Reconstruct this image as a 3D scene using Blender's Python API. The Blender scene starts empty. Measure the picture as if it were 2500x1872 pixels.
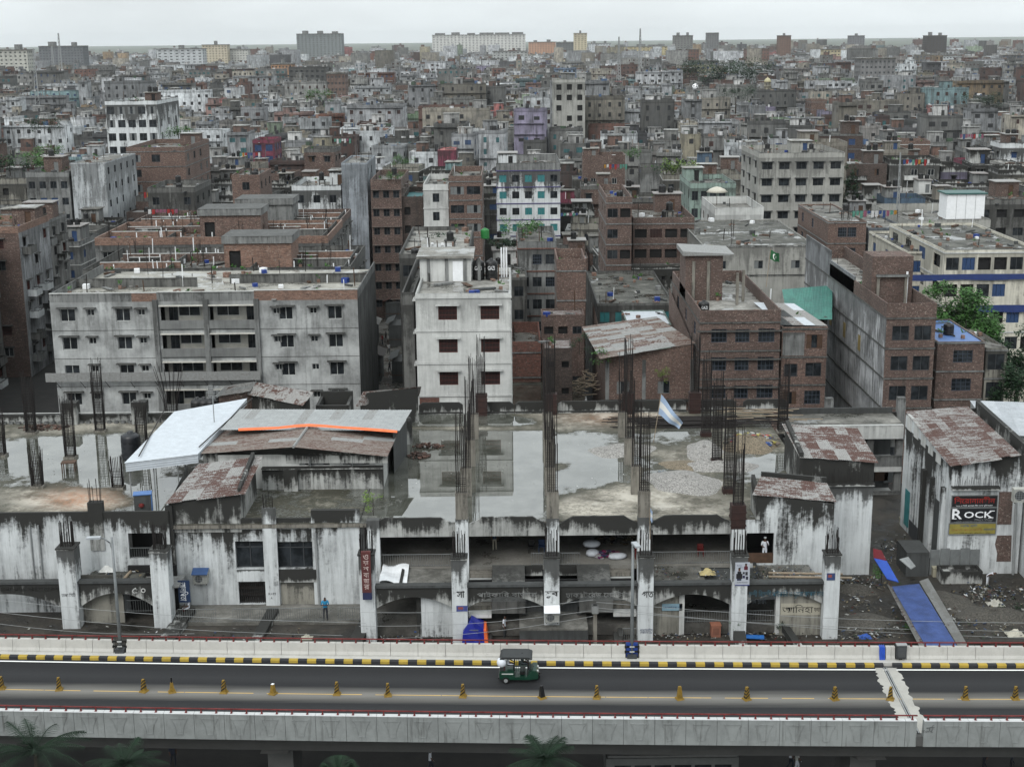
import bpy, bmesh, math, random
import numpy as np
from mathutils import Vector, Matrix
R = random.Random(7)
rad = math.radians
scene = bpy.context.scene
COL = scene.collection
# ------------------------------------------------------------------ camera
CAM_H, PITCH, ROLL, FPX = 45.0, rad(13.65), 0.0103, 3472.0
_cp, _sp, _cr, _sr = math.cos(PITCH), math.sin(PITCH), math.cos(ROLL), math.sin(ROLL)
FWD = Vector((0, _cp, -_sp)); _u0 = Vector((0, _sp, _cp)); _r0 = Vector((1, 0, 0))
RGT = _cr * _r0 - _sr * _u0
UPV = _sr * _r0 + _cr * _u0
cam_data = bpy.data.cameras.new('camera')
cam_data.sensor_width = 36.0
cam_data.lens = FPX / 2500.0 * 36.0
cam_data.clip_start = 1.0
cam_data.clip_end = 40000.0
cam = bpy.data.objects.new('camera', cam_data)
COL.objects.link(cam)
M = Matrix.Identity(4)
for i in range(3):
 M[i][0] = RGT[i]; M[i][1] = UPV[i]; M[i][2] = -FWD[i]
M[2][3] = CAM_H
cam.matrix_world = M
scene.camera = cam
# ------------------------------------------------------------------ overcast sky
world = bpy.data.worlds.new('World'); scene.world = world
world.use_nodes = True
nt = world.node_tree; nt.nodes.clear()
def wn(t, **k):
 n = nt.nodes.new(t)
 for a, b in k.items(): setattr(n, a, b)
 return n
SUN_EL, SUN_ROT = rad(42), rad(200)
sky = wn('ShaderNodeTexSky', sky_type='NISHITA', sun_disc=False, sun_elevation=SUN_EL, sun_rotation=SUN_ROT)
sky.air_density = 1.5; sky.dust_density = 4.0
hs = wn('ShaderNodeHueSaturation'); hs.inputs['Saturation'].default_value = 0.5
nt.links.new(sky.outputs[0], hs.inputs['Color'])
tc = wn('ShaderNodeTexCoord'); sx = wn('ShaderNodeSeparateXYZ')
nt.links.new(tc.outputs['Generated'], sx.inputs[0])
mx = wn('ShaderNodeMath', operation='MAXIMUM'); mx.inputs[1].default_value = 0.0
nt.links.new(sx.outputs['Z'], mx.inputs[0])
ma = wn('ShaderNodeMath', operation='MULTIPLY_ADD'); ma.inputs[1].default_value = 0.75; ma.inputs[2].default_value = 1.0
nt.links.new(mx.outputs[0], ma.inputs[0])
# soft cloud relief
mp = wn('ShaderNodeMapping'); mp.inputs['Scale'].default_value = (2.2, 2.2, 9.0)
nt.links.new(tc.outputs['Generated'], mp.inputs[0])
no = wn('ShaderNodeTexNoise'); no.inputs['Scale'].default_value = 2.0; no.inputs['Detail'].default_value = 5.0
nt.links.new(mp.outputs[0], no.inputs['Vector'])
mr = wn('ShaderNodeMapRange'); mr.inputs['From Min'].default_value = 0.3; mr.inputs['From Max'].default_value = 0.7
mr.inputs['To Min'].default_value = 0.86; mr.inputs['To Max'].default_value = 1.1
nt.links.new(no.outputs[0], mr.inputs['Value'])
mu = wn('ShaderNodeMath', operation='MULTIPLY')
nt.links.new(ma.outputs[0], mu.inputs[0]); nt.links.new(mr.outputs[0], mu.inputs[1])
vm = wn('ShaderNodeVectorMath', operation='SCALE'); vm.inputs[0].default_value = (7.75, 8.3, 8.5)
nt.links.new(mu.outputs[0], vm.inputs['Scale'])
mixw = wn('ShaderNodeMix', data_type='RGBA'); mixw.inputs['Factor'].default_value = 0.9
nt.links.new(hs.outputs[0], mixw.inputs[6]); nt.links.new(vm.outputs[0], mixw.inputs[7])
bg = wn('ShaderNodeBackground'); bg.inputs['Strength'].default_value = 0.116
nt.links.new(mixw.outputs[2], bg.inputs['Color'])
wo = wn('ShaderNodeOutputWorld'); nt.links.new(bg.outputs[0], wo.inputs['Surface'])
# ------------------------------------------------------------------ veiled sun
sd = bpy.data.lights.new('sun', 'SUN'); sd.energy = 1.5; sd.angle = rad(32); sd.color = (1.0, 0.985, 0.96)
sun = bpy.data.objects.new('sun', sd); COL.objects.link(sun)
az = rad(205)
sdir = Vector((math.sin(az) * math.cos(SUN_EL), math.cos(az) * math.cos(SUN_EL), math.sin(SUN_EL)))
sun.rotation_euler = sdir.to_track_quat('Z', 'Y').to_euler()
vs = scene.view_settings
vs.view_transform = 'Standard'; vs.look = 'None'; vs.exposure = 0.08; vs.gamma = 1.0; vs.use_curve_mapping = False
scene.render.engine = 'CYCLES'
cy = scene.cycles
cy.max_bounces = 6; cy.diffuse_bounces = 1; cy.glossy_bounces = 3; cy.transmission_bounces = 3; cy.volume_bounces = 0
cy.transparent_max_bounces = 6
cy.use_denoising = True
cy.caustics_reflective = False; cy.caustics_refractive = False
# ------------------------------------------------------------------ placing: a picture point (2212 px wide scale) met with a plane z = const or y = const
DS = 2500.0 / 2212.0
def _ray(px, py):
 return FWD * FPX + RGT * (px * DS - 1250.0) + UPV * (936.0 - py * DS)
def at_z(px, py, z):
 r = _ray(px, py); t = (z - CAM_H) / r.z
 return Vector((r.x * t, r.y * t, z))
def at_y(px, py, Y):
 r = _ray(px, py); t = Y / r.y
 return Vector((r.x * t, Y, CAM_H + r.z * t))
def X_at(px, py, Y): return at_y(px, py, Y).x
def Z_at(px, py, Y): return at_y(px, py, Y).z
def proj(p):
 d = Vector(p) - Vector((0, 0, CAM_H)); k = d.dot(FWD)
 return (1250 + FPX * d.dot(RGT) / k) / DS, (936 - FPX * d.dot(UPV) / k) / DS
# ------------------------------------------------------------------ mesh builder
class MB:
 def __init__(s):
  s.v = []; s.f = []; s.m = []
 def quad(s, a, b, c, d, m=0):
  n = len(s.v); s.v += [tuple(a), tuple(b), tuple(c), tuple(d)]; s.f.append((n, n+1, n+2, n+3)); s.m.append(m); return s
 def tri(s, a, b, c, m=0):
  n = len(s.v); s.v += [tuple(a), tuple(b), tuple(c)]; s.f.append((n, n+1, n+2)); s.m.append(m); return s
 def poly(s, pts, m=0):
  n = len(s.v); s.v += [tuple(p) for p in pts]; s.f.append(tuple(range(n, n+len(pts)))); s.m.append(m); return s
 def hexa(s, p, m=0):
  n = len(s.v); s.v += [tuple(q) for q in p]
  for f in ((0, 3, 2, 1), (4, 5, 6, 7), (0, 1, 5, 4), (1, 2, 6, 5), (2, 3, 7, 6), (3, 0, 4, 7)):
   s.f.append(tuple(n+i for i in f)); s.m.append(m)
  return s
 def box(s, x0, y0, z0, x1, y1, z1, m=0):
  return s.hexa([(x0, y0, z0), (x1, y0, z0), (x1, y1, z0), (x0, y1, z0), (x0, y0, z1), (x1, y0, z1), (x1, y1, z1), (x0, y1, z1)], m)
 def obox(s, c, size, rz=0.0, m=0, rx=0.0):
  mt = Matrix.Translation(c) @ Matrix.Rotation(rz, 4, 'Z') @ Matrix.Rotation(rx, 4, 'X')
  a, b, h = size[0]/2, size[1]/2, size[2]/2
  return s.hexa([mt @ Vector(q) for q in ((-a, -b, -h), (a, -b, -h), (a, b, -h), (-a, b, -h), (-a, -b, h), (a, -b, h), (a, b, h), (-a, b, h))], m)
 def prism(s, pts, d, m=0):
  """closed prism: polygon pts (3D) pushed by vector d"""
  d = Vector(d); a = [Vector(p) for p in pts]; b = [p + d for p in a]; k = len(a)
  n = len(s.v); s.v += [tuple(p) for p in a + b]
  s.f.append(tuple(range(n+k-1, n-1, -1))); s.m.append(m)
  s.f.append(tuple(range(n+k, n+2*k))); s.m.append(m)
  for i in range(k):
   j = (i+1) % k; s.f.append((n+i, n+j, n+k+j, n+k+i)); s.m.append(m)
  return s
 def tube(s, p0, p1, r, n=6, m=0, r1=None, caps=True):
  p0, p1 = Vector(p0), Vector(p1); d = (p1 - p0)
  if d.length < 1e-6: return s
  q = d.normalized().to_track_quat('Z', 'Y'); r1 = r if r1 is None else r1
  k = len(s.v)
  for c, rr in ((p0, r), (p1, r1)):
   for i in range(n):
    a = 2*math.pi*i/n; s.v.append(tuple(c + q @ Vector((math.cos(a)*rr, math.sin(a)*rr, 0))))
  for i in range(n):
   j = (i+1) % n; s.f.append((k+i, k+j, k+n+j, k+n+i)); s.m.append(m)
  if caps:
   s.f.append(tuple(k+i for i in range(n-1, -1, -1))); s.m.append(m)
   s.f.append(tuple(k+n+i for i in range(n))); s.m.append(m)
  return s
 def path(s, pts, r, n=6, m=0):
  for a, b in zip(pts, pts[1:]): s.tube(a, b, r, n, m)
  return s
 def lathe(s, prof, n=12, c=(0, 0, 0), m=0):
  k = len(s.v)
  for r, z in prof:
   for i in range(n):
    a = 2*math.pi*i/n; s.v.append((c[0]+r*math.cos(a), c[1]+r*math.sin(a), c[2]+z))
  for j in range(len(prof)-1):
   for i in range(n):
    i2 = (i+1) % n; s.f.append((k+j*n+i, k+j*n+i2, k+(j+1)*n+i2, k+(j+1)*n+i)); s.m.append(m)
  s.f.append(tuple(k+i for i in range(n-1, -1, -1))); s.m.append(m)
  t = k+(len(prof)-1)*n; s.f.append(tuple(t+i for i in range(n))); s.m.append(m)
  return s
 def mesh(s, name, mats, smooth=False):
  me = bpy.data.meshes.new(name); me.from_pydata(s.v, [], s.f)
  for mt in (mats if isinstance(mats, (list, tuple)) else [mats]): me.materials.append(mt)
  if any(s.m): me.polygons.foreach_set('material_index', s.m)
  if smooth: me.polygons.foreach_set('use_smooth', [True]*len(s.f))
  me.update(); return me
 def build(s, name, mats, parent=None, smooth=False, **k):
  return put(name, s.mesh(name, mats, smooth), parent, **k)
def tag(o, label=None, cat=None, group=None, kind=None):
 if label: o['label'] = label
 if cat: o['category'] = cat
 if group: o['group'] = group
 if kind: o['kind'] = kind
 return o
def put(name, me, parent=None, loc=None, rz=None, label=None, cat=None, group=None, kind=None):
 o = bpy.data.objects.new(name, me); COL.objects.link(o)
 if parent is not None: o.parent = parent
 if loc is not None: o.location = loc
 if rz is not None: o.rotation_euler = (0, 0, rz)
 return tag(o, label, cat, group, kind)
def empty(name, loc=(0, 0, 0), rz=0.0, label=None, cat=None, group=None):
 o = put(name, None, None, loc, rz, label, cat, group); o.empty_display_size = 0.3
 return o
def copy_tree(o, parent=None):
 c = o.copy(); COL.objects.link(c); c.parent = parent
 for ch in o.children: copy_tree(ch, c)
 return c
# wall plane with openings cut by a grid; openings (u0,u1,z0,z1); reveals go inward
def wall_grid(mb, o, u, n, L, z0, z1, ops, depth=0.18, m=0, back=False):
 o, u, n = Vector(o), Vector(u), Vector(n)
 ops = [q for q in ops if q[1] > q[0] and q[3] > q[2]]
 us = sorted({0.0, L, *[q[0] for q in ops], *[q[1] for q in ops]})
 zs = sorted({z0, z1, *[q[2] for q in ops], *[q[3] for q in ops]})
 us = [x for x in us if -1e-6 <= x <= L+1e-6]; zs = [x for x in zs if z0-1e-6 <= x <= z1+1e-6]
 P = lambda a, b, d=0.0: o + u*a + Vector((0, 0, b)) - n*d
 for j in range(len(zs)-1):
  zc = (zs[j]+zs[j+1])/2
  row = [q for q in ops if q[2] < zc < q[3]]
  i = 0
  while i < len(us)-1:
   uc = (us[i]+us[i+1])/2
   if any(q[0] < uc < q[1] for q in row): i += 1; continue
   k = i
   while k+1 < len(us)-1 and not any(q[0] < (us[k+1]+us[k+2])/2 < q[1] for q in row): k += 1
   mb.quad(P(us[i], zs[j]), P(us[k+1], zs[j]), P(us[k+1], zs[j+1]), P(us[i], zs[j+1]), m)
   i = k+1
 for a, b, c, d in ops:
  mb.quad(P(a, c), P(b, c), P(b, c, depth), P(a, c, depth), m)
  mb.quad(P(b, d), P(a, d), P(a, d, depth), P(b, d, depth), m)
  mb.quad(P(a, d), P(a, c), P(a, c, depth), P(a, d, depth), m)
  mb.quad(P(b, c), P(b, d), P(b, d, depth), P(b, c, depth), m)
 return mb
# ------------------------------------------------------------------ materials
def newmat(name):
 m = bpy.data.materials.new(name); m.use_nodes = True
 t = m.node_tree; t.nodes.clear()
 o = t.nodes.new('ShaderNodeOutputMaterial'); b = t.nodes.new('ShaderNodeBsdfPrincipled')
 t.links.new(b.outputs[0], o.inputs[0])
 return m, t, b
class NT:
 def __init__(s, t): s.t = t
 def n(s, typ, ins=None, **k):
  x = s.t.nodes.new(typ)
  for a, b in k.items(): setattr(x, a, b)
  for a, b in (ins or {}).items():
   if hasattr(b, 'is_output'): s.t.links.new(b, x.inputs[a])
   else: x.inputs[a].default_value = b
  return x
 def link(s, a, b): s.t.links.new(a, b)
 def math(s, op, a, b=0.0, c=0.0):
  return s.n('ShaderNodeMath', {0: a, 1: b, 2: c}, operation=op).outputs[0]
 def noise(s, vec, scale, detail=4.0, rough=0.6):
  return s.n('ShaderNodeTexNoise', {'Vector': vec, 'Scale': scale, 'Detail': detail, 'Roughness': rough}).outputs[0]
 def ramp(s, v, a, b, lo=0.0, hi=1.0):
  return s.n('ShaderNodeMapRange', {'Value': v, 'From Min': a, 'From Max': b, 'To Min': lo, 'To Max': hi}).outputs[0]
 def mix(s, f, a, b, blend='MIX'):
  x = s.n('ShaderNodeMix', {0: f}, data_type='RGBA', blend_type=blend)
  for i, v in ((6, a), (7, b)):
   if hasattr(v, 'is_output'): s.t.links.new(v, x.inputs[i])
   else: x.inputs[i].default_value = (*v[:3], 1.0)
  return x.outputs[2]
 def mapv(s, vec, scale=(1, 1, 1), loc=(0, 0, 0)):
  return s.n('ShaderNodeMapping', {'Vector': vec, 'Scale': scale, 'Location': loc}).outputs[0]
 def bump(s, h, strength=0.3, dist=0.02):
  return s.n('ShaderNodeBump', {'Height': h, 'Strength': strength, 'Distance': dist}).outputs[0]
def mul(c, k): return tuple(x*k for x in c)
def deep(c): return tuple(1.12*x**1.25 for x in c)
_mc = {}
def plaster(base, dirt=0.5, top=0.5, dark=(0.018, 0.018, 0.016), rough=0.85, patch=0.35, fine=1.0, topz=1.6, key=None):
 """weathered render: blotches, vertical run-off streaks, black mildew hanging from the top edge of the wall"""
 base = deep(base)
 k = ('pl', tuple(base), dirt, top, tuple(dark), patch, fine, topz)
 if k in _mc: return _mc[k]
 m, t, b = newmat('plaster_%d' % len(_mc)); N = NT(t)
 geo = N.n('ShaderNodeNewGeometry').outputs['Position']
 gen = N.n('ShaderNodeTexCoord').outputs['Generated']
 gz = N.n('ShaderNodeSeparateXYZ', {0: gen}).outputs['Z']
 big = N.noise(geo, 0.35*fine, 5.0, 0.65)
 st = N.noise(N.mapv(geo, (2.2, 2.2, 0.16)), 1.1*fine, 5.0, 0.7)
 sp = N.noise(geo, 3.2*fine, 6.0, 0.75)
 c = N.mix(N.ramp(big, 0.36, 0.62, 0.0, patch), base, mul(base, 0.36))
 c = N.mix(N.ramp(sp, 0.35, 0.75, 0.0, 0.35), c, mul(base, 1.12))
 streak = N.math('MULTIPLY', N.ramp(st, 0.45, 0.66), N.ramp(sp, 0.28, 0.55))
 c = N.mix(N.math('MULTIPLY', streak, dirt), c, mul(base, 0.1))
 if top > 0:
  edge = N.math('POWER', gz, topz*3.0)
  mold = N.math('ADD', N.math('MULTIPLY', edge, 0.5), N.math('MULTIPLY', st, 0.75))
  mold = N.math('ADD', mold, N.math('MULTIPLY', sp, 0.45))
  mold = N.math('ADD', mold, N.math('MULTIPLY_ADD', N.noise(N.mapv(geo, (1, 1, .5), (9, 4, 2)), 0.45, 3.0, 0.5), 1.1, -0.55))
  c = N.mix(N.math('MULTIPLY', N.ramp(mold, 0.74, 0.92), top), c, dark)
 N.link(c, b.inputs['Base Color']); b.inputs['Roughness'].default_value = rough
 N.link(N.bump(sp, 0.35, 0.015), b.inputs['Normal'])
 _mc[k] = m; return m
def brick(base, mortar=(0.2, 0.18, 0.16), dirt=0.4, scale=1.0, pale=0.12):
 base = deep(base)
 k = ('br', tuple(base), tuple(mortar), dirt, scale, pale)
 if k in _mc: return _mc[k]
 m, t, b = newmat('brickwork_%d' % len(_mc)); N = NT(t)
 ob = N.n('ShaderNodeTexCoord').outputs['Object']
 s3 = N.n('ShaderNodeSeparateXYZ', {0: ob})
 uv = N.n('ShaderNodeCombineXYZ', {0: N.math('ADD', s3.outputs[0], s3.outputs[1]), 1: s3.outputs[2], 2: 0.0}).outputs[0]
 br = N.n('ShaderNodeTexBrick', {'Vector': uv, 'Color1': (*base, 1), 'Color2': (*mul(base, 0.55), 1), 'Mortar': (*mortar, 1),
   'Scale': 1.0*scale, 'Mortar Size': 0.012, 'Bias': 0.1, 'Brick Width': 0.26, 'Row Height': 0.085})
 geo = N.n('ShaderNodeNewGeometry').outputs['Position']
 sp = N.noise(geo, 5.0, 5.0, 0.75); big = N.noise(geo, 0.3, 4.0, 0.6)
 hs_ = N.noise(N.mapv(geo, (2.2, 2.2, 7.0)), 1.0, 5.0, 0.8)
 c = N.mix(N.ramp(hs_, 0.4, 0.6), N.mix(0.6, br.outputs[0], mul(base, 0.3)), N.mix(0.45, br.outputs[0], mul(base, 1.9)))
 c = N.mix(N.ramp(sp, 0.55, 0.68, 0.0, pale*3), c, (0.4, 0.34, 0.29))
 c = N.mix(N.ramp(big, 0.4, 0.7, 0.0, dirt), c, mul(base, 0.35))
 st = N.noise(N.mapv(geo, (1.6, 1.6, 0.12)), 1.0, 4.0, 0.65)
 c = N.mix(N.ramp(st, 0.55, 0.75, 0.0, dirt*0.8), c, (0.03, 0.028, 0.025))
 N.link(c, b.inputs['Base Color']); b.inputs['Roughness'].default_value = 0.9
 N.link(N.bump(br.outputs[1], -0.5, 0.015), b.inputs['Normal'])
 _mc[k] = m; return m
def flat(base, rough=0.7, metal=0.0, var=0.25, scale=2.0, spec=None):
 base = deep(base)
 k = ('fl', tuple(base), rough, metal, var, scale)
 if k in _mc: return _mc[k]
 m, t, b = newmat('paint_%d' % len(_mc)); N = NT(t)
 geo = N.n('ShaderNodeNewGeometry').outputs['Position']
 sp = N.noise(geo, scale, 5.0, 0.7)
 N.link(N.mix(N.ramp(sp, 0.3, 0.7, 0.0, 1.0), mul(base, 1+var*0.4), mul(base, 1-var)), b.inputs['Base Color'])
 b.inputs['Roughness'].default_value = rough; b.inputs['Metallic'].default_value = metal
 _mc[k] = m; return m
def slab(base=(0.12, 0.116, 0.104), stain=(0.03, 0.03, 0.025), amt=0.75, wet=0.35, light=(0.24, 0.232, 0.21), scale=0.25):
 """old flat concrete roof: stains, pale scoured patches, damp shallow water"""
 base = deep(base)
 k = ('sl', tuple(base), tuple(stain), amt, wet, scale)
 if k in _mc: return _mc[k]
 m, t, b = newmat('roof_concrete_%d' % len(_mc)); N = NT(t)
 geo = N.n('ShaderNodeNewGeometry').outputs['Position']
 a = N.noise(geo, scale, 6.0, 0.7); d = N.noise(N.mapv(geo, (1, 1, 1), (31, 17, 0)), scale*2.1, 6.0, 0.7); f = N.noise(geo, 4.0, 5.0, 0.75)
 c = N.mix(N.ramp(d, 0.42, 0.66), base, light)
 c = N.mix(N.ramp(a, 0.42, 0.62, 0.0, amt), c, stain)
 c = N.mix(N.ramp(f, 0.4, 0.75, 0.0, 0.35), c, mul(base, 0.45))
 N.link(c, b.inputs['Base Color'])
 w = N.ramp(N.math('ADD', a, N.math('MULTIPLY', f, 0.12)), 0.66 - wet*0.2, 0.70 - wet*0.2)
 N.link(N.ramp(w, 0.0, 1.0, 0.85, 0.06), b.inputs['Roughness'])
 _mc[k] = m; return m
def rusty(zinc=(0.3, 0.3, 0.29), rust=(0.075, 0.03, 0.02), amt=0.5, axis=(0.35, 2.6)):
 k = ('ru', tuple(zinc), tuple(rust), amt, axis)
 if k in _mc: return _mc[k]
 m, t, b = newmat('corrugated_%d' % len(_mc)); N = NT(t)
 geo = N.n('ShaderNodeNewGeometry').outputs['Position']
 a = N.noise(N.mapv(geo, (axis[0], axis[1], axis[1])), 1.5, 6.0, 0.75); f = N.noise(geo, 4.2, 6.0, 0.85)
 v = N.math('ADD', N.math('MULTIPLY', a, 0.55), N.math('MULTIPLY', f, 0.45))
 v = N.math('MULTIPLY_ADD', v, 2.2, -0.6)
 lo = 0.9 - amt*0.85
 c = N.mix(N.ramp(v, lo, lo + 0.12), zinc, rust)
 c = N.mix(N.ramp(f, 0.35, 0.7, 0.0, 0.5), c, mul(rust, 0.6))
 N.link(c, b.inputs['Base Color']); b.inputs['Roughness'].default_value = 0.65
 b.inputs['Metallic'].default_value = 0.1
 _mc[k] = m; return m
def glass(base=(0.012, 0.014, 0.016), rough=0.08):
 k = ('gl', tuple(base), rough)
 if k in _mc: return _mc[k]
 m, t, b = newmat('window_glass_%d' % len(_mc)); N = NT(t)
 geo = N.n('ShaderNodeNewGeometry').outputs['Position']
 sp = N.noise(geo, 0.9, 3.0, 0.6)
 N.link(N.mix(N.ramp(sp, 0.45, 0.6), base, mul(base, 2.6)), b.inputs['Base Color'])
 b.inputs['Roughness'].default_value = rough; b.inputs['IOR'].default_value = 1.45
 _mc[k] = m; return m
def leafmat(base):
 k = ('lf', tuple(base))
 if k in _mc: return _mc[k]
 m, t, b = newmat('foliage_%d' % len(_mc)); N = NT(t)
 geo = N.n('ShaderNodeNewGeometry').outputs['Position']
 sp = N.noise(geo, 1.4, 4.0, 0.7)
 N.link(N.mix(N.ramp(sp, 0.35, 0.65), mul(base, 0.6), mul(base, 1.5)), b.inputs['Base Color'])
 b.inputs['Roughness'].default_value = 0.7; b.inputs['Specular IOR Level'].default_value = 0.2
 _mc[k] = m; return m
MT = dict(
 white=plaster((0.58, 0.6, 0.605), 0.6, 1.0, topz=1.5, patch=0.45),
 white2=plaster((0.6, 0.62, 0.625), 0.45, 0.9, topz=2.2, patch=0.3),
 mould=plaster((0.45, 0.455, 0.44), 1.0, 1.0, topz=0.22, patch=0.7),
 pale=plaster((0.57, 0.575, 0.56), 0.3, 0.3, topz=3.0, patch=0.45),
 grey=plaster((0.27, 0.275, 0.27), 0.8, 0.6, topz=2.2, patch=0.7),
 grey2=plaster((0.18, 0.18, 0.172), 0.85, 0.7, topz=1.6, patch=0.7),
 dgrey=plaster((0.1, 0.105, 0.105), 0.5, 0.4, patch=0.4),
 beige=plaster((0.31, 0.3, 0.265), 0.85, 0.8, topz=1.8, patch=0.6),
 conc=plaster((0.27, 0.255, 0.225), 0.9, 0.3, dark=(0.05, 0.04, 0.03), patch=0.45, fine=1.6),
 brick=brick((0.165, 0.104, 0.085), pale=0.32), brick2=brick((0.135, 0.086, 0.072), dirt=0.5, pale=0.3), brickr=brick((0.17, 0.07, 0.05)), brickd=brick((0.085, 0.058, 0.05), dirt=0.6),
 bricko=brick((0.25, 0.155, 0.118), dirt=0.4, pale=0.25),
 slab=slab(), slabl=slab((0.22, 0.213, 0.195), amt=0.6, light=(0.38, 0.37, 0.34)), slabd=slab((0.07, 0.07, 0.06), amt=0.8, light=(0.15, 0.148, 0.13)),
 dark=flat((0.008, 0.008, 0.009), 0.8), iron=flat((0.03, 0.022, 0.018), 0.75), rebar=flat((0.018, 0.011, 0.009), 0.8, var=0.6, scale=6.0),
 blackp=flat((0.01, 0.01, 0.011), 0.45), red=flat((0.19, 0.02, 0.017), 0.6, var=0.5, scale=5.0), ironrail=flat((0.16, 0.17, 0.17), 0.55),
 redbrown=flat((0.05, 0.02, 0.015), 0.75, var=0.5), wood=flat((0.11, 0.065, 0.04), 0.8, var=0.5), woodl=flat((0.3, 0.25, 0.19), 0.8),
 gl=glass(), glb=glass((0.02, 0.03, 0.04)), frame=flat((0.5, 0.51, 0.5), 0.5), frameg=flat((0.2, 0.21, 0.21), 0.5),
 teal=flat((0.05, 0.22, 0.23), 0.6), blue=flat((0.03, 0.075, 0.17), 0.6), tarpblue=flat((0.025, 0.07, 0.27), 0.55), orange=flat((0.75, 0.2, 0.07), 0.6),
 whitep=flat((0.75, 0.76, 0.77), 0.6, var=0.12), greyp=flat((0.3, 0.31, 0.31), 0.5), dgreyp=flat((0.07, 0.075, 0.08), 0.5), pinkr=flat((0.3, 0.1, 0.09), 0.7),
 green=flat((0.02, 0.09, 0.05), 0.5), yellow=flat((0.27, 0.18, 0.025), 0.7, var=0.4, scale=6.0), skin=flat((0.12, 0.06, 0.035), 0.6, var=0.1), hair=flat((0.012, 0.01, 0.01), 0.7),
 zinc=rusty(amt=0.12), rust1=rusty(amt=0.56), rust2=rusty(amt=0.66), rust3=rusty(amt=0.47), zincn=flat((0.5, 0.53, 0.56), 0.5, var=0.15), zincg=rusty((0.27, 0.28, 0.275), (0.09, 0.05, 0.035), 0.3),
 brownsheet=rusty((0.19, 0.165, 0.145), (0.09, 0.042, 0.03), 0.5, (0.25, 3.0)),
 clean=plaster((0.38, 0.378, 0.355), 0.4, 0.45, topz=2.6, patch=0.4),
 leaf=leafmat((0.045, 0.11, 0.028)), leafd=leafmat((0.014, 0.034, 0.014)), leafy=leafmat((0.1, 0.16, 0.03)), bark=flat((0.06, 0.05, 0.04), 0.9),
)
# ================================================================== ground
def ground_mat():
 m, t, b = newmat('earth_and_fields'); N = NT(t)
 geo = N.n('ShaderNodeNewGeometry').outputs['Position']
 a = N.noise(geo, 0.004, 6.0, 0.6); f = N.noise(geo, 0.6, 6.0, 0.7)
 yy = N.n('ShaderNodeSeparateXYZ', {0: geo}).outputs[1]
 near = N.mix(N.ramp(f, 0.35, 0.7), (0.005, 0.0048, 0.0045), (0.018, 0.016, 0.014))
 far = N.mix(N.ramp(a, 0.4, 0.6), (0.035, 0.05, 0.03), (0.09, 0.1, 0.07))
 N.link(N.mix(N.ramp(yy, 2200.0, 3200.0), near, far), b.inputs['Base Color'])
 b.inputs['Roughness'].default_value = 0.9
 return m
g = MB()
xs = [-14000, -4000, -1200, -300, 0, 300, 1200, 4000, 14000]; ys = [-200, 0, 100, 200, 400, 1000, 3000, 9000, 16000]
for i in range(8):
 for j in range(8):
  g.quad((xs[i], ys[j], 0), (xs[i+1], ys[j], 0), (xs[i+1], ys[j+1], 0), (xs[i], ys[j+1], 0))
g.build('ground', ground_mat(), kind='structure')
# ================================================================== flyover
def cl(X): return 77.77 - 0.0445*X + 0.00027*X*X
def asphalt_mat():
 m, t, b = newmat('asphalt'); N = NT(t)
 geo = N.n('ShaderNodeNewGeometry').outputs['Position']
 s = N.n('ShaderNodeSeparateXYZ', {0: geo}); X, Y = s.outputs[0], s.outputs[1]
 c = N.math('ADD', N.math('MULTIPLY_ADD', X, -0.0445, 77.77), N.math('MULTIPLY', N.math('MULTIPLY', X, X), 0.00027))
 v = N.math('SUBTRACT', Y, c)
 # dust lies where no tyre runs: along the middle line and the far edge, brushed lengthwise
 wob = N.noise(N.mapv(geo, (0.07, 1.3, 1)), 1.0, 5.0, 0.65)
 fine = N.noise(geo, 9.0, 4.0, 0.8)
 vv = N.math('ADD', v, N.math('MULTIPLY_ADD', wob, 0.9, -0.45))
 d1 = N.math('ABSOLUTE', N.math('ADD', vv, 0.1))
 dust = N.ramp(d1, 1.15, 0.05)
 d2 = N.ramp(N.math('ABSOLUTE', N.math('SUBTRACT', vv, 2.1)), 1.0, 0.0, 0.0, 0.3)
 d3 = N.ramp(N.math('ABSOLUTE', N.math('ADD', vv, 2.1)), 1.0, 0.0, 0.0, 0.3)
 c1 = N.mix(N.math('MULTIPLY', dust, 0.8), (0.015, 0.0155, 0.017), (0.2, 0.192, 0.175))
 c1 = N.mix(N.math('ADD', d2, d3), c1, (0.04, 0.041, 0.043))
 c1 = N.mix(N.ramp(fine, 0.52, 0.8, 0.0, 0.3), c1, (0.06, 0.06, 0.06))
 N.link(c1, b.inputs['Base Color']); b.inputs['Roughness'].default_value = 0.85; b.inputs['Specular IOR Level'].default_value = 0.25
 N.link(N.bump(fine, 0.15, 0.004), b.inputs['Normal'])
 return m
def conc_road(name, base, dark, streak=0.5, blotch=0.5):
 m, t, b = newmat(name); N = NT(t)
 geo = N.n('ShaderNodeNewGeometry').outputs['Position']
 a = N.noise(geo, 0.7, 6.0, 0.7); f = N.noise(geo, 5.0, 6.0, 0.8); st = N.noise(N.mapv(geo, (3.5, 3.5, 0.3)), 1.0, 5.0, 0.7)
 c = N.mix(N.ramp(a, 0.4, 0.68, 0.0, blotch), base, mul(base, 0.62))
 c = N.mix(N.ramp(st, 0.55, 0.8, 0.0, streak), c, dark)
 c = N.mix(N.ramp(f, 0.56, 0.8, 0.0, 0.55), c, mul(base, 0.5))
 N.link(c, b.inputs['Base Color']); b.inputs['Roughness'].default_value = 0.8
 N.link(N.bump(f, 0.2, 0.006), b.inputs['Normal'])
 return m
M_BARF = conc_road('barrier_limewash', (0.47, 0.46, 0.43), (0.2, 0.19, 0.17), 0.5, 0.4)
M_BARN = conc_road('barrier_concrete', (0.24, 0.255, 0.25), (0.035, 0.035, 0.03), 1.0, 0.85)
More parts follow.
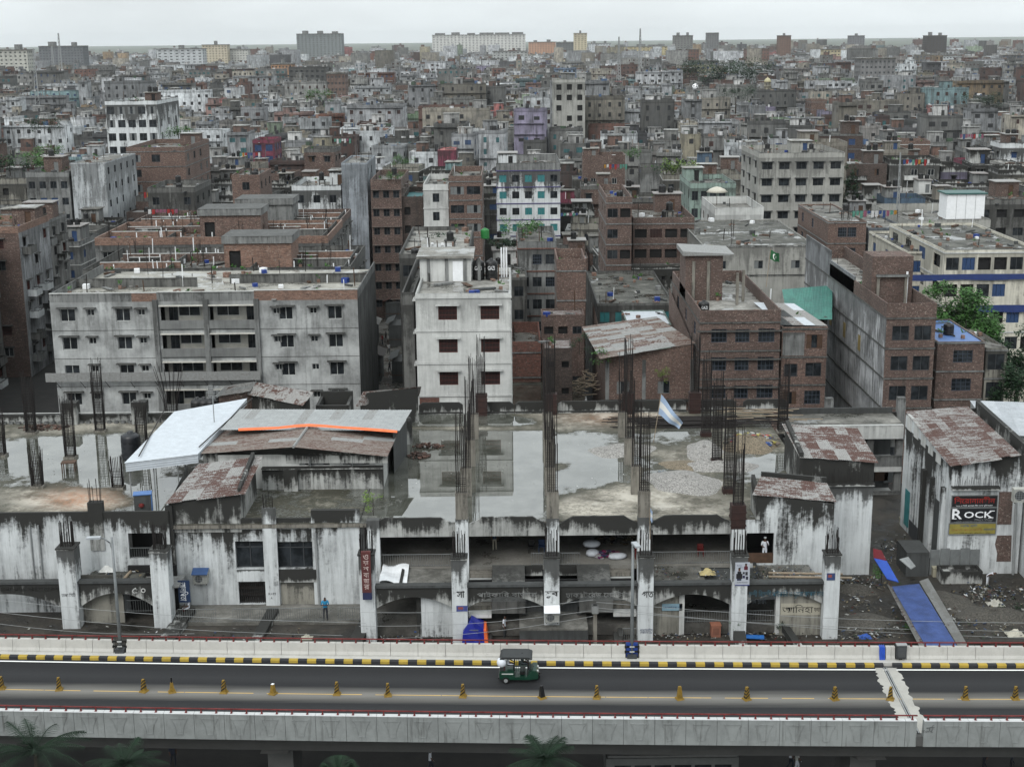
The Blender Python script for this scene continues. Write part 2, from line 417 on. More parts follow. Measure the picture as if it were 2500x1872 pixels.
M_CAP = conc_road('barrier_cap_paint', (0.55, 0.56, 0.56), (0.35, 0.35, 0.34), 0.3, 0.2)
M_DECK = conc_road('deck_concrete', (0.08, 0.08, 0.077), (0.05, 0.05, 0.045))
M_KY = conc_road('kerb_yellow', (0.4, 0.28, 0.04), (0.12, 0.09, 0.03), 0.4, 0.4)
M_KB = conc_road('kerb_black', (0.018, 0.019, 0.022), (0.09, 0.085, 0.07), 0.35, 0.3)
M_LINE = conc_road('line_white', (0.85, 0.85, 0.83), (0.5, 0.5, 0.48), 0.2, 0.1)
M_YLINE = conc_road('line_yellow', (0.55, 0.36, 0.1), (0.25, 0.22, 0.17), 0.8, 0.6)
M_PATCH = conc_road('joint_concrete', (0.36, 0.35, 0.32), (0.16, 0.155, 0.14), 0.2, 0.5)
M_ASPH = asphalt_mat()
XA, XB = -46.0, 46.0
def sweep(mb, prof, x0, x1, step=2.0, m=0, closed=True, ends=True):
 """prof: (offset from centre line, z); swept along the road's curve"""
 n = max(1, int(round((x1-x0)/step))); k = len(prof); base = len(mb.v)
 for i in range(n+1):
  x = x0 + (x1-x0)*i/n
  for o, z in prof: mb.v.append((x, cl(x)+o, z))
 rng = range(k) if closed else range(k-1)
 for i in range(n):
  for j in rng:
   j2 = (j+1) % k
   mb.f.append((base+i*k+j, base+(i+1)*k+j, base+(i+1)*k+j2, base+i*k+j2)); mb.m.append(m)
 if closed and ends:
  mb.f.append(tuple(base+j for j in range(k))); mb.m.append(m)
  mb.f.append(tuple(base+n*k+j for j in range(k-1, -1, -1))); mb.m.append(m)
 return mb
def xroad(px, py, z, off=None):
 return at_z(px, py, z)
fly = empty('flyover', (0, cl(0), 0), 0, 'concrete road flyover with pale parapets and red rails crossing in front of the market', 'flyover')
def fchild(o):
 o.parent = fly; o.matrix_parent_inverse = Matrix.Translation((0, -cl(0), 0)); return o
XJ = at_z(1940, 1500, 7.0).x      # expansion joint
JS = -0.04                         # the joint runs askew
deck = MB(); sweep(deck, [(-4.62, 6.4), (5.3, 6.4), (5.3, 6.98), (-4.62, 6.98)], XA, XB)
sweep(deck, [(-3.2, 5.0), (3.8, 5.0), (4.4, 6.38), (-3.8, 6.38)], XA, XB)
fchild(deck.build('deck', M_DECK))
road = MB(); sweep(road, [(-4.3, 7.0), (4.3, 7.0)], XA, XB, 2.0, 0, False)
road.build('road', M_ASPH, kind='structure')
ln = MB(); sweep(ln, [(3.9, 7.004), (4.04, 7.004)], XA, XB, 1.0, 0, False); ln.build('edge_line', M_LINE, kind='structure')
ln = MB()
x = XA
while x < XB:
 L = R.uniform(1.0, 6.0); sweep(ln, [(-0.04, 7.004), (0.04, 7.004)], x, min(XB, x+L), 1.0, 0, False); x += L + R.choice([0.05, 0.3, 0.8])
ln.build('centre_line', M_YLINE, kind='structure')
# expansion joint: two ragged concrete strips and steel bars between them
jm = MB()
for sgn in (-1, 1):
 prev = None
 for i in range(41):
  v = -4.25 + 8.5*i/40; xc = XJ - JS*(-v) * -1 if False else XJ - JS*v
  a = xc + sgn*0.13; bx = xc + sgn*(0.72 + R.uniform(-0.14, 0.14))
  cur = ((a, cl(a)+v, 7.006), (bx, cl(bx)+v, 7.006))
  if prev: jm.quad(prev[0], prev[1], cur[1], cur[0]) if sgn > 0 else jm.quad(prev[1], prev[0], cur[0], cur[1])
  prev = cur
fchild(jm.build('joint_strip', M_PATCH))
jb = MB()
for o in (-0.07, 0.07):
 jb.hexa([(XJ+JS*4.25+o-0.035, cl(XJ)-4.25, 7.0), (XJ+JS*4.25+o+0.035, cl(XJ)-4.25, 7.0), (XJ-JS*4.25+o+0.035, cl(XJ)+4.25, 7.0), (XJ-JS*4.25+o-0.035, cl(XJ)+4.25, 7.0),
   (XJ+JS*4.25+o-0.035, cl(XJ)-4.25, 7.03), (XJ+JS*4.25+o+0.035, cl(XJ)-4.25, 7.03), (XJ-JS*4.25+o+0.035, cl(XJ)+4.25, 7.03), (XJ-JS*4.25+o-0.035, cl(XJ)+4.25, 7.03)])
fchild(jb.build('joint_bar', MT['greyp']))
# footway behind the far kerb
fw = MB(); sweep(fw, [(4.55, 6.9), (5.1, 6.9), (5.1, 7.2), (4.55, 7.2)], XA, XB); fchild(fw.build('footway', M_BARF))
# kerb blocks
KP = 0.578; i = 0; x = XA
while x < XB:
 k = MB(); sweep(k, [(4.28, 6.9), (4.56, 6.9), (4.56, 7.204), (4.31, 7.204), (4.28, 7.17)], x+0.006, x+KP-0.006, 1.0)
 if not (abs(x + KP/2 - (XJ - JS*4.4)) < 0.3): fchild(k.build('kerb_block', M_KY if i % 2 else M_KB))
 x += KP; i += 1
# far parapet panels, two-step face like a safety barrier
PL = 1.735
FARP = [(4.98, 7.16), (4.98, 7.3), (5.06, 7.47), (5.1, 8.0), (5.36, 8.0), (5.4, 6.5), (5.2, 6.5)]
pole_x = [at_z(262, 1405, 7.2).x, at_z(1364, 1415, 7.2).x]
x = XA
gapF = [(pole_x[0], 0.42), (pole_x[1], 0.42), (XJ - JS*5.2, 0.2), (at_z(1942, 1415, 7.3).x, 0.36)]
while x < XB:
 segs = [(x+0.012, x+PL-0.012)]
 for gx, gw in gapF:
  nsg = []
  for a, b in segs:
   if gx+gw <= a or gx-gw >= b: nsg.append((a, b))
   else:
    if gx-gw > a+0.1: nsg.append((a, gx-gw))
    if gx+gw < b-0.1: nsg.append((gx+gw, b))
  segs = nsg
 for a, b in segs:
  p = MB(); sweep(p, FARP, a, b, 3.0); fchild(p.build('barrier_panel', M_BARF))
 x += PL
# near parapet panels with the raised goblet figure on the outer face
def near_panel(a, b):
 p = MB(); sweep(p, [(-4.72, 6.42), (-4.36, 6.42), (-4.3, 7.0), (-4.42, 7.96), (-4.72, 7.96)], a, b, 3.0)
 xc = (a+b)/2; h = 0.03
 def yf(xx): return cl(xx) - 4.72
 def slabq(pts):
  p.prism([(q[0], yf(q[0])+0.002, q[1]) for q in pts], (0, -h, 0))
 if b - a > 1.2:
  slabq([(xc-0.5, 7.72), (xc+0.5, 7.72), (xc+0.5, 7.66), (xc-0.5, 7.66)])
  for s in (-1, 1):
   for q in range(6):
    t0, t1 = q/6, (q+1)/6
    f = lambda t: (0.44 - 0.26*math.sin(t*math.pi/2)**0.8, 7.62 - 0.86*t)
    (w0, z0), (w1, z1) = f(t0), f(t1)
    pts = [(xc+s*w0, z0), (xc+s*(w0+0.03), z0), (xc+s*(w1+0.03), z1), (xc+s*w1, z1)]
    slabq(pts if s > 0 else pts[::-1])
  slabq([(xc-0.2, 6.74), (xc+0.2, 6.74), (xc+0.16, 6.68), (xc-0.16, 6.68)])
 return p
x = XA; gj = XJ + JS*4.6
i = 0
while x < XB:
 a, b = x+0.01, x+PL-0.01
 parts_ = [(a, b)]
 if a < gj < b: parts_ = [(a, gj-0.2), (gj+0.2, b)]
 for a, b in parts_:
  if b - a < 0.15: continue
  pn = fchild(near_panel(a, b).build('parapet_panel', M_BARN))
  cp_ = MB(); sweep(cp_, [(-4.735, 7.962), (-4.4, 7.962), (-4.4, 7.985), (-4.735, 7.985)], a, b, 3.0); cap = cp_.build('cap', M_CAP)
  cap.parent = pn
 x += PL; i += 1
# red rails and their feet
def railpost_mesh():
 k = MB(); k.box(-0.06, -0.07, 0, 0.06, 0.07, 0.03); k.hexa([(-0.035, -0.06, 0.03), (0.035, -0.06, 0.03), (0.035, 0.06, 0.03), (-0.035, 0.06, 0.03), (-0.02, -0.03, 0.26), (0.02, -0.03, 0.26), (0.02, 0.03, 0.26), (-0.02, 0.03, 0.26)])
 return k.mesh('rail_post', MT['red'])
rpm = railpost_mesh()
for off, zt, brk in ((-4.56, 7.985, gj), (5.23, 8.0, None)):
 for x0, x1 in ([(XA, brk-0.16), (brk+0.16, XB)] if brk else [(XA, XB)]):
  k = MB(); n = int((x1-x0)/2)
  pts = [(x0+(x1-x0)*i/n, cl(x0+(x1-x0)*i/n)+off, zt+0.25) for i in range(n+1)]
  k.path(pts, 0.045, 8); fchild(k.build('hand_rail', MT['red'], smooth=True))
 x = XA + 0.4
 while x < XB:
  if not any(abs(x-gx) < gw+0.05 for gx, gw in (gapF if off > 0 else [(gj, 0.25)])):
   fchild(put('rail_post', rpm, None, (x, cl(x)+off, zt)))
  x += PL/2
# piers
for px in (620, -700, 1830, 3000):
 X = at_y(px, 1640, 79.0).x
 k = MB(); k.box(X-0.75, cl(X)-1.6, -0.5, X+0.75, cl(X)+1.8, 4.2); k.hexa([(X-0.75, cl(X)-1.6, 4.2), (X+0.75, cl(X)-1.6, 4.2), (X+0.75, cl(X)+1.8, 4.2), (X-0.75, cl(X)+1.8, 4.2), (X-0.8, cl(X)-3.6, 4.99), (X+0.8, cl(X)-3.6, 4.99), (X+0.8, cl(X)+4.2, 4.99), (X-0.8, cl(X)+4.2, 4.99)])
 fchild(k.build('pier', M_DECK))
# graffiti on the panel right of the joint
# ================================================================== text
def bn(t):
 out = []
 for ch in t:
  if ch == '\u09cd': continue
  if ch in '\u09bf\u09c7\u09c8' and out: out.insert(len(out)-1, ch)
  elif ch == '\u09cb' and out: out.insert(len(out)-1, '\u09c7'); out.append('\u09be')
  else: out.append(ch)
 return ''.join(out)
_tcache = {}
def text_mesh(txt, mat, extrude=0.0, bold=0.0):
 k = (txt, mat.name, extrude, bold)
 if k in _tcache: return _tcache[k]
 c = bpy.data.curves.new('lettering', 'FONT'); c.body = bn(txt); c.size = 1.0; c.extrude = extrude; c.offset = bold
 c.resolution_u = 2; c.align_x = 'CENTER'; c.align_y = 'CENTER'
 o = bpy.data.objects.new('lettering', c)
 me = bpy.data.meshes.new_from_object(o); me.materials.clear(); me.materials.append(mat)
 bpy.data.objects.remove(o)
 co = np.empty(len(me.vertices)*3); me.vertices.foreach_get('co', co); co = co.reshape(-1, 3)
 w = max(1e-3, np.ptp(co[:, 0])); h = max(1e-3, np.ptp(co[:, 1]))
 co[:, 0] -= (co[:, 0].max()+co[:, 0].min())/2; co[:, 1] -= (co[:, 1].max()+co[:, 1].min())/2
 me.vertices.foreach_set('co', co.ravel())
 _tcache[k] = (me, w, h); return _tcache[k]
def lettering(txt, mat, loc, width=None, height=None, rz=0.0, parent=None, extrude=0.0, roll=0.0, bold=0.0, name='lettering', zrot=None):
 """flat letters standing upright, facing -y when rz = 0"""
 me, w, h = text_mesh(txt, mat, extrude, bold)
 sx_ = (width/w) if width else height/h; sy_ = (height/h) if height else sx_
 o = bpy.data.objects.new(name, me); COL.objects.link(o)
 o.matrix_basis = Matrix.Translation(loc) @ Matrix.Rotation(rz, 4, 'Z') @ Matrix.Rotation(math.pi/2, 4, 'X') @ Matrix.Rotation(roll, 4, 'Z') @ Matrix.Diagonal((sx_, sy_, 1, 1))
 if parent is not None: adopt(o, parent)
 return o
def adopt(o, p):
 o.parent = p
 mb = p.matrix_basis
 if p.parent is not None: mb = p.parent.matrix_basis @ p.matrix_parent_inverse @ mb if False else (p.parent.matrix_basis @ p.matrix_parent_inverse @ mb)
 o.matrix_parent_inverse = mb.inverted()
 return o
# ================================================================== corrugated sheet roofs: every sheet a piece of its own
def sheet_roof(parent, q, nu, nv, mats, weights=None, amp=0.018, ridges=7, name='roof_sheet', jit=0.012, along='v', ragged=0.06):
 """q = corners (front-left, front-right, back-right, back-left); sheets overlap like tiles; ribs run along v"""
 a, b, c, d = [Vector(p) for p in q]
 nrm = (b-a).cross(d-a).normalized()
 if nrm.z < 0: nrm = -nrm
 def P(u, v): return (a*(1-u)+b*u)*(1-v) + (d*(1-u)+c*u)*v
 for i in range(nu):
  for j in range(nv):
   u0, u1 = i/nu - 0.006, (i+1)/nu + 0.006; v0, v1 = j/nv - 0.012, (j+1)/nv + 0.012
   if j == 0: v0 -= R.uniform(0, ragged)
   up = 0.006*((i % 2)) + 0.008*(nv-1-j) + R.uniform(0, jit)
   mb = MB(); n = ridges*2
   ru = R.uniform(-0.004, 0.004)
   def pt(k, e):
    t = k/n
    if along == 'v': u, v = u0+(u1-u0)*t + ru, (v0, v1)[e]
    else: u, v = (u0, u1)[e], v0+(v1-v0)*t
    return P(u, v) + nrm*(up + (amp if k % 2 else -amp))
   base = len(mb.v)
   for k in range(n+1): mb.v += [tuple(pt(k, 0)), tuple(pt(k, 1))]
   for k in range(n):
    mb.f.append((base+2*k, base+2*k+2, base+2*k+3, base+2*k+1)); mb.m.append(0)
   adopt(mb.build(name, R.choices(mats, weights)[0] if weights else R.choice(mats)), parent)
def slab_quad(q, t, m=0, mb=None):
 mb = mb or MB(); d = Vector((0, 0, -t)); q = [Vector(p) for p in q]
 return mb.hexa([p+d for p in q] + q, m)
# ================================================================== rebar
def rebar_cage(parent, base, h, w=0.62, d=0.5, bars=16, hoop_to=0.5, flare=0.0, lean=(0, 0), r=0.02, name='rebar_cage'):
 mb = MB(); b = Vector(base); r *= 1.0
 per = []
 n = int(bars*1.3)
 for i in range(n):
  t = i/n*4; s, f = int(t), t-int(t)
  per.append(((-w/2+w*f, -d/2), (w/2, -d/2+d*f), (w/2-w*f, d/2), (-w/2, d/2-d*f))[s])
 for (x, y) in per:
  hh = h*R.choice([R.uniform(0.55, 0.75), R.uniform(0.8, 1.0), R.uniform(0.85, 1.0)])
  k0 = Vector((x, y, 0)); k1 = Vector((x*(1+flare)+lean[0]*hh+R.uniform(-.05, .05), y*(1+flare)+lean[1]*hh+R.uniform(-.05, .05), hh))
  kb = k0.lerp(k1, 0.45) + Vector((R.uniform(-.025, .025), R.uniform(-.025, .025), 0))
  kb.x = x + (kb.x-x)*0.5; kb.y = y + (kb.y-y)*0.5
  mb.tube(b+k0, b+kb, r, 4, caps=False); mb.tube(b+kb, b+k1, r, 4, caps=False)
 z = 0.12
 while z < h*hoop_to:
  for (x0, y0, x1, y1) in ((-w/2, -d/2, w/2, -d/2), (w/2, -d/2, w/2, d/2), (w/2, d/2, -w/2, d/2), (-w/2, d/2, -w/2, -d/2)):
   mb.tube(b+Vector((x0, y0, z)), b+Vector((x1, y1, z)), r*0.7, 3, caps=False)
  z += R.uniform(0.16, 0.3)
 o = mb.build(name, MT['rebar'])
 return adopt(o, parent) if parent is not None else o
# ================================================================== market hall
ZR = 12.2                      # roof terrace
YG, YP = 94.0, 89.0            # gallery front, arcade front
ZY = 5.5                       # podium level
mk = empty('market_hall', (5, 96, 0), 0, 'long whitewashed mould-streaked market hall with puddled unfinished roof and arcade', 'building')
def mp_(mb, name, mat, smooth=False): return adopt(mb.build(name, mat, smooth=smooth), mk)
def W(px, py, Y): return at_y(px, py, Y)
# ---- roof terrace with standing water
blobs = [  # picture ellipse (x, y, rx, ry, wet)
 (930, 1060, 130, 70, 1.1), (1000, 985, 120, 55, 1.1), (1110, 1010, 90, 95, 1.2), (1290, 990, 85, 45, 1.1), (1260, 1040, 60, 30, 0.7), (1060, 905, 60, 14, 0.6), (960, 912, 55, 14, 0.8),
 (1100, 905, 30, 10, 0.9), (900, 945, 60, 40, 0.8), (1130, 1085, 60, 30, 0.8),
 (1055, 986, 26, 9, -1.6), (1210, 1006, 40, 12, -1.2), (1065, 1045, 26, 9, -1.4), (1330, 1085, 95, 32, -1.6), (1240, 1095, 50, 26, -1.0), (1010, 925, 190, 6, -1.8), (1150, 897, 120, 12, -0.8),
 (1330, 905, 120, 22, -1.3), (1330, 966, 55, 14, -0.8), (1470, 985, 60, 20, -1.0), (1480, 1090, 110, 40, -1.1), (1460, 935, 50, 10, 0.7), (1640, 1005, 50, 22, 1.2), (1430, 1025, 40, 14, 0.3),
 (1560, 1000, 70, 20, -0.6), (1500, 1085, 34, 14, 0.5), (1600, 960, 70, 22, -0.5), (940, 1108, 90, 8, 0.7), (860, 1085, 30, 40, -0.3),
 (90, 990, 120, 34, 1.2), (200, 1000, 110, 36, 1.1), (245, 960, 60, 22, 0.9), (150, 960, 90, 16, 0.7), (320, 1075, 60, 40, 0.9), (240, 1120, 70, 20, 0.7), (60, 905, 60, 8, 0.4),
 (160, 1080, 110, 22, -1.6), (130, 980, 24, 8, -0.9), (270, 910, 120, 22, -0.9), (110, 930, 120, 14, -0.7), (30, 1080, 60, 20, -0.4), (170, 992, 30, 7, -0.6)]
def wet_at(p):
 px, py = proj(p); s = -0.12
 for x, y, rx, ry, w in blobs:
  d = ((px-x)/rx)**2 + ((py-y)/ry)**2
  if d < 6: s += w*math.exp(-d*0.9)
 return s
x0, x1, y0, y1 = -52.0, 22.4, YG+0.22, 124.0
nx, ny = 210, 76
me = bpy.data.meshes.new('roof_terrace'); vv = []; ff = []
for j in range(ny+1):
 for i in range(nx+1): vv.append((x0+(x1-x0)*i/nx, y0+(y1-y0)*j/ny, ZR))
for j in range(ny):
 for i in range(nx): a = j*(nx+1)+i; ff.append((a, a+1, a+nx+2, a+nx+1))
me.from_pydata(vv, [], ff)
at = me.attributes.new('wet', 'FLOAT', 'POINT'); at.data.foreach_set('value', [wet_at(p) for p in vv])
def sand_at(p):
 px, py = proj(p); return math.exp(-((px-175)/75)**2-((py-1078)/20)**2) + 0.45*math.exp(-((px-1330)/110)**2-((py-903)/14)**2)
at = me.attributes.new('sand', 'FLOAT', 'POINT'); at.data.foreach_set('value', [sand_at(p) for p in vv])
def terrace_mat():
 m, t, b = newmat('terrace_concrete_and_water'); N = NT(t)
 geo = N.n('ShaderNodeNewGeometry').outputs['Position']
 wet = N.n('ShaderNodeAttribute', attribute_name='wet').outputs['Fac']; sand = N.n('ShaderNodeAttribute', attribute_name='sand').outputs['Fac']
 a = N.noise(geo, 0.45, 6.0, 0.68); f = N.noise(geo, 3.0, 6.0, 0.75); d = N.noise(N.mapv(geo, (1, 1, 1), (40, 3, 0)), 0.22, 5.0, 0.7)
 lev = N.math('ADD', wet, N.math('ADD', N.math('MULTIPLY_ADD', a, 2.6, -1.3), N.math('MULTIPLY_ADD', f, 0.7, -0.35)))
 w = N.ramp(lev, -0.1, 0.16)
 damp = N.ramp(lev, -0.95, -0.1)
 dry = N.mix(N.ramp(d, 0.4, 0.62), (0.09, 0.082, 0.062), (0.4, 0.37, 0.31))
 dry = N.mix(N.ramp(f, 0.45, 0.7, 0.0, 0.85), dry, (0.05, 0.046, 0.036))
 dry = N.mix(N.ramp(N.math('ADD', a, N.math('MULTIPLY', f, 0.3)), 0.66, 0.8, 0.0, 0.8), dry, (0.48, 0.45, 0.39))
 c = N.mix(damp, dry, (0.04, 0.039, 0.026))
 c = N.mix(N.math('MULTIPLY', sand, N.ramp(f, 0.3, 0.6)), c, (0.33, 0.17, 0.095))
 deep = N.mix(N.ramp(N.math('ADD', a, N.math('MULTIPLY', f, 0.2)), 0.5, 0.75), (0.05, 0.052, 0.042), (0.12, 0.122, 0.108))
 c = N.mix(w, c, deep)
 N.link(c, b.inputs['Base Color'])
 N.link(N.ramp(w, 0.0, 1.0, 0.8, 0.015), b.inputs['Roughness'])
 N.link(N.ramp(w, 0.0, 1.0, 1.45, 2.7), b.inputs['IOR'])
 hb = N.math('MULTIPLY', f, N.math('SUBTRACT', 1.0, w))
 N.link(N.bump(hb, 0.5, 0.03), b.inputs['Normal'])
 return m
me.materials.append(terrace_mat())
adopt(put('roof_terrace', me), mk)
# slab under it
k = MB(); k.box(x0, YG+0.22, ZR-0.3, x1, y1, ZR-0.02); mp_(k, 'roof_slab', MT['conc'])
# ---- gallery columns, lower pillars
gx = [W(p, 1150, YG).x for p in (806, 998, 1194, 1391, 1594)]
pxs = [W(p, 1300, YP).x for p in (794, 993, 1192, 1395, 1597, 1796)]
YPL = 91.0
lpx = [W(149, 1290, YPL).x, W(348, 1290, YPL).x]
def pillar(X, ztop, Yf=YP, w=1.02, d=0.95, bars=True, mat='white2', zb=ZY-1.0):
 k = MB(); k.box(X-w/2, Yf, zb, X+w/2, Yf+d, ztop); p = mp_(k, 'pillar', MT[mat])
 c = MB(); c.box(X-w/2-0.06, Yf-0.06, ztop, X+w/2+0.06, Yf+d+0.06, ztop+0.12); c_ = adopt(c.build('pillar_cap', MT['mould']), p)
 if bars:
  rb = rebar_cage(None, (X, Yf+d/2, ztop+0.1), 1.9, 0.75, 0.65, 14, 0.12, r=0.026); adopt(rb, p)
 return p
for i, X in enumerate(pxs):
 pillar(X, Z_at(1192, 1207, YP) + (0.35 if i == 0 else 0), bars=True)
for i, X in enumerate(lpx): pillar(X, Z_at(150, 1188, YPL) - 0.25*i, Yf=YPL, w=1.2, d=1.3)
# gallery columns
for i, X in enumerate(gx):
 top = 14.4 if i in (1, 2, 3) else ZR + 0.2
 k = MB(); k.box(X-0.45, YG-0.12, ZY, X+0.45, YG+0.45, ZR+0.3); mp_(k, 'gallery_column', MT['white2'])
 if i in (1, 2, 3):
  k = MB(); k.box(X-0.42, YG-0.06, ZR+0.3, X+0.42, YG+0.5, top); c = mp_(k, 'roof_column', MT['conc'])
  adopt(rebar_cage(None, (X, YG+0.2, top), 5.6+R.uniform(-.4, .4), 0.66, 0.42, 16, 0.2, r=0.022), c)
 if i == 4:
  k = MB(); k.box(X-0.5, YG-0.15, ZR-0.6, X+0.5, YG+0.75, ZR+1.1)
  for z in (0.1, 0.5, 0.9): k.box(X-0.55, YG-0.2, ZR-0.5+z*1.2, X+0.55, YG+0.8, ZR-0.43+z*1.2)
  c = mp_(k, 'formwork_box', MT['redbrown'])
  adopt(rebar_cage(None, (X, YG+0.3, ZR+1.0), 6.2, 0.66, 0.5, 18, 0.35, r=0.022), c)
YR = [100.2, 107.7, 115.6]
for r_, Y in enumerate(YR):
 for i in (1, 2, 3):
  X = gx[i] + (0.15 if i == 1 else 0) + 0.1*r_
  k = MB(); k.box(X-0.4, Y-0.25, ZR, X+0.4, Y+0.3, ZR+2.15); c = mp_(k, 'roof_column', MT['conc'])
  adopt(rebar_cage(None, (X, Y, ZR+2.1), 5.4+R.uniform(-.5, .5), 0.64, 0.42, 16, 0.25, r=0.022), c)
 X = gx[4] + 0.25 + 0.2*r_
 k = MB(); k.box(X-0.45, Y-0.35, ZR, X+0.45, Y+0.4, ZR+0.35); c = mp_(k, 'column_stub', MT['redbrown'])
 adopt(rebar_cage(None, (X, Y, ZR+0.3), 7.4+R.uniform(-.4, .4), 0.7, 0.55, 20, 0.8, r=0.022), c)
for px, py, ytop in ((1690, 934, 770), (68, 936, 800), (153, 989, 850), (82, 1052, 962), (217, 932, 775), (255, 1055, 985), (308, 968, 866), (2, 985, 880)):
 p = at_z(px, py, ZR)
 h = Z_at(px, ytop, p.y) - ZR
 k = MB(); k.box(p.x-0.5, p.y-0.4, ZR, p.x+0.5, p.y+0.45, ZR+0.18); c = mp_(k, 'column_stub', MT['conc'])
 adopt(rebar_cage(None, p + Vector((0, 0, 0.1)), h, 0.75, 0.6, 20, 0.75 if h > 3 else 0.6, flare=0.15, r=0.022), c)
p = at_z(372, 905, ZR)
adopt(rebar_cage(None, p, 5.2, 0.8, 0.6, 16, 0.3, flare=1.8, r=0.022), mk)
# back row of formwork boxes on the rear parapet
for px in (1040, 1190, 1357, 1500):
 p = W(px, 880, 123.4)
 k = MB(); k.box(p.x-0.5, 122.9, ZR, p.x+0.5, 123.8, ZR+1.9)
 for z in (0.3, 0.8, 1.3, 1.8): k.box(p.x-0.54, 122.86, ZR+z, p.x+0.54, 123.84, ZR+z+0.07)
 c = mp_(k, 'formwork_box', MT['redbrown'])
 adopt(rebar_cage(None, (p.x, 123.3, ZR+1.8), 5.6, 0.7, 0.55, 18, 0.6, r=0.022), c)
# rear parapet in broken lengths
k = None
for a, b in ((-60, -1), (905, 1000), (1036, 1110), (1112, 1180), (1205, 1340), (1365, 1482), (1505, 1590), (1605, 1700)):
 if a < 0: continue
 xa, xb = W(a, 880, 124).x, W(b, 880, 124).x
 k = MB(); k.prism([(xa, 123.9, ZR), (xb, 123.9, ZR), (xb, 123.9, ZR+0.75), (xb-0.35, 123.9, ZR+1.0), (xa+0.35, 123.9, ZR+1.0), (xa, 123.9, ZR+0.75)], (0, 0.2, 0)); mp_(k, 'rear_parapet', MT['mould'])
 k = MB(); k.box(xa, 123.55, ZR+0.003, xb, 123.9, ZR+0.14); mp_(k, 'rear_kerb', MT['mould'])
# left rear parapet: low wall, pipes and square posts
xa, xb = -52.0, W(420, 880, 122).x
k = MB(); k.box(xa, 121.9, ZR, xb, 122.15, ZR+0.75); mp_(k, 'rear_parapet', MT['mould'])
for i in range(int((xb-xa)/0.62)):
 k = MB(); X = xa+0.62*i; k.box(X, 121.55, ZR, X+0.33, 121.88, ZR+0.2); mp_(k, 'kerb_stone', MT['grey'])
for px in (150, 300, 447):
 X = W(px, 865, 121.6).x; k = MB(); k.box(X-0.65, 121.2, ZR, X+0.65, 122.3, ZR+2.0); mp_(k, 'parapet_post', MT['mould'])
k = MB(); k.tube((xa, 121.8, ZR+0.95), (xb, 121.8, ZR+0.95), 0.04, 6); mp_(k, 'water_pipe', MT['frame'])
# ---- front upstand beams between the columns, ends broken
edges = [(gx[0]-0.2, gx[1]-0.45), (gx[1]+0.45, gx[2]-0.45), (gx[2]+0.45, gx[3]-0.45), (gx[3]+0.45, gx[4]-0.5)]
for a, b in edges:
 pts = [(a, YG, 11.22), (b, YG, 11.22), (b, YG, ZR-0.1)]
 n = 14
 for i in range(n+1):
  t = i/n; X = b-0.25 + (a-b+0.5)*t; dz = 0.4
  if t < 0.12: dz = 0.4*(t/0.12)*R.uniform(0.6, 1)
  if t > 0.88: dz = 0.4*((1-t)/0.12)*R.uniform(0.6, 1)
  pts.append((X, YG, ZR + dz + R.uniform(-.02, .02)))
 pts.append((a, YG, ZR-0.1))
 k = MB(); k.prism(pts, (0, 0.2, 0)); mp_(k, 'fascia_beam', MT['mould'])
# gallery floor, back wall, ceiling sides
gl_, gr_ = gx[0]-0.6, gx[4]+0.3
k = MB(); k.box(gl_, YG, 8.72, gr_, 104.0, 9.0); mp_(k, 'gallery_floor', slab((0.22, 0.21, 0.19), amt=0.4, wet=0.0))
k = MB(); k.box(gl_, 104.0, ZY, gr_, 104.3, ZR-0.3); mp_(k, 'back_wall', MT['dark'])  # near-black colour stands for the shade deep in the gallery
k = MB(); k.box(gl_-0.3, YG+0.3, ZY, gl_, 104.0, ZR-0.3); mp_(k, 'side_wall', MT['dgrey'])
for i in range(9):
 X = gl_+1.4+i*2.9
 k = MB()
 for z in range(12): k.box(X, 103.86+0.02*(z % 2), 9.02+z*0.2, X+2.2, 103.95, 9.2+z*0.2)
 mp_(k, 'roller_shutter', MT['iron'])
 k = MB(); k.box(X+2.3, 103.0, 9.0, X+2.6, 103.4, ZR-0.3); mp_(k, 'gallery_post', MT['dgrey'])
# railings
def railing(parent, a, b, z, h=0.9, gap=0.16, mat='ironrail', r=0.016):
 a, b = Vector(a), Vector(b); L = (b-a).length; mb = MB(); n = max(2, int(L/gap))
 up = Vector((0, 0, 1))
 mb.tube(a+up*(z+h)-up*a.z if False else Vector((a.x, a.y, z+h)), Vector((b.x, b.y, z+h)), 0.025, 4)
 mb.tube(Vector((a.x, a.y, z+0.08)), Vector((b.x, b.y, z+0.08)), 0.018, 4)
 for i in range(n+1):
  p = a.lerp(b, i/n); mb.tube((p.x, p.y, z), (p.x, p.y, z+h), r, 3, caps=False)
 o = mb.build('railing', MT[mat]); return adopt(o, parent)
railing(mk, (gx[0]+0.5, YG+0.08, 0), (gx[1]-0.5, YG+0.08, 0), 9.0)
railing(mk, (gx[2]-1.5, YG+0.08, 0), (gx[2]-0.5, YG+0.08, 0), 9.0)
railing(mk, (gx[2]+0.5, YG+0.08, 0), (gx[2]+1.9, YG+0.08, 0), 9.0)
railing(mk, (gx[3]+0.5, YG+0.08, 0), (gx[4]-0.5, YG+0.08, 0), 9.0)
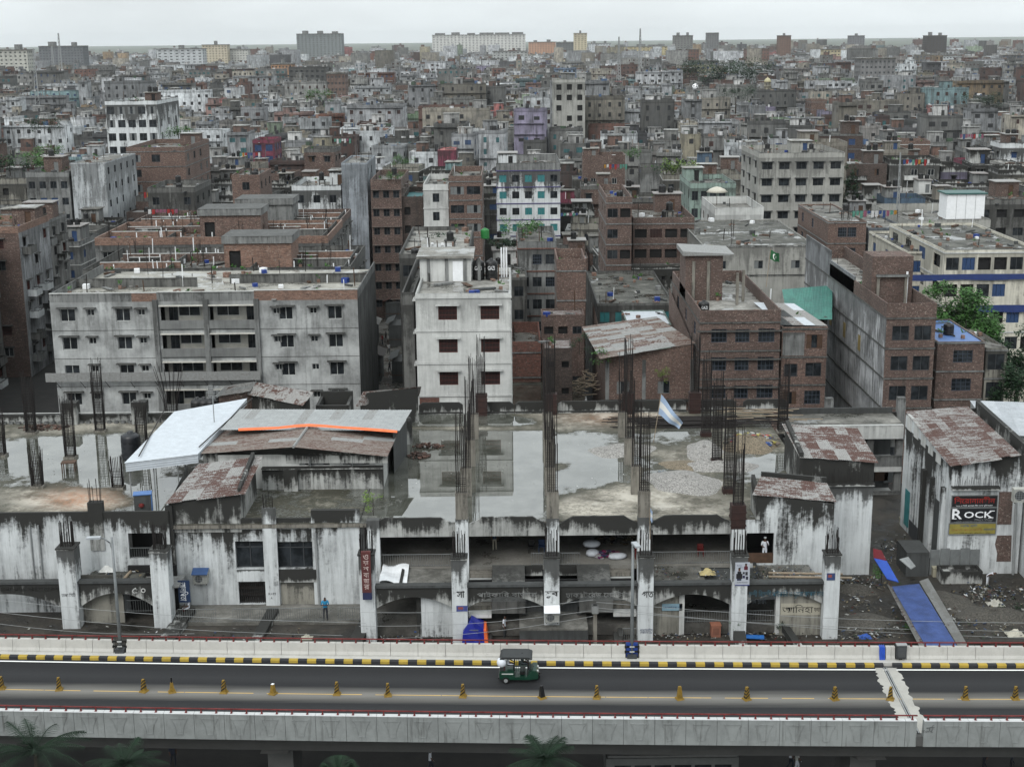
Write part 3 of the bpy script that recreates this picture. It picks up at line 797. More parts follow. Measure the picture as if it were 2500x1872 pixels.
# ---- arcade beams with low arches
def arch(xa, xb, zt, zs, zc, Y=YP+0.3, t=0.35, mat='mould', lip=True):
 n = 18; pts = [(xa, Y, zt), (xa, Y, zs)]
 for i in range(n+1):
  u = i/n; s = 2*u-1
  pts.append((xa+0.06+(xb-xa-0.12)*u, Y, zs+(zc-zs)*(1-abs(s)**2.0)))
 pts += [(xb, Y, zs), (xb, Y, zt)]
 k = MB()
 top = [(p[0], p[2]) for p in pts[2:2+n+1]]
 for (xA, zA), (xB, zB) in zip(top, top[1:]):
  k.hexa([(xA, Y, zA), (xB, Y, zB), (xB, Y+t, zB), (xA, Y+t, zA), (xA, Y, zt), (xB, Y, zt), (xB, Y+t, zt), (xA, Y+t, zt)])
 b = mp_(k, 'arch_beam', MT[mat])
 if lip:
  c = MB(); c.box(xa, Y-0.12, zt, xb, Y+t+0.12, zt+0.16); adopt(c.build('coping', MT['dgrey']), b)
 return b
zt, zs, zc = Z_at(1100, 1270, YP), Z_at(1100, 1314, YP), Z_at(1100, 1291, YP)
for i in range(5): arch(pxs[i]+0.5, pxs[i+1]-0.5, zt, zs, zc)
ztl, zsl, zcl = Z_at(250, 1262, YPL), Z_at(250, 1313, YPL), Z_at(250, 1284, YPL)
arch(lpx[0]+0.6, lpx[1]-0.6, ztl, zsl, zcl, YPL+0.3); arch(-38.5, lpx[0]-0.6, ztl, zsl, zcl, YPL+0.3)
# raised lettering on the beams, letters on the pillars
for txt, px, py, wd, mat in (('ঢাকা সিটি করপোরেশন ০০০', 80, 1270, 5.4, 'mould'), ('৫ ০', 300, 1275, 0.9, 'pale'), ('পাইকারি বাজার', 1095, 1283, 4.0, 'grey'), ('ঢাকা ট্রেড সেন্টার', 1290, 1283, 4.2, 'grey')):
 p = W(px, py, (YPL if px < 400 else YP)+0.28); lettering(txt, MT[mat], p, width=wd, height=0.42, parent=mk, extrude=0.03, name='raised_lettering')
for txt, px, py, wd in (('হুব', 1192, 1284, 0.9), ('গত', 1399, 1283, 0.8), ('সা', 995, 1283, 0.55)):
 p = W(px, py, YP-0.02); lettering(txt, MT['dark'], p, width=wd, height=0.5, parent=mk, bold=0.01, name='painted_lettering')
for txt, px, py, wd, ht, c in (('বৃহত্তম দেশী বিদেশী পাইকারি ও খুচরা কাপড় মার্কেট', 1690, 1283, 6.6, 0.62, (0.05, 0.13, 0.17)), ('করপোরেশন ঢাকা', 1620, 1299, 2.2, 0.36, (0.04, 0.05, 0.06)), ('ঢাকা সিটি', 148, 1284, 0.95, 0.3, (0.04, 0.04, 0.05)), ('গার্মেন্টস', 1396, 1360, 0.85, 0.28, (0.02, 0.05, 0.14)), ('দোকান নং ১৪৮', 1396, 1366, 0.8, 0.14, (0.02, 0.05, 0.14))):
 p = W(px, py, (YPL if px < 400 else YP)-0.015 if wd < 1.0 else YP+0.28); lettering(txt, flat(c, 0.8), p, width=wd, height=ht, parent=mk, name='painted_lettering')
# ---- sunken canopies over the arcade (bays 1, 4, 5) and stairs (bays 2, 3)
def canopy(xa, xb, z=8.9, yb=YG-0.06, yf=YP+0.75, mat='slabd'):
 k = MB(); k.box(xa, yf, z-0.22, xb, yb, z); c = mp_(k, 'canopy_slab', MT['slab'])
 u = MB(); u.box(xa, yf-0.002, z, xb, yf+0.22, z+0.22); u.box(xa, yf+0.22, z, xa+0.2, yb, z+0.22); adopt(u.build('upstand', MT['mould']), c)
canopy(pxs[0]+2.0, pxs[1]-0.55); canopy(pxs[3]+0.55, pxs[4]-2.0); canopy(pxs[4]+1.7, pxs[5]-0.55)
k = MB(); k.box(pxs[0]+0.55, YP+0.8, 8.5, pxs[0]+2.0, YG-0.06, 8.62); k.box(pxs[4]-2.0, YP+0.8, 8.6, pxs[4]+1.7, YG-0.06, 8.7); mp_(k, 'canopy_slab', MT['dgrey'])
for s, xc, xo in ((1, pxs[1]+0.55, pxs[2]-0.5), (-1, pxs[3]-0.55, pxs[2]+0.5)):
 for i in range(6):
  k = MB(); xa, xb = sorted((xc, xc+s*1.55)); k.box(xa, YG-0.72*(i+1)+0.05, 8.72-0.3*(i+1), xb, YG-0.72*i+0.05, 9.0-0.3*(i+1)+0.0); mp_(k, 'stair_step', MT['pale' if i % 2 else 'conc'])
 xa, xb = sorted((xc+s*1.58, xc+s*3.85)); ym = YG-2.3
 k = MB(); k.hexa([(xa, ym, 8.0), (xb, ym, 8.0), (xb, YG-0.05, 8.7), (xa, YG-0.05, 8.7), (xa, ym, 8.55), (xb, ym, 8.55), (xb, YG-0.05, 9.1), (xa, YG-0.05, 9.1)])
 k.hexa([(xa, YP+0.8, 7.2), (xb, YP+0.8, 7.2), (xb, ym, 8.0), (xa, ym, 8.0), (xa, YP+0.8, 8.05), (xb, YP+0.8, 8.05), (xb, ym-0.003, 8.55), (xa, ym-0.003, 8.55)]); mp_(k, 'stair_hood', MT['grey2'])
 xa, xb = sorted((xc+s*3.86, xo)); k = MB(); k.box(xa, YG-0.1, 8.3, xb, YG+0.1, 9.02); mp_(k, 'gallery_edge', MT['mould'])
# ---- lower floor of the arcade
k = MB(); k.box(pxs[0]-0.4, YP+1.0, 5.5, pxs[5]+0.3, 97.0, 6.3); mp_(k, 'arcade_floor', slab((0.09, 0.085, 0.078), amt=0.5, wet=0.05, light=(.14, .135, .12)))
k = MB(); k.box(pxs[0]-0.4, 97.0, 5.5, pxs[5]+0.3, 97.3, 8.7); mp_(k, 'arcade_back_wall', MT['dark'])  # coloured near black in place of the arcade's inner shade
k = MB(); k.box(pxs[0]+3.35, YP+0.9, ZY, pxs[1]-0.5, YP+1.1, 8.75); mp_(k, 'infill_wall', MT['white2'])
k = MB(); k.box(pxs[0]+3.2, YP+0.85, ZY, pxs[0]+3.5, YP+1.25, 8.75); mp_(k, 'arcade_post', MT['mould'])
k = MB(); k.box(pxs[4]+2.9, YP+0.75, ZY-0.1, pxs[5]-0.5, YP+0.95, 8.6); iw = mp_(k, 'infill_wall', MT['beige'])
k = MB(); k.box(pxs[4]+2.95, YP+0.735, 6.9, pxs[5]-0.55, YP+0.749, 7.75); mp_(k, 'whitewash_panel', plaster((0.4, 0.38, 0.32), 0.4, 0.0, patch=0.2))
p = Vector(((pxs[4]+pxs[5])/2+1.0, YP+0.72, 7.35)); lettering('আনিহা', MT['dark'], p, width=2.1, height=0.62, parent=mk, bold=-0.005, name='graffiti'); lettering('ফ্যাশন', MT['dark'], p+Vector((1.45, 0, -0.05)), width=0.7, height=0.3, parent=mk, name='graffiti')
k = MB(); k.box(pxs[4]+2.6, YP+0.75, ZY, pxs[4]+2.88, YP+1.2, 8.6); mp_(k, 'arcade_post', MT['pale'])
k = MB(); k.box(pxs[3]+2.35, YP+0.8, ZY, pxs[3]+2.7, YP+1.2, 8.7); mp_(k, 'arcade_post', MT['pale'])
k = MB(); k.box(pxs[3]+0.5, YP+0.9, ZY, pxs[3]+2.4, YP+1.05, 8.75); mp_(k, 'infill_wall', MT['beige'])
for a, b in ((pxs[3]+2.8, pxs[4]-0.5), (pxs[4]+0.5, pxs[4]+2.5)): railing(mk, (a, YP+1.1, 0), (b, YP+1.1, 0), 6.3, 0.8)
k = MB(); k.box(pxs[1]+0.5, YP+3.3, ZY, pxs[3]-0.5, YP+3.5, 8.6); mp_(k, 'stair_shade_backing', MT['dark'])  # added black backing: paints the shade under the two middle arches
# entrance block and side stairs under the two middle arches
bxl, bxr = W(1122, 1350, 88.6).x, W(1270, 1350, 88.6).x
k = MB(); k.box(bxl, 88.4, 3.0, bxr, 91.6, 6.55); b_ = mp_(k, 'entrance_block', MT['dgrey'])
k = MB(); k.box(bxl, 88.38, 6.55, bxr, 91.6, 6.68); adopt(k.build('block_top', MT['slab']), b_)
for s, xc in ((1, pxs[1]+0.6), (-1, pxs[3]-0.6)):
 for i in range(7):
  k = MB(); xa, xb = sorted((xc+s*(0.9+0.3*i), xc+s*(0.9+0.3*(i+1)))); k.box(xa, 88.6, 3.2, xb, 90.2, 6.0-0.28*i); mp_(k, 'stair_step', MT['grey2'])
 for i in range(6):
  k = MB(); xa, xb = sorted((xc+s*(1.9+0.34*i), xc+s*(1.9+0.34*(i+1)))); k.box(xa, YP+1.5, 8.3-0.3*i, xb, YP+3.0, 8.75-0.28*i); mp_(k, 'stair_step', MT['dgrey'])
 xa, xb = sorted((xc, xc+s*0.95)); railing(mk, (xa, 88.7, 0), (xb, 88.7, 0), 5.6, 0.9, 0.13)
 xa, xb = sorted((xc+s*3.9, pxs[2])); k = MB(); k.box(xa, YP+1.3, 7.1, xb, YP+1.45, 8.1); mp_(k, 'stair_parapet', MT['dgrey'])
# ---- right wing: whitewashed wall with the doorway, two sheds with rusted roofs
yw = YG
rx0, rx1 = gx[4]+0.45, W(1800, 1150, yw).x
zl, zr_ = Z_at(1645, 1066, yw), Z_at(1803, 1086, yw)
dl, dr = W(1612, 1190, yw).x, W(1671, 1190, yw).x
k = MB()
wall_grid(k, (rx0, yw, 0), (1, 0, 0), (0, -1, 0), rx1-rx0, ZY, 12.25, [(dl-rx0, dr-rx0, 9.0, 11.25)], 0.25)
sl = W(1643, 1080, yw).x
k.prism([(sl, yw, 12.25), (rx1, yw, 12.25), (rx1, yw, zr_-0.12), (sl, yw, zl-0.12)], (0, 0.2, 0))
k.quad((rx1, yw, ZY), (rx1, 101, ZY), (rx1, 101, zr_), (rx1, yw, zr_));
wr = mp_(k, 'wing_wall', MT['white'])
k = MB(); k.box(dl+0.02, yw+0.05, 9.0, dr-0.02, yw+0.12, 9.75); mp_(k, 'door_board', MT['wood'])
k = MB(); k.box(dl-0.3, yw+3.2, 8.9, dr+1.0, yw+3.4, 12.1); k.box(dl-0.3, yw+0.3, 8.85, dr+1.0, yw+3.4, 9.0); mp_(k, 'room_lining', MT['dark'])  # near-black lining paints the unlit room behind the doorway
sh = empty('tin_shed', (sl+3, yw+3, ZR), 0, 'small roof shed with rust-red tin roof above the man in white', 'shed')
zb = zl + 0.5
q = [at_z(1627, 1068, zl), at_z(1806, 1083, zr_), at_z(1787, 1044, zr_+0.55), at_z(1643, 1029, zl+0.55)]
sheet_roof(sh, q, 5, 2, [MT['rust1'], MT['rust2'], MT['rust3']], [3, 3, 1], ragged=0.03)
k = MB(); q2 = [at_z(1645, 1030, zl+0.4), at_z(1786, 1042, zr_+0.4)]
k.hexa([(q2[0].x, q2[0].y, ZR), (q2[1].x, q2[1].y, ZR), (q2[1].x, q2[1].y+0.25, ZR), (q2[0].x, q2[0].y+0.25, ZR), (q2[0].x, q2[0].y, zl+0.75), (q2[1].x, q2[1].y, zr_+0.75), (q2[1].x, q2[1].y+0.25, zr_+0.75), (q2[0].x, q2[0].y+0.25, zl+0.75)])
adopt(k.build('rear_wall', MT['mould']), sh)
k = MB(); k.hexa([(sl-0.25, yw, ZR), (sl, yw, ZR), (sl, q2[0].y, ZR), (sl-0.25, q2[0].y, ZR), (sl-0.25, yw, zl-0.1), (sl, yw, zl-0.1), (sl, q2[0].y, zl+0.6), (sl-0.25, q2[0].y, zl+0.6)]); adopt(k.build('side_wall', MT['mould']), sh)
# second, taller shed block behind it
by = 100.6
bxa, bxb = W(1735, 1000, by).x, W(1889, 1000, by).x
zf1, zf2 = Z_at(1735, 985, by), Z_at(1890, 994, by)
bl = empty('stair_block', (bxa+4, by+4, ZY), 0, 'tall whitewashed block with patched rusty tin roof left of the alley', 'building')
def bp(mb, name, mat): return adopt(mb.build(name, mat), bl)
qa = at_z(1690, 916, zf1+0.9); qb = at_z(1853, 926, zf2+0.9)
k = MB()
k.quad((bxa, by, 10), (bxb, by, 10), (bxb, by, zf2-0.1), (bxa, by, zf1-0.1)); k.quad((bxb, by, 0), (bxb, qb.y, 0), (bxb, qb.y, zf2+0.6), (bxb, by, zf2-0.1)); k.quad((bxa, qa.y, 10), (bxa, by, 10), (bxa, by, zf1-0.1), (bxa, qa.y, zf1+0.6)); k.quad((bxb, qb.y, 8), (bxa, qa.y, 8), (bxa, qa.y, zf1+0.6), (bxb, qb.y, zf2+0.6))
bp(k, 'upper_wall', MT['mould'])
k = MB(); k.quad((bxa, by-0.05, ZY-1), (bxb, by-0.05, ZY-1), (bxb, by-0.05, Z_at(1850, 1048, by)), (bxa, by-0.05, Z_at(1850, 1048, by))); bp(k, 'lower_wall', MT['white2'])
k = MB(); zz = Z_at(1850, 1045, by); k.box(bxa-0.2, by-0.3, zz-0.1, bxb+0.05, by-0.06, zz+0.12); l_ = bp(k, 'ledge', MT['mould'])
k = MB()
for i in range(26):
 X = bxa+0.6+i*(bxb-bxa-1)/26+R.uniform(-.1, .1); k.tube((X, by-0.2, zz), (X+R.uniform(-.12, .12), by-0.25, zz+R.uniform(0.6, 1.5)), 0.016, 3)
adopt(k.build('rebar', MT['rebar']), l_)
sheet_roof(bl, [at_z(1727, 986, zf1-0.05), at_z(1894, 996, zf2-0.05), qb, qa], 6, 4, [MT['rust1'], MT['rust2'], MT['rust3'], MT['zinc']], [4, 4, 3, .6])
k = MB(); k.hexa([(bxa-0.3, by-0.1, 11), (bxa-0.003, by-0.1, 11), (bxa-0.003, qa.y, 11), (bxa-0.3, qa.y, 11), (bxa-0.3, by-0.1, zf1+0.3), (bxa-0.003, by-0.1, zf1+0.3), (bxa-0.003, qa.y, zf1+1.2), (bxa-0.3, qa.y, zf1+1.2)]); bp(k, 'gable_parapet', MT['mould'])
# ================================================================== left wing of the market
YO = 94.5
zo = lambda y, x=600: Z_at(x, y, YO)
xo = lambda x, y=1200: X_at(x, y, YO)
ow = empty('office_wing', (xo(575), YO, ZY), 0, 'whitewashed market wing with two big dark windows and a folding iron gate', 'building')
def op_(mb, name, mat): return adopt(mb.build(name, mat), ow)
xl, xr = xo(368), xo(780)
zt1 = 12.3
ops = [(xo(509), xo(570), zo(1227), zo(1168)), (xo(597), xo(684), zo(1228), zo(1170)), (xo(516, 1280), xo(575, 1280), 6.15, zo(1254))]
k = MB(); wall_grid(k, (xl, YO, 0), (1, 0, 0), (0, -1, 0), xr-xl, ZY-0.5, zt1, [(a-xl, b-xl, c, d) for a, b, c, d in ops], 0.3)
k.quad((xr, YO, ZY), (xr, 104, ZY), (xr, 104, zt1), (xr, YO, zt1))
op_(k, 'front_wall', MT['white'])
k = MB(); k.box(xo(676), YO-0.12, ZY, xr, YO-0.003, zo(1102)); k.box(xo(676), YO-0.003, zt1, xr, YO+0.25, zo(1102)); op_(k, 'end_wall', MT['white'])
k = MB(); k.box(xo(524), YO-0.06, zo(1142), xo(676)-0.003, YO+0.16, zo(1119)); op_(k, 'parapet', MT['mould'])
k = MB(); k.box(xo(571), YO-0.25, ZY, xo(601), YO-0.004, zo(1095)); pl_ = op_(k, 'pilaster', MT['white2'])
adopt(rebar_cage(None, (xo(585), YO-0.1, zo(1095)), 1.1, 0.6, 0.3, 8, 0.05, r=0.018), pl_)
k = MB(); k.box(xo(603), YO-0.02, 6.1, xo(686), YO-0.005, zo(1256)); op_(k, 'bricked_up_bay', MT['beige'])
k = MB(); k.box(xo(601), YO-0.16, zo(1256), xo(686), YO-0.004, zo(1229)); k2 = op_(k, 'spandrel', MT['mould'])
k = MB(); k.box(xo(510), YO-0.1, zo(1254), xo(570.5), YO-0.004, zo(1229)); op_(k, 'spandrel', MT['white2'])
k = MB(); k.tube((xo(686.5), YO-0.2, 6.0), (xo(684), YO-0.2, zo(1150)), 0.09, 8); op_(k, 'downpipe', MT['greyp'])
for (a, b, c, d), np_ in ((ops[0], 2), (ops[1], 3)):
 k = MB(); y = YO+0.28
 k.box(a, y, c, b, y+0.05, c+0.07); k.box(a, y, d-0.55, b, y+0.05, d-0.48); k.box(a, y, d-0.06, b, y+0.05, d)
 for i in range(np_+1): X = a+(b-a-0.06)*i/np_; k.box(X, y, c, X+0.06, y+0.05, d)
 w_ = op_(k, 'window', MT['dgreyp'])
 for i in range(np_):
  g_ = MB(); g_.quad((a+(b-a)*i/np_, y+0.03, c), (a+(b-a)*(i+1)/np_, y+0.03, c), (a+(b-a)*(i+1)/np_, y+0.03, d), (a+(b-a)*i/np_, y+0.03, d)); adopt(g_.build('pane', MT['gl']), w_)
# folding lattice gate
a, b, c, d = ops[2]
k = MB(); n = 14
for i in range(n+1): X = a+(b-a)*i/n; k.box(X-0.02, YO+0.2, c, X+0.02, YO+0.24, d)
for z in (0.35, 0.62, 0.82):
 zz = c+(d-c)*z
 for i in range(n): X = a+(b-a)*i/n; Xn = a+(b-a)*(i+1)/n; k.tube((X, YO+0.18, zz), (Xn, YO+0.18, zz+0.22), 0.015, 3); k.tube((X, YO+0.18, zz+0.22), (Xn, YO+0.18, zz), 0.015, 3)
op_(k, 'folding_gate', MT['iron'])
k = MB(); k.box(a-0.2, YO+1.6, 5, b+0.2, YO+1.8, 9); k.box(a-0.3, YO+0.3, 5.9, b+0.3, YO+1.8, 6.1); op_(k, 'hall_lining', MT['dgrey'])
k = MB(); k.box(xo(505), YO+2.5, 8, xo(690), YO+2.7, 12.1); op_(k, 'room_lining', MT['dark'])  # black sheet standing for the unlit room behind the windows
lettering('R+M', MT['dark'], Vector((xo(589, 1279), YO-0.262, zo(1279))), width=0.5, height=0.18, parent=ow, name='graffiti')
lettering('A', MT['dark'], Vector((xo(588, 1288), YO-0.262, zo(1288))), width=0.13, height=0.16, parent=ow, name='graffiti')
# left shed over it with rusty roof
zA, zB = zo(1087, 360), zo(1066, 529)
ls = empty('tin_shed', (xo(450), YO+3, ZR), 0, 'roof shed with striped rusty tin roof beside the big white awning', 'shed')
q = [at_z(360, 1085, zA+0.1), at_z(531, 1062, zB+0.1), at_z(566, 986, zB+0.9), at_z(428, 1003, zA+0.9)]
sheet_roof(ls, q, 5, 4, [MT['rust1'], MT['rust2'], MT['rust3'], MT['zinc']], [4, 3, 2, 1])
k = MB(); k.prism([(xo(372), YO-0.05, zo(1149, 450)), (xo(526), YO-0.05, zo(1149, 450)), (xo(526), YO-0.05, zB), (xo(372), YO-0.05, zA)], (0, 0.25, 0)); adopt(k.build('front_wall', MT['mould']), ls)
xs_ = xo(526); qy = q[2].y
k = MB(); k.hexa([(xs_-0.2, YO+0.2, ZR), (xs_, YO+0.2, ZR), (xs_+0.05, qy, ZR), (xs_-0.2, qy, ZR), (xs_-0.2, YO+0.2, zB+0.35), (xs_, YO+0.2, zB+0.35), (xs_+0.05, qy, zB+1.25), (xs_-0.2, qy, zB+1.25)]); adopt(k.build('side_wall', MT['mould']), ls)
k = MB(); k.quad((xo(372), YO+0.2, ZR-1), (xo(372), q[3].y, ZR-1), (xo(372), q[3].y, zA+0.85), (xo(372), YO+0.2, zA)); adopt(k.build('side_wall', MT['grey2']), ls)
k = MB(); k.box(xo(366), YO-0.35, ZY, xo(381), YO-0.06, zA-0.1); op_(k, 'corner_pier', MT['mould'])
# ---- far left wall of the hall
YW = 94.0
lw0, lw1 = -44.0, X_at(366, 1150, YW)
oa, ob_, oc, od = X_at(278, 1180, YW), X_at(353, 1180, YW), Z_at(310, 1206, YW), Z_at(310, 1151, YW)
zp_ = Z_at(180, 1106, YW)
k = MB(); wall_grid(k, (lw0, YW, 0), (1, 0, 0), (0, -1, 0), lw1-lw0, ZY, zp_, [(oa-lw0, ob_-lw0, oc, od)], 0.25)
k.quad((lw0, YW+0.2, ZR), (lw1, YW+0.2, ZR), (lw1, YW+0.2, zp_), (lw0, YW+0.2, zp_)); k.quad((lw0, YW, zp_), (lw1, YW, zp_), (lw1, YW+0.2, zp_), (lw0, YW+0.2, zp_))
mp_(k, 'front_wall', MT['white'])
k = MB(); k.box(oa-0.4, YW+2.4, oc-0.3, ob_+0.4, YW+2.6, od+0.4); k.box(oa-0.4, YW+0.26, oc-0.3, ob_+0.4, YW+2.6, oc); mp_(k, 'room_lining', MT['dark'])  # interior shade put into the lining colour
railing(mk, (oa, YW+0.12, 0), (ob_, YW+0.12, 0), oc, 0.75)
k = MB(); X = X_at(205, 1095, YW); k.box(X-0.5, YW-0.1, 10.5, X+0.5, YW+0.5, zp_+0.7); c = mp_(k, 'parapet_stub', MT['mould'])
adopt(rebar_cage(None, (X, YW+0.2, zp_+0.6), 1.8, 0.7, 0.4, 8, 0.1, r=0.018), c)
for px in (66, 84):
 k = MB(); k.tube((X_at(px, 1150, YW), YW-0.08, 6), (X_at(px, 1150, YW), YW-0.08, 12.4), 0.06, 6); mp_(k, 'downpipe', MT['greyp'])
k = MB(); k.box(X_at(170, 1240, 92)+0.3, YPL+0.8, 8.7, X_at(300, 1240, 92), YW-0.02, 8.9); mp_(k, 'canopy_slab', MT['slabd'])
k = MB(); k.box(X_at(300, 1240, 92)+0.02, YPL+0.8, 8.5, X_at(385, 1240, 92), YW-0.02, 8.62); mp_(k, 'canopy_slab', MT['zincg'])
k = MB(); k.box(lpx[0]+0.6, YPL+1.0, ZY, lpx[0]+3.4, YPL+1.15, 9.4); mp_(k, 'infill_wall', MT['beige'])
k = MB(); k.box(lpx[0]+3.4, YW-0.3, ZY, lpx[1]+0.5, YW-0.1, 9.4); mp_(k, 'arcade_back_wall', MT['dark'])  # near black too, shade of the left arcade put into the colour
railing(mk, (lpx[0]+3.5, YPL+1.2, 0), (lpx[1]-0.6, YPL+1.2, 0), 6.6, 0.85)
# ---- podium: yards in front of the hall, walkway
def yard_mat():
 m, t, b = newmat('dirty_yard'); N = NT(t)
 geo = N.n('ShaderNodeNewGeometry').outputs['Position']
 a = N.noise(geo, 0.5, 6.0, 0.7); f = N.noise(geo, 4.0, 6.0, 0.8)
 c = N.mix(N.ramp(a, 0.38, 0.64), (0.012, 0.011, 0.009), (0.045, 0.039, 0.031))
 c = N.mix(N.ramp(f, 0.58, 0.8, 0.0, 0.6), c, (0.11, 0.1, 0.085))
 N.link(c, b.inputs['Base Color']); N.link(N.ramp(a, 0.35, 0.5, 0.35, 0.9), b.inputs['Roughness'])
 N.link(N.bump(f, 0.6, 0.05), b.inputs['Normal'])
 return m
MY = yard_mat()
k = MB(); k.box(-48, 88.3, 4.6, pxs[0]-0.5, YW+0.1, 5.9); k.build('yard', MY, kind='structure')
k = MB(); k.box(pxs[0]-0.5+0.002, 88.2, 4.6, pxs[5]+0.5, 90.0, 5.45); k.build('yard', MY, kind='structure')
k = MB(); k.box(pxs[5]+0.502, 88.2, 4.6, 62, 120, 5.5); k.build('yard', MY, kind='structure')
k = MB(); k.box(xo(372), 91.3, 5.5, xo(782), YO-0.02, 6.12); op_(k, 'walkway', slab((0.16, 0.155, 0.14), amt=0.5, wet=0.1))
for a, b in ((385, 466), (503, 700), (731, 782)):
 railing(ow, (X_at(a, 1330, 91.4), 91.42, 0), (X_at(b, 1330, 91.4), 91.42, 0), 6.12, 0.95, 0.15, r=0.018)
# concrete gangway beams sloping out from the walls
for (xa, ya), (xb, yb), w in (((590, 1312), (548, 1390), 0.75), ((405, 1312), (352, 1392), 1.1), ((790, 1340), (762, 1395), 0.9), ((1597, 1362), (1602, 1395), 0.8), ((1697, 1350), (1730, 1400), 0.5)):
 p0, p1 = at_z(xa, ya, 6.5), at_z(xb, yb, 6.0)
 k = MB(); k.hexa([(p1.x-w/2, p1.y, p1.z-0.5), (p1.x+w/2, p1.y, p1.z-0.5), (p0.x+w/2, p0.y, p0.z-0.5), (p0.x-w/2, p0.y, p0.z-0.5), (p1.x-w/2, p1.y, p1.z), (p1.x+w/2, p1.y, p1.z), (p0.x+w/2, p0.y, p0.z), (p0.x-w/2, p0.y, p0.z)])
 mp_(k, 'ramp_beam', MT['mould'])
# ---- hall extension behind the small terrace
YT = 102.0
xt0, xt1 = X_at(566, 1030, YT), X_at(828, 1030, YT)
he = empty('workshop', (xt0+6, YT+6, ZR), 0, 'long workshop on the market roof with brown ridged roof and orange tarpaulin strip', 'building')
def hp(mb, name, mat): return adopt(mb.build(name, mat), he)
zl1, zl2 = Z_at(700, 1012, YT), Z_at(700, 985, YT)
k = MB(); k.box(xt0, YT, ZR, xt1, YT+0.25, zl1); hp(k, 'lower_wall', MT['mould'])
k = MB(); k.box(xt0, YT-0.2, zl1, xt1, YT+0.45, zl1+0.1); hp(k, 'ledge', MT['mould'])
k = MB(); k.box(X_at(615, 1040, YT), YT-0.45, ZR, X_at(645, 1040, YT), YT-0.003, zl1+0.02); hp(k, 'buttress', MT['mould'])
xw = lambda px: X_at(px, 1000, YT+0.4)
wops = [(xw(646), xw(712), zl1+0.15, zl2-0.1), (xw(740), xw(798), zl1+0.15, zl2-0.1)]
xh0 = X_at(470, 980, YT+0.4)
k = MB(); wall_grid(k, (xh0, YT+0.4, 0), (1, 0, 0), (0, -1, 0), xt1-xh0, ZR, zl2+0.05, [(a-xh0, b-xh0, c, d) for a, b, c, d in wops], 0.15)
k.quad((xt1, YT+0.4, ZR), (xt1, 112.5, ZR), (xt1, 112.5, zl2), (xt1, YT+0.4, zl2)); hp(k, 'upper_wall', MT['pale'])
for a, b, c, d in wops:
 n = 5
 for i in range(n):
  if i in (1, 4): continue
  k = MB(); k.box(a+(b-a)*i/n+0.02, YT+0.46, c, a+(b-a)*(i+1)/n-0.02, YT+0.5, d)
  for z in (0.33, 0.66): k.box(a+(b-a)*i/n+0.02, YT+0.445, c+(d-c)*z, a+(b-a)*(i+1)/n-0.02, YT+0.46, c+(d-c)*z+0.03)
  hp(k, 'shutter', MT['frameg'])
 k = MB(); k.obox(((a+(b-a)*0.35), YT+0.2, (c+d)/2), (0.04, 0.55, d-c), 0.4); hp(k, 'shutter', MT['frameg'])
k = MB(); k.box(xt0, YT+3, ZR+0.5, xt1-0.3, YT+3.1, zl2); hp(k, 'room_lining', MT['dark'])  # black sheet in place of the workshop's inner shade
ze = zl2 + 0.1; zr2 = ze + 0.9
fl, fr, ff_ = at_z(436, 980, ze), at_z(836, 986, ze), at_z(634, 966, zr2)
bl_, br_, bf = at_z(471, 929, ze), at_z(860, 933, ze), at_z(667, 920, zr2)
sheet_roof(he, [fl, ff_, bf, bl_], 3, 7, [MT['brownsheet'], MT['zincg']], [6, 1], along='u', name='roof_sheet', ragged=0.0, ridges=4)
sheet_roof(he, [ff_, fr, br_, bf], 3, 7, [MT['brownsheet'], MT['zincg']], [6, 1], along='u', ragged=0.0, ridges=4)
k = MB(); k.path([ff_ + Vector((0, -.1, .06)), bf + Vector((0, 0, .06))], 0.11, 6); hp(k, 'ridge_cap', MT['zincg'])
k = MB(); k.poly([fl - Vector((0, -.35, 0.1)), fr - Vector((0, -.35, 0.1)), ff_ - Vector((0, -.35, 0.1))]); k.quad(fl+Vector((0, .35, -.9)), fr+Vector((0, .35, -.6)), fr+Vector((0, .35, -.1)), fl+Vector((0, .35, -.1))); hp(k, 'gable', MT['mould'])
gq = [at_z(479, 928, ze+0.75), at_z(860, 930, ze+0.75), at_z(888, 886, ze+1.0), at_z(520, 884, ze+1.0)]
sheet_roof(he, gq, 16, 2, [MT['zincg'], flat((0.33, 0.34, 0.34), 0.55)], [1, 3], amp=0.012, ridges=5, ragged=0.0)
k = MB(); p, q_ = gq[1], gq[2]; k.quad((p.x-0.4, p.y, ZR), (q_.x-0.4, q_.y, ZR), (q_.x-0.4, q_.y, q_.z-0.1), (p.x-0.4, p.y, p.z-0.1)); k.quad((q_.x-0.4, q_.y, ZR), (gq[3].x, gq[3].y, ZR), (gq[3].x, gq[3].y, q_.z-.1), (q_.x-0.4, q_.y, q_.z-.1)); hp(k, 'side_wall', MT['dgrey'])
k = MB(); p = at_z(858, 990, ZR); k.lathe([(0.55, 0), (0.55, 2.0), (0.45, 2.2)], 12, (p.x+0.4, p.y+4.5, ZR)); hp(k, 'round_column', MT['mould'])
# orange tarpaulin strip with weights, lying along the joint of the roofs
t_pts = [(515, 927), (560, 925), (600, 923), (640, 919), (668, 917.5), (700, 919), (740, 922), (790, 926), (830, 929), (858, 931)]
k = MB(); prev = None
for i, (px, py) in enumerate(t_pts):
 zz = ze+0.86 + 0.2*math.exp(-((px-667)/90)**2)
 a = at_z(px, py+3.5, zz); b = at_z(px, py-2.0+R.uniform(-.6, .6), zz+0.12)
 if prev: k.quad(prev[0], a, b, prev[1])
 prev = (a, b)
k.build('tarpaulin', MT['orange'], label='bright orange tarpaulin strip lying across the grey and brown roofs', cat='tarpaulin')
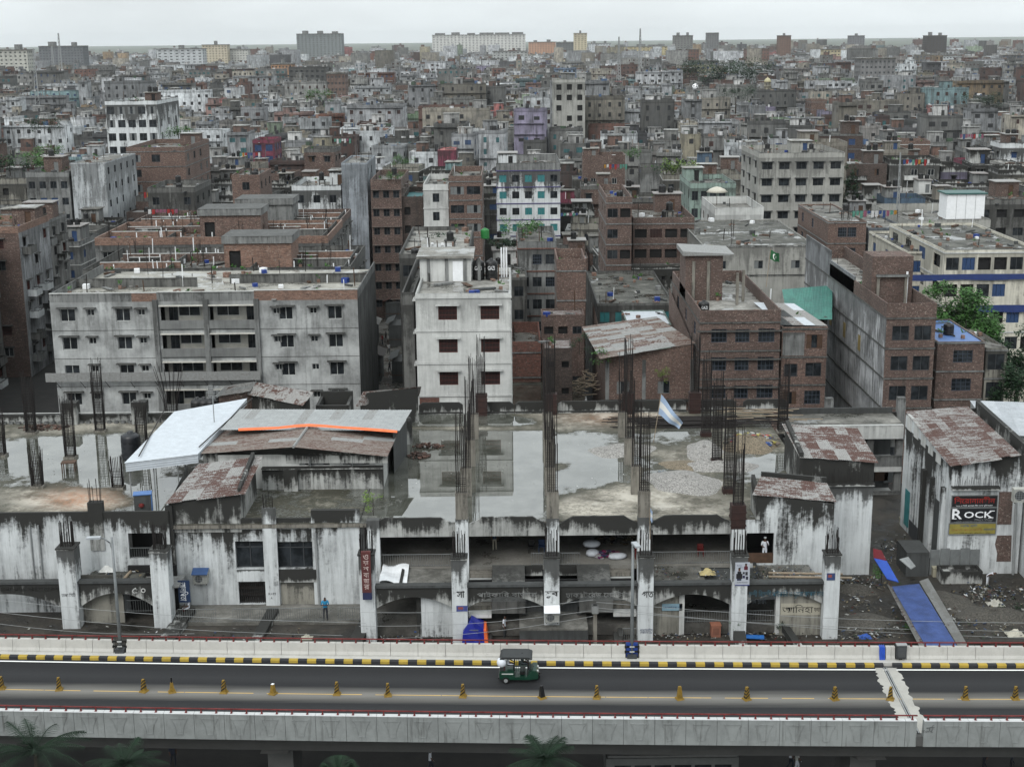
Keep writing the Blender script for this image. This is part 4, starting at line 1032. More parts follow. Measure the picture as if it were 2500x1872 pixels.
# ---- big white awning on poles
zw = 15.0
wq = [at_z(271, 999, zw), at_z(428, 980, zw), at_z(533, 861, zw+0.9), at_z(377, 889, zw+0.9)]
aw = empty('awning', (wq[0].x+6, wq[0].y+10, ZR), 0, 'large new white corrugated metal awning roof on thin poles', 'awning')
sheet_roof(aw, wq, 3, 5, [MT['zincn']], None, along='u', amp=0.02, ridges=9, ragged=0.0, jit=0.004)
k = MB()
for a, b in ((wq[0], wq[1]), (wq[1], wq[2])):
 n = 24
 if a is wq[0]:
  for i in range(7):
   z0 = -0.09*i-0.05; k.quad(a+Vector((0, -0.05-0.02*(i % 2), z0)), b+Vector((0, -0.05-0.02*(i % 2), z0)), b+Vector((0, -0.05-0.02*((i+1) % 2), z0-0.09)), a+Vector((0, -0.05-0.02*((i+1) % 2), z0-0.09)))
 else: k.quad(a, b, b-Vector((0, 0, .5)), a-Vector((0, 0, .5)))
adopt(k.build('fascia', MT['zincn']), aw)
for u, v in ((0.03, 0.02), (0.35, 0.03), (0.68, 0.03), (0.97, 0.03), (0.03, 0.5), (0.97, 0.5), (0.5, 0.4)):
 p = (wq[0]*(1-u)+wq[1]*u)*(1-v)+(wq[3]*(1-u)+wq[2]*u)*v
 k = MB(); k.tube((p.x, p.y, ZR), (p.x, p.y, p.z-0.05), 0.05, 6); adopt(k.build('pole', MT['greyp']), aw)
for a, b in (((355, 885), (300, 985)), ((545, 860), (430, 965))):
 k = MB(); p = at_z(*a, zw+0.95); q_ = at_z(*b, zw+0.25); k.tube(p, q_, 0.05, 5); adopt(k.build('edge_rope', MT['iron']), aw)
# ---- sheds along the rear edge
def rear_shed(label, q, zf, zb, walls, mats, wmat='mould'):
 s = empty('tin_shed', at_z(*q[0], zf), 0, label, 'shed')
 c = [at_z(*q[0], zf), at_z(*q[1], zf), at_z(*q[2], zb), at_z(*q[3], zb)]
 sheet_roof(s, c, 6, 3, mats, None)
 k = MB(); ins = [c[0]+Vector((0.3, 0.3, -.1)), c[1]+Vector((-0.3, 0.3, -.1)), c[2]+Vector((-0.3, 0, -.1)), c[3]+Vector((0.3, 0, -.1))]
 for i in range(4):
  a, b = ins[i], ins[(i+1) % 4]; k.quad((a.x, a.y, ZR-2), (b.x, b.y, ZR-2), b, a)
 adopt(k.build('walls', MT[wmat]), s)
 return s
rear_shed('rear roof shed with rusty tin roof left of the open water tank', [(532, 850), (655, 875), (676, 847), (556, 826)], 14.6, 15.6, None, [MT['rust1'], MT['rust3'], MT['zinc']])
rear_shed('small rear shed with grey tin roof above brick wall by the black tanks', [(463, 857), (540, 845), (554, 824), (486, 834)], 14.9, 15.6, None, [MT['zinc'], MT['zincg']], 'brick2')
rear_shed('rear corner shed with pale rusty tin roof beside the white apartment block', [(770, 876), (905, 855), (910, 835), (785, 846)], 14.3, 15.4, None, [MT['rust3'], MT['rust1'], MT['zinc']])
p0 = at_z(682, 876, 14.0); s_ = 5.2
k = MB(); x0_, y0_ = p0.x, p0.y; w_ = X_at(753, 870, y0_)-x0_
for bx in ((0, 0, w_, 0.25), (0, 3.4, w_, 3.65), (0, 0.25, 0.25, 3.4), (w_-0.25, 0.25, w_, 3.4)): k.box(x0_+bx[0], y0_+bx[1], ZR-2, x0_+bx[2], y0_+bx[3], 14.0+ (0.4 if bx[1] > 3 else 0))
k.build('water_cistern', [MT['mould']], label='open concrete water cistern on the rear edge of the market roof', cat='cistern')
# ================================================================== corridor block in the alley, sign building, right edge
YC = 119.5
cb = empty('corridor_block', (X_at(1900, 1000, YC), YC, 0), 0, 'dark open corridor block with balustraded landings at the alley end', 'building')
def cp2(mb, name, mat): return adopt(mb.build(name, mat), cb)
xa_, xb_ = X_at(1700, 1000, YC), X_at(1948, 1000, YC)
zc_ = lambda y: Z_at(1900, y, YC)
for a, b in ((948, 919), (1019, 1009), (1092, 1082), (1180, 1170)):
 k = MB(); k.box(xa_, YC, zc_(a), xb_, YC+4.0, zc_(b)); cp2(k, 'floor_slab', MT['pale'])
for a, b in ((985, 1009), (1061, 1082)):
 k = MB(); n = 30; z0, z1 = zc_(b), zc_(a)
 k.box(xa_, YC+0.05, z1-0.12, xb_, YC+0.25, z1)
 for i in range(n*3):
  X = xa_+(xb_-xa_)*i/(n*3); k.box(X, YC+0.1, z0, X+0.08, YC+0.2, z1-0.1)
 cp2(k, 'balustrade', MT['grey'])
for px in (1700, 1880, 1943):
 k = MB(); X = X_at(px, 1000, YC); k.box(X-0.3, YC+0.3, 0, X+0.3, YC+0.7, zc_(948)); cp2(k, 'corridor_post', MT['grey'])
k = MB(); k.box(xa_, YC+3.9, 0, xb_, YC+4.1, zc_(905)); cp2(k, 'back_wall', MT['dgrey'])
for i, (px, pz) in enumerate(((1905, 1040), (1925, 1045), (1912, 1120))):
 k = MB(); X = X_at(px, pz, YC+3.5); k.box(X-0.6, YC+3.7, zc_(pz)-1.1, X+0.6, YC+3.85, zc_(pz)+1.0); cp2(k, 'corridor_door', MT[('wood', 'frameg', 'iron')[i]])
k = MB(); k.box(xa_, YC+0.5, zc_(919), xb_, YC+4, zc_(919)+0.06); cp2(k, 'roof', MT['slab'])
k = MB(); z = Z_at(1800, 918, YC+5); k.box(X_at(1700, 905, YC+5), YC+4.6, z-2, X_at(1950, 905, YC+5), YC+4.85, z+1.25); cp2(k, 'parapet', MT['mould'])
for px in (1790, 1860, 1945):
 k = MB(); X = X_at(px, 905, YC+4.5); k.box(X-0.35, YC+4.3, z-1.5, X+0.35, YC+4.95, z+1.25+(1.4 if px != 1860 else 0)); cp2(k, 'parapet_post', MT['grey'])
# ---- sign building
YS = 100.5
zs_l, zs_r = Z_at(2056, 1003, YS), Z_at(2199, 981, YS)
sb_ = empty('sign_building', (X_at(2110, 1200, YS), YS, ZY), 0, 'whitewashed building with rusty tin roof and stacked shop signboards on its front', 'building')
def sp2(mb, name, mat): return adopt(mb.build(name, mat), sb_)
xl = X_at(2049, 1130, YS); xr = X_at(2206, 1130, YS)
zb_ = zs_l + 0.9
ql = at_z(1957, 893, zb_); qr = at_z(2091, 881, zb_)
k = MB()
k.quad((xl, YS, ZY-1), (xr, YS, ZY-1), (xr, YS, zs_r), (xl, YS, zs_l)); k.quad((xr, YS, ZY), (xr+1, qr.y, ZY), (xr+1, qr.y, zb_), (xr, YS, zs_r)); k.quad((xr+1, qr.y, ZY), (ql.x, ql.y, ZY), (ql.x, ql.y, zb_), (xr+1, qr.y, zb_))
sp2(k, 'front_wall', MT['white'])
# side wall toward the alley with small paired windows
sl0 = Vector((ql.x, ql.y, 0)); sv = Vector((xl, YS, 0))-sl0; SL = sv.length; su = sv.normalized(); sn = Vector((su.y, -su.x, 0))
if sn.x > 0: sn = -sn
k = MB(); so = [(SL*0.22, SL*0.245, 10.3, 11.3), (SL*0.27, SL*0.295, 10.3, 11.3), (SL*0.22, SL*0.245, 7.3, 8.3), (SL*0.27, SL*0.295, 7.3, 8.3)]
wall_grid(k, sl0, su, sn, SL, 0.0, zs_l-0.2, so, 0.2)
sp2(k, 'alley_wall', MT['white'])
k = MB(); k.quad(sl0+Vector((0, 0, zs_l-0.2)), sv+sl0+Vector((0, 0, zs_l-0.2)), Vector((xl, YS, zs_l)), Vector((ql.x, ql.y, zb_+0.05))); sp2(k, 'gable', MT['white'])
for t, w in ((0.5, 0.5), (0.68, 0.35), (0.9, 0.4)):
 p = sl0+su*SL*t + sn*0.15; k = MB(); k.obox((p.x, p.y, 6.0), (w, 0.3, 12.0), math.atan2(su.y, su.x)); sp2(k, 'wall_pier', MT['mould' if w > 0.45 else 'white'])
k = MB(); p = sl0+su*SL*0.8+sn*0.05; k.obox((p.x, p.y, 6.5), (SL*0.14, 0.12, 8.0), math.atan2(su.y, su.x)); sp2(k, 'stained_panel', MT['dgrey'])
for i in range(5):
 t0 = 0.04+0.16*i; p0, p1 = sl0+su*SL*t0, sl0+su*SL*(t0+0.1); z0 = zb_ + (zs_l-zb_)*t0
 k = MB(); k.hexa([p0+sn*0.02+Vector((0, 0, z0-1.1)), p1+sn*0.02+Vector((0, 0, z0-1.1)), p1-sn*0.2+Vector((0, 0, z0-1.1)), p0-sn*0.2+Vector((0, 0, z0-1.1)), p0+sn*0.02+Vector((0, 0, z0+0.12)), p1+sn*0.02+Vector((0, 0, z0+0.05)), p1-sn*0.2+Vector((0, 0, z0+0.05)), p0-sn*0.2+Vector((0, 0, z0+0.12))]); sp2(k, 'crenel', MT['pale'])
for (t0, t1, za, zc2, mat) in ((0.1, 0.2, 6.0, 9.0, 'teal'), (0.22, 0.42, 4.4, 6.8, 'dgreyp')):
 p0, p1 = sl0+su*SL*t0+sn*0.06, sl0+su*SL*t1+sn*0.06; k = MB(); k.hexa([p0+Vector((0, 0, za)), p1+Vector((0, 0, za)), p1-sn*0.04+Vector((0, 0, za)), p0-sn*0.04+Vector((0, 0, za)), p0+Vector((0, 0, zc2)), p1+Vector((0, 0, zc2)), p1-sn*0.04+Vector((0, 0, zc2)), p0-sn*0.04+Vector((0, 0, zc2))]); sp2(k, 'wall_sign', MT[mat])
sheet_roof(sb_, [at_z(2051, 1004, zs_l+0.1), at_z(2201, 979, zs_r+0.1), qr+Vector((0, 0, .1)), ql+Vector((0, 0, .1))], 7, 7, [MT['rust1'], MT['rust2'], MT['rust3']], [4, 3, 2])
k = MB(); a, b = Vector((xr+0.1, YS, zs_r)), Vector((qr.x+0.6, qr.y, zb_)); k.hexa([a+Vector((0, 0, -1)), a+Vector((.35, 0, -1)), b+Vector((.35, 0, -1)), b+Vector((0, 0, -1)), a+Vector((0, 0, .45)), a+Vector((.35, 0, .45)), b+Vector((.35, 0, .6)), b+Vector((0, 0, .6))]); sp2(k, 'gable_parapet', MT['mould'])
zz = Z_at(2110, 1052, YS); k = MB(); k.box(xl, YS-0.45, zz-0.12, X_at(2157, 1052, YS), YS-0.003, zz+0.12); l_ = sp2(k, 'ledge', MT['mould'])
k = MB()
for i in range(30):
 X = xl+0.2+i*0.13; k.tube((X, YS-0.25, zz), (X+R.uniform(-.1, .1), YS-0.28, zz+R.uniform(0.6, 1.3)), 0.015, 3)
adopt(k.build('rebar', MT['rebar']), l_)
k = MB(); k.box(X_at(2156, 1100, YS), YS-0.05, Z_at(2160, 1132, YS), X_at(2186, 1100, YS), YS-0.003, Z_at(2160, 1062, YS)); sp2(k, 'exposed_brick', MT['brick2'])
k = MB()
pts = [(X_at(2150+R.uniform(-3, 3), 1154, YS), Z_at(2150, y, YS)) for y in range(1154, 1215, 6)]
k.prism([(x, YS-0.04, z) for x, z in pts[::-1]] + [(X_at(2185, 1154, YS), YS-0.04, pts[0][1]), (X_at(2185, 1210, YS), YS-0.04, pts[-1][1])][::-1][::-1] if False else [(X_at(2152, 1212, YS), YS-0.04, Z_at(2152, 1212, YS)), (X_at(2183, 1212, YS), YS-0.04, Z_at(2152, 1212, YS)), (X_at(2185, 1156, YS), YS-0.04, Z_at(2152, 1156, YS)), (X_at(2154, 1156, YS), YS-0.04, Z_at(2152, 1156, YS)), (X_at(2149, 1175, YS), YS-0.04, Z_at(2152, 1175, YS)), (X_at(2154, 1195, YS), YS-0.04, Z_at(2152, 1195, YS))], (0, 0.035, 0)); sp2(k, 'exposed_brick', MT['brick2'])
k = MB(); k.tube((X_at(2189, 1200, YS), YS-0.2, ZY), (X_at(2193, 1080, YS), YS-0.2, Z_at(2190, 1075, YS)), 0.1, 8); sp2(k, 'downpipe', MT['greyp'])
# signboards
def signboard(px0, px1, py0, py1, Y, mat, label, name='signboard'):
 a, b = at_y(px0, py1, Y), at_y(px1, py0, Y)
 k = MB(); k.box(a.x, Y-0.06, a.z, b.x, Y, b.z); fr = MB()
 o = k.build(name, mat, label=label, cat='sign')
 for bx in ((a.x-.02, a.z-.02, b.x+.02, a.z+.03), (a.x-.02, b.z-.03, b.x+.02, b.z+.02), (a.x-.02, a.z+.03, a.x+.03, b.z-.03), (b.x-.03, a.z+.03, b.x+.02, b.z-.03)): fr.box(bx[0], Y-0.075, bx[1], bx[2], Y-0.001, bx[3])
 adopt(fr.build('frame', MT['frameg']), o)
 return o, a, b
YB = YS-0.08
o, a, b = signboard(2054.5, 2155, 1069, 1095, YB, flat((0.012, 0.012, 0.014), 0.5), 'black signboard with red Bengali lettering, topmost on the sign building')
w, h = b.x-a.x, b.z-a.z; cx = (a.x+b.x)/2
lettering('শিরোনামহীন', flat((0.32, 0.035, 0.025), 0.6), Vector((cx, YB-0.075, a.z+h*0.6)), width=w*0.9, height=h*0.62, parent=o, bold=0.012)
lettering('১১২ এ সিটি প্লাজা নীচ তলা গুলিস্তান', MT['whitep'], Vector((cx, YB-0.075, a.z+h*0.13)), width=w*0.8, height=h*0.17, parent=o)
o, a, b = signboard(2052, 2153.5, 1096, 1128, YB, flat((0.013, 0.015, 0.02), 0.5), 'black signboard reading ROCK in white serif capitals')
w, h = b.x-a.x, b.z-a.z; cx = (a.x+b.x)/2
lettering('R', MT['whitep'], Vector((a.x+w*0.14, YB-0.075, a.z+h*0.58)), width=w*0.22, height=h*0.66, parent=o, bold=0.015)
lettering('OCK', MT['whitep'], Vector((a.x+w*0.6, YB-0.075, a.z+h*0.54)), width=w*0.62, height=h*0.44, parent=o, bold=0.015)
k = MB()
for u0, u1, v in ((0.03, 0.13, 0.25), (0.03, 0.13, 0.91), (0.82, 0.93, 0.3), (0.84, 0.95, 0.77)): k.box(a.x+w*u0, YB-0.08, a.z+h*v, a.x+w*u1, YB-0.074, a.z+h*(v+0.05))
adopt(k.build('serifs', MT['whitep']), o)
lettering("Men's Wear", MT['greyp'], Vector((a.x+w*0.73, YB-0.075, a.z+h*0.2)), width=w*0.4, height=h*0.14, parent=o)
lettering('১২ সিটি প্লাজা নীচ তলা গুলিস্তান ঢাকা', MT['greyp'], Vector((cx, YB-0.075, a.z+h*0.06)), width=w*0.82, height=h*0.09, parent=o)
o, a, b = signboard(2048.5, 2151.5, 1129, 1153.5, YB, flat((0.3, 0.26, 0.07), 0.7), 'yellow signboard with blue Bengali lettering below the ROCK board')
w, h = b.x-a.x, b.z-a.z; cx = (a.x+b.x)/2
mbl = flat((0.03, 0.12, 0.25), 0.6)
lettering('দর্জি বাড়ী', mbl, Vector((a.x+w*0.42, YB-0.075, a.z+h*0.78)), width=w*0.36, height=h*0.28, parent=o)
lettering('নকশা পাঞ্জাবি', flat((0.3, 0.19, 0.06), 0.6), Vector((a.x+w*0.38, YB-0.075, a.z+h*0.44)), width=w*0.66, height=h*0.3, parent=o)
lettering('গার্মেন্টস', mbl, Vector((a.x+w*0.86, YB-0.075, a.z+h*0.46)), width=w*0.24, height=h*0.22, parent=o)
lettering('১২৩, সিটি প্লাজা, গুলিস্তান, ঢাকা', MT['dark'], Vector((cx, YB-0.075, a.z+h*0.12)), width=w*0.78, height=h*0.13, parent=o)
# ---- building on the right edge, wall facing the yard
xe = X_at(2192, 1240, 101.0)
rb = empty('corner_building', (xe+3, 95, ZY), 0, 'whitewashed building at the right edge with air conditioner on its ledge', 'building')
ya, yb_ = 89.5, 101.8
k = MB(); ztop = Z_at(2190, 1056, 100.5)
pA, pB = Vector((xe+0.2, yb_, 0)), Vector((X_at(2212, 1300, 96.0)+1.1, ya, 0))
k.quad(pA+Vector((0, 0, ZY-1)), pB+Vector((0, 0, ZY-1)), pB+Vector((0, 0, ztop)), pA+Vector((0, 0, ztop))); adopt(k.build('yard_wall', MT['white2']), rb)
k = MB(); k.quad(pB+Vector((0, 0, ztop)), pB+Vector((12, 0, ztop)), pA+Vector((12, 0, ztop)), pA+Vector((0, 0, ztop))); adopt(k.build('roof', MT['slab']), rb)
k = MB(); k.quad(pA+Vector((0, 0, ztop)), pA+Vector((12, 0, ztop)), pA+Vector((12, 0, 2)), pA+Vector((0, 0, 2))); adopt(k.build('rear_wall', MT['grey']), rb)
dv = (pB-pA).normalized(); nv = Vector((dv.y, -dv.x, 0)); nv = -nv if nv.x > 0 else nv
p0, p1 = pA+dv*4.2+nv*0.05, pA+dv*9+nv*0.05
k = MB(); k.hexa([p0+Vector((0, 0, 9.6)), p1+Vector((0, 0, 9.6)), p1-nv*0.04+Vector((0, 0, 9.6)), p0-nv*0.04+Vector((0, 0, 9.6)), p0+Vector((0, 0, 12.6)), p1+Vector((0, 0, 12.6)), p1-nv*0.04+Vector((0, 0, 12.6)), p0-nv*0.04+Vector((0, 0, 12.6))])
o = k.build('signboard', flat((0.012, 0.014, 0.02), 0.5), label='black signboard with white capitals seen edge-on at the right edge', cat='sign')
pm = (p0+p1)/2+nv*0.03; lettering('ROCK', MT['whitep'], Vector((pm.x, pm.y, 10.9)), width=4.2, height=1.1, rz=math.atan2(dv.y, dv.x), parent=o, bold=0.01)
# ---- metal roofed hall behind
hq = [at_z(2148, 938, 13.6), at_z(2300, 945, 13.6), at_z(2300, 872, 14.6), at_z(2097, 866, 14.6)]
mh = empty('metal_hall', hq[0], 0, 'hall with pale grey sheet metal roof and roller shutter behind the sign building', 'building')
sheet_roof(mh, hq, 8, 2, [flat((0.42, 0.44, 0.46), 0.45), flat((0.38, 0.4, 0.42), 0.45)], None, amp=0.012, ragged=0)
k = MB(); k.quad((hq[0].x, hq[0].y+.3, 2), (hq[1].x, hq[1].y+.3, 2), (hq[1].x, hq[1].y+.3, 13.5), (hq[0].x, hq[0].y+.3, 13.5)); k.quad((hq[3].x, hq[3].y, 2), (hq[0].x, hq[0].y+.3, 2), (hq[0].x, hq[0].y+.3, 13.5), (hq[3].x, hq[3].y, 14.5)); adopt(k.build('walls', MT['greyp']), mh)
k = MB()
for i in range(14): k.box(hq[0].x+2.2, hq[0].y+.1+.02*(i % 2), 9+i*.28, hq[0].x+7, hq[0].y+.28, 9.27+i*.28)
adopt(k.build('roller_shutter', MT['frameg']), mh)
# ---- blue sheet roof over the alley stalls
def ribbon(name, pts, z, mats, label, cat, n=14, amp=0.02):
 """pts = two picture polylines (left, right) of equal length at height z"""
 root = empty(name, at_z(*pts[0][0], z) , 0, label, cat)
 (l0, l1), (r0, r1) = pts
 a, b, c, d = at_z(*l1, z), at_z(*r1, z), at_z(*r0, z+0.35), at_z(*l0, z+0.35)
 sheet_roof(root, [a, b, c, d], 2, 5, mats, None, amp=amp, ragged=0, ridges=n)
 return root
MBL = flat((0.1, 0.15, 0.32), 0.5, var=0.45, scale=1.2)
st_ = ribbon('stall_roof', [((1928, 1268), (2002, 1400)), ((1986, 1262), (2070, 1400))], 6.6, [MBL], 'long blue corrugated sheet roof over the stalls by the flyover', 'roof')
ribbon('stall_roof', [((1987, 1256), (2072, 1400)), ((2006, 1250), (2094, 1400))], 6.5, [MT['zincg'], flat((0.25, 0.25, 0.24), 0.6)], 'narrow grey sheet roof right of the blue stall roof', 'roof', 6)
ribbon('stall_roof', [((1917, 1263), (1988, 1400)), ((1928, 1268), (2001, 1400))], 6.45, [flat((0.25, 0.25, 0.24), 0.6), MT['rust3']], 'narrow rusty sheet strip left of the blue stall roof', 'roof', 4)
for nm, pts, mat, lab in (('awning', [(1887, 1204), (1915, 1210), (1904, 1188), (1886, 1184)], flat((0.2, 0.015, 0.03), 0.5), 'dark red sheet awning against the tall whitewashed block'), ('awning', [(1916, 1249), (1941, 1256), (1915.5, 1211), (1888, 1205)], flat((0.02, 0.1, 0.42), 0.5), 'bright blue sheet awning sloping beside the tall whitewashed block'), ('board', [(1968, 1228), (1978, 1222), (1962, 1202), (1943, 1207)], MT['greyp'], 'pale grey board lying tilted over the alley stall')):
 c = [at_z(*p, 7.3 if i < 2 else 7.9) for i, p in enumerate(pts)]
 k = MB(); slab_quad(c, 0.06, mb=k); k.build(nm, mat, label=lab, cat='awning' if nm == 'awning' else 'board')
# stall kiosk under the board, cabinets, trough
p = at_z(1995, 1250, ZY)
k = MB(); k.box(p.x-1.2, p.y+0.5, ZY, p.x+0.5, p.y+3.2, 7.4); k.build('stall', MT['dgrey'], label='small concrete stall with rubble on its roof in the alley', cat='stall')
for px, py, s, lab in ((2022, 1240, (0.75, 0.5, 1.3), 'cream electric cabinet on the corner of the sign building'), (1951, 1130, (0.7, 0.4, 1.1), 'grey meter box on the alley wall of the sign building')):
 c = at_y(px, py, 100.4) if px > 2000 else at_y(px, py, 112.0)
 k = MB(); k.box(c.x-s[0]/2, c.y-s[1], c.z-s[2]/2, c.x+s[0]/2, c.y, c.z+s[2]/2); k.box(c.x-s[0]/2-.04, c.y-s[1]-.04, c.z+s[2]/2, c.x+s[0]/2+.04, c.y, c.z+s[2]/2+.06); k.box(c.x-s[0]*.4, c.y-s[1]-.02, c.z-s[2]*.4, c.x+s[0]*.4, c.y-s[1], c.z+s[2]*.4)
 k.build('meter_cabinet', plaster((0.4, 0.38, 0.3), 0.5, 0.0), label=lab, cat='cabinet')
p = at_z(2085, 1266, ZY); k = MB()
for bx in ((-1.6, -.7, 1.4, -.55), (-1.6, .55, 1.4, .7), (-1.6, -.55, -1.45, .55), (1.25, -.55, 1.4, .55)): k.box(p.x+bx[0], p.y+bx[1]+1.2, ZY, p.x+bx[2], p.y+bx[3]+1.2, ZY+0.95)
k.box(p.x-1.45, p.y+.65, ZY+.7, p.x+1.25, p.y+1.75, ZY+.72)
k.build('water_trough', MT['mould'], label='open concrete water trough below the signboards', cat='trough')
k = MB();
for i in range(5): k.box(p.x-2+i*.75, p.y+2.3, ZY, p.x-1.3+i*.75, p.y+2.36, ZY+2.0+.1*(i % 2))
k.build('sheet_fence', MT['frameg'], label='grey sheet panels leaning behind the water trough', cat='panel')
# ================================================================== generic houses
RES = []      # taken ground (x0,x1,y0,y1)
LAND = []     # labelled landmarks for later reference (px, py, short name)
_wm = {}
def win_mesh(w, h, style):
 k = (round(w, 2), round(h, 2), style)
 if k in _wm: return _wm[k]
 mb = MB(); t = 0.06
 def ring(t, y0=-0.05, y1=0.0, m=0):
  mb.box(0, y0, 0, w, y1, t, m); mb.box(0, y0, h-t, w, y1, h, m); mb.box(0, y0, t, t, y1, h-t, m); mb.box(w-t, y0, t, w, y1, h-t, m)
 if style == 'slide':
  ring(t); mb.box(w/2-0.03, -0.045, t, w/2+0.03, 0, h-t); mb.quad((t, -.02, t), (w-t, -.02, t), (w-t, -.02, h-t), (t, -.02, h-t), 1); mats = [MT['frame'], MT['gl']]
 elif style == 'bars':
  ring(0.05); n = max(4, int(w/0.13))
  for i in range(1, n): mb.box(w*i/n-0.012, -0.04, 0, w*i/n+0.012, -0.015, h)
  for i in range(1, 3): mb.box(0, -0.05, h*i/3-0.015, w, -0.03, h*i/3+0.015)
  mb.quad((0, -.0, 0), (w, -.0, 0), (w, -.0, h), (0, -.0, h), 1); mats = [flat((0.13, 0.03, 0.02), 0.6), MT['dark']]  # black sheet behind the bars stands for the unlit inside
 elif style == 'grid':
  ring(0.05)
  for i in range(1, 4): mb.box(w*i/4-0.02, -0.045, 0, w*i/4+0.02, -0.01, h)
  for i in range(1, 3): mb.box(0, -0.05, h*i/3-0.02, w, -0.012, h*i/3+0.02)
  mb.quad((0, -.005, 0), (w, -.005, 0), (w, -.005, h), (0, -.005, h), 1); mats = [flat((0.06, 0.08, 0.11), 0.5), MT['gl']]
 elif style == 'open':
  mb.quad((0, 0.25, 0), (w, 0.25, 0), (w, 0.25, h), (0, 0.25, h), 0); mb.box(0, 0.02, 0, w, 0.06, 0.05); mats = [MT['dark']]  # black back panel paints the shade inside the empty opening
 elif style in ('teal', 'blue', 'redbrown', 'wood', 'frameg', 'green', 'dgreyp'):
  ring(0.05); n = max(2, int(w/0.45))
  for i in range(n):
   if style in ('wood', 'frameg', 'dgreyp') and i == n//2: mb.quad((w*i/n, 0, 0), (w*(i+1)/n, 0, 0), (w*(i+1)/n, 0, h), (w*i/n, 0, h), 1); continue
   mb.box(w*i/n+0.02, -0.03, 0.04, w*(i+1)/n-0.02, -0.005, h-0.04)
  mats = [MT[style], MT['gl']]
 elif style == 'dark':
  ring(0.05); mb.box(w/2-0.025, -0.04, 0, w/2+0.025, 0, h); mb.quad((0, -.01, 0), (w, -.01, 0), (w, -.01, h), (0, -.01, h), 1); mats = [MT['dgreyp'], MT['gl']]
 me = mb.mesh('window', mats); _wm[k] = me; return me
_bm = {}
def box_mesh(sx, sy, sz, mat, name):
 k = (round(sx, 2), round(sy, 2), round(sz, 2), mat.name, name)
 if k not in _bm: _bm[k] = MB().box(0, 0, 0, sx, sy, sz).mesh(name, mat)
 return _bm[k]
TANKM = {}; TANKS = []
def tank_mesh(r, h, mat):
 k = (round(r, 2), round(h, 2), mat.name)
 if k not in TANKM:
  prof = [(r*.97, 0)]
  for i in range(4): prof += [(r, h*(.05+.2*i)), (r, h*(.16+.2*i)), (r*.96, h*(.2+.2*i))]
  prof += [(r*.98, h*.86), (r*.6, h*.95), (r*.32, h*.96), (r*.32, h*1.03), (r*.1, h*1.05)]
  TANKM[k] = MB().lathe(prof, 12).mesh('water_tank', mat, True)
 return TANKM[k]
def tank(loc, r=0.55, h=1.3, mat=None, label='black plastic water tank on a rooftop among the houses', group='rooftop water tanks', text=None):
 o = put('water_tank', tank_mesh(r, h, mat or MT['blackp']), None, loc, 0, label, 'water tank', group)
 if group == 'rooftop water tanks': TANKS.append((o, _cur[0]))
 if text: adopt(lettering(text, MT['whitep'], Vector(loc)+Vector((0, -r-0.01, h*.6)), width=r*1.1, height=h*.2), o)
 return o
_cur = [None]
_cmats = None
def clutter(root, ox, Wd, dep, H, n, rr):
 '''odds and ends on a roof: planks, brick heaps, tins, pots, pipes, sheets'''
 global _cmats
 _cmats = _cmats or [MT['wood'], MT['dgrey'], MT['whitep'], MT['bricko'], MT['zinc'], MT['leaf'], MT['tarpblue'], MT['grey'], MT['iron']]
 k = MB()
 for i in range(n):
  x, y = ox+.3+rr.random()*(Wd-.6), .3+rr.random()*(dep-.6); q = rr.random()
  if q < .35: k.obox((x, y, H+.12), (rr.uniform(.8, 2.6), rr.uniform(.1, .5), rr.uniform(.06, .25)), rr.uniform(0, 3.1), rr.choice((0, 1, 4, 7)))
  elif q < .6: s_ = rr.uniform(.25, .7); k.obox((x, y, H+s_*.4), (s_, s_, s_*.8), rr.uniform(0, 3.1), rr.choice((1, 2, 3, 6, 7)))
  elif q < .75: k.tube((x, y, H), (x+rr.uniform(-.1, .1), y, H+rr.uniform(.8, 2.6)), rr.uniform(.03, .07), 4, rr.choice((2, 8, 8, 0)))
  elif q < .88:
   for j in range(5): k.obox((x+rr.uniform(-.4, .4), y+rr.uniform(-.4, .4), H+.1+.12*rr.random()), (.3, .2, .14), rr.uniform(0, 3.1), 3)
  else:
   k.obox((x, y, H+.18), (.35, .35, .36), 0, 3)
   for j in range(14):
    p = Vector((x, y, H+.6)); u = Vector((rr.uniform(-1, 1), rr.uniform(-1, 1), rr.uniform(-.3, 1)))*.4; k.tri(p, p+u, p+u*.7+Vector((.12, .12, .1)), 5)
 o = k.build('roof_clutter', _cmats, root); o['kind'] = 'stuff'
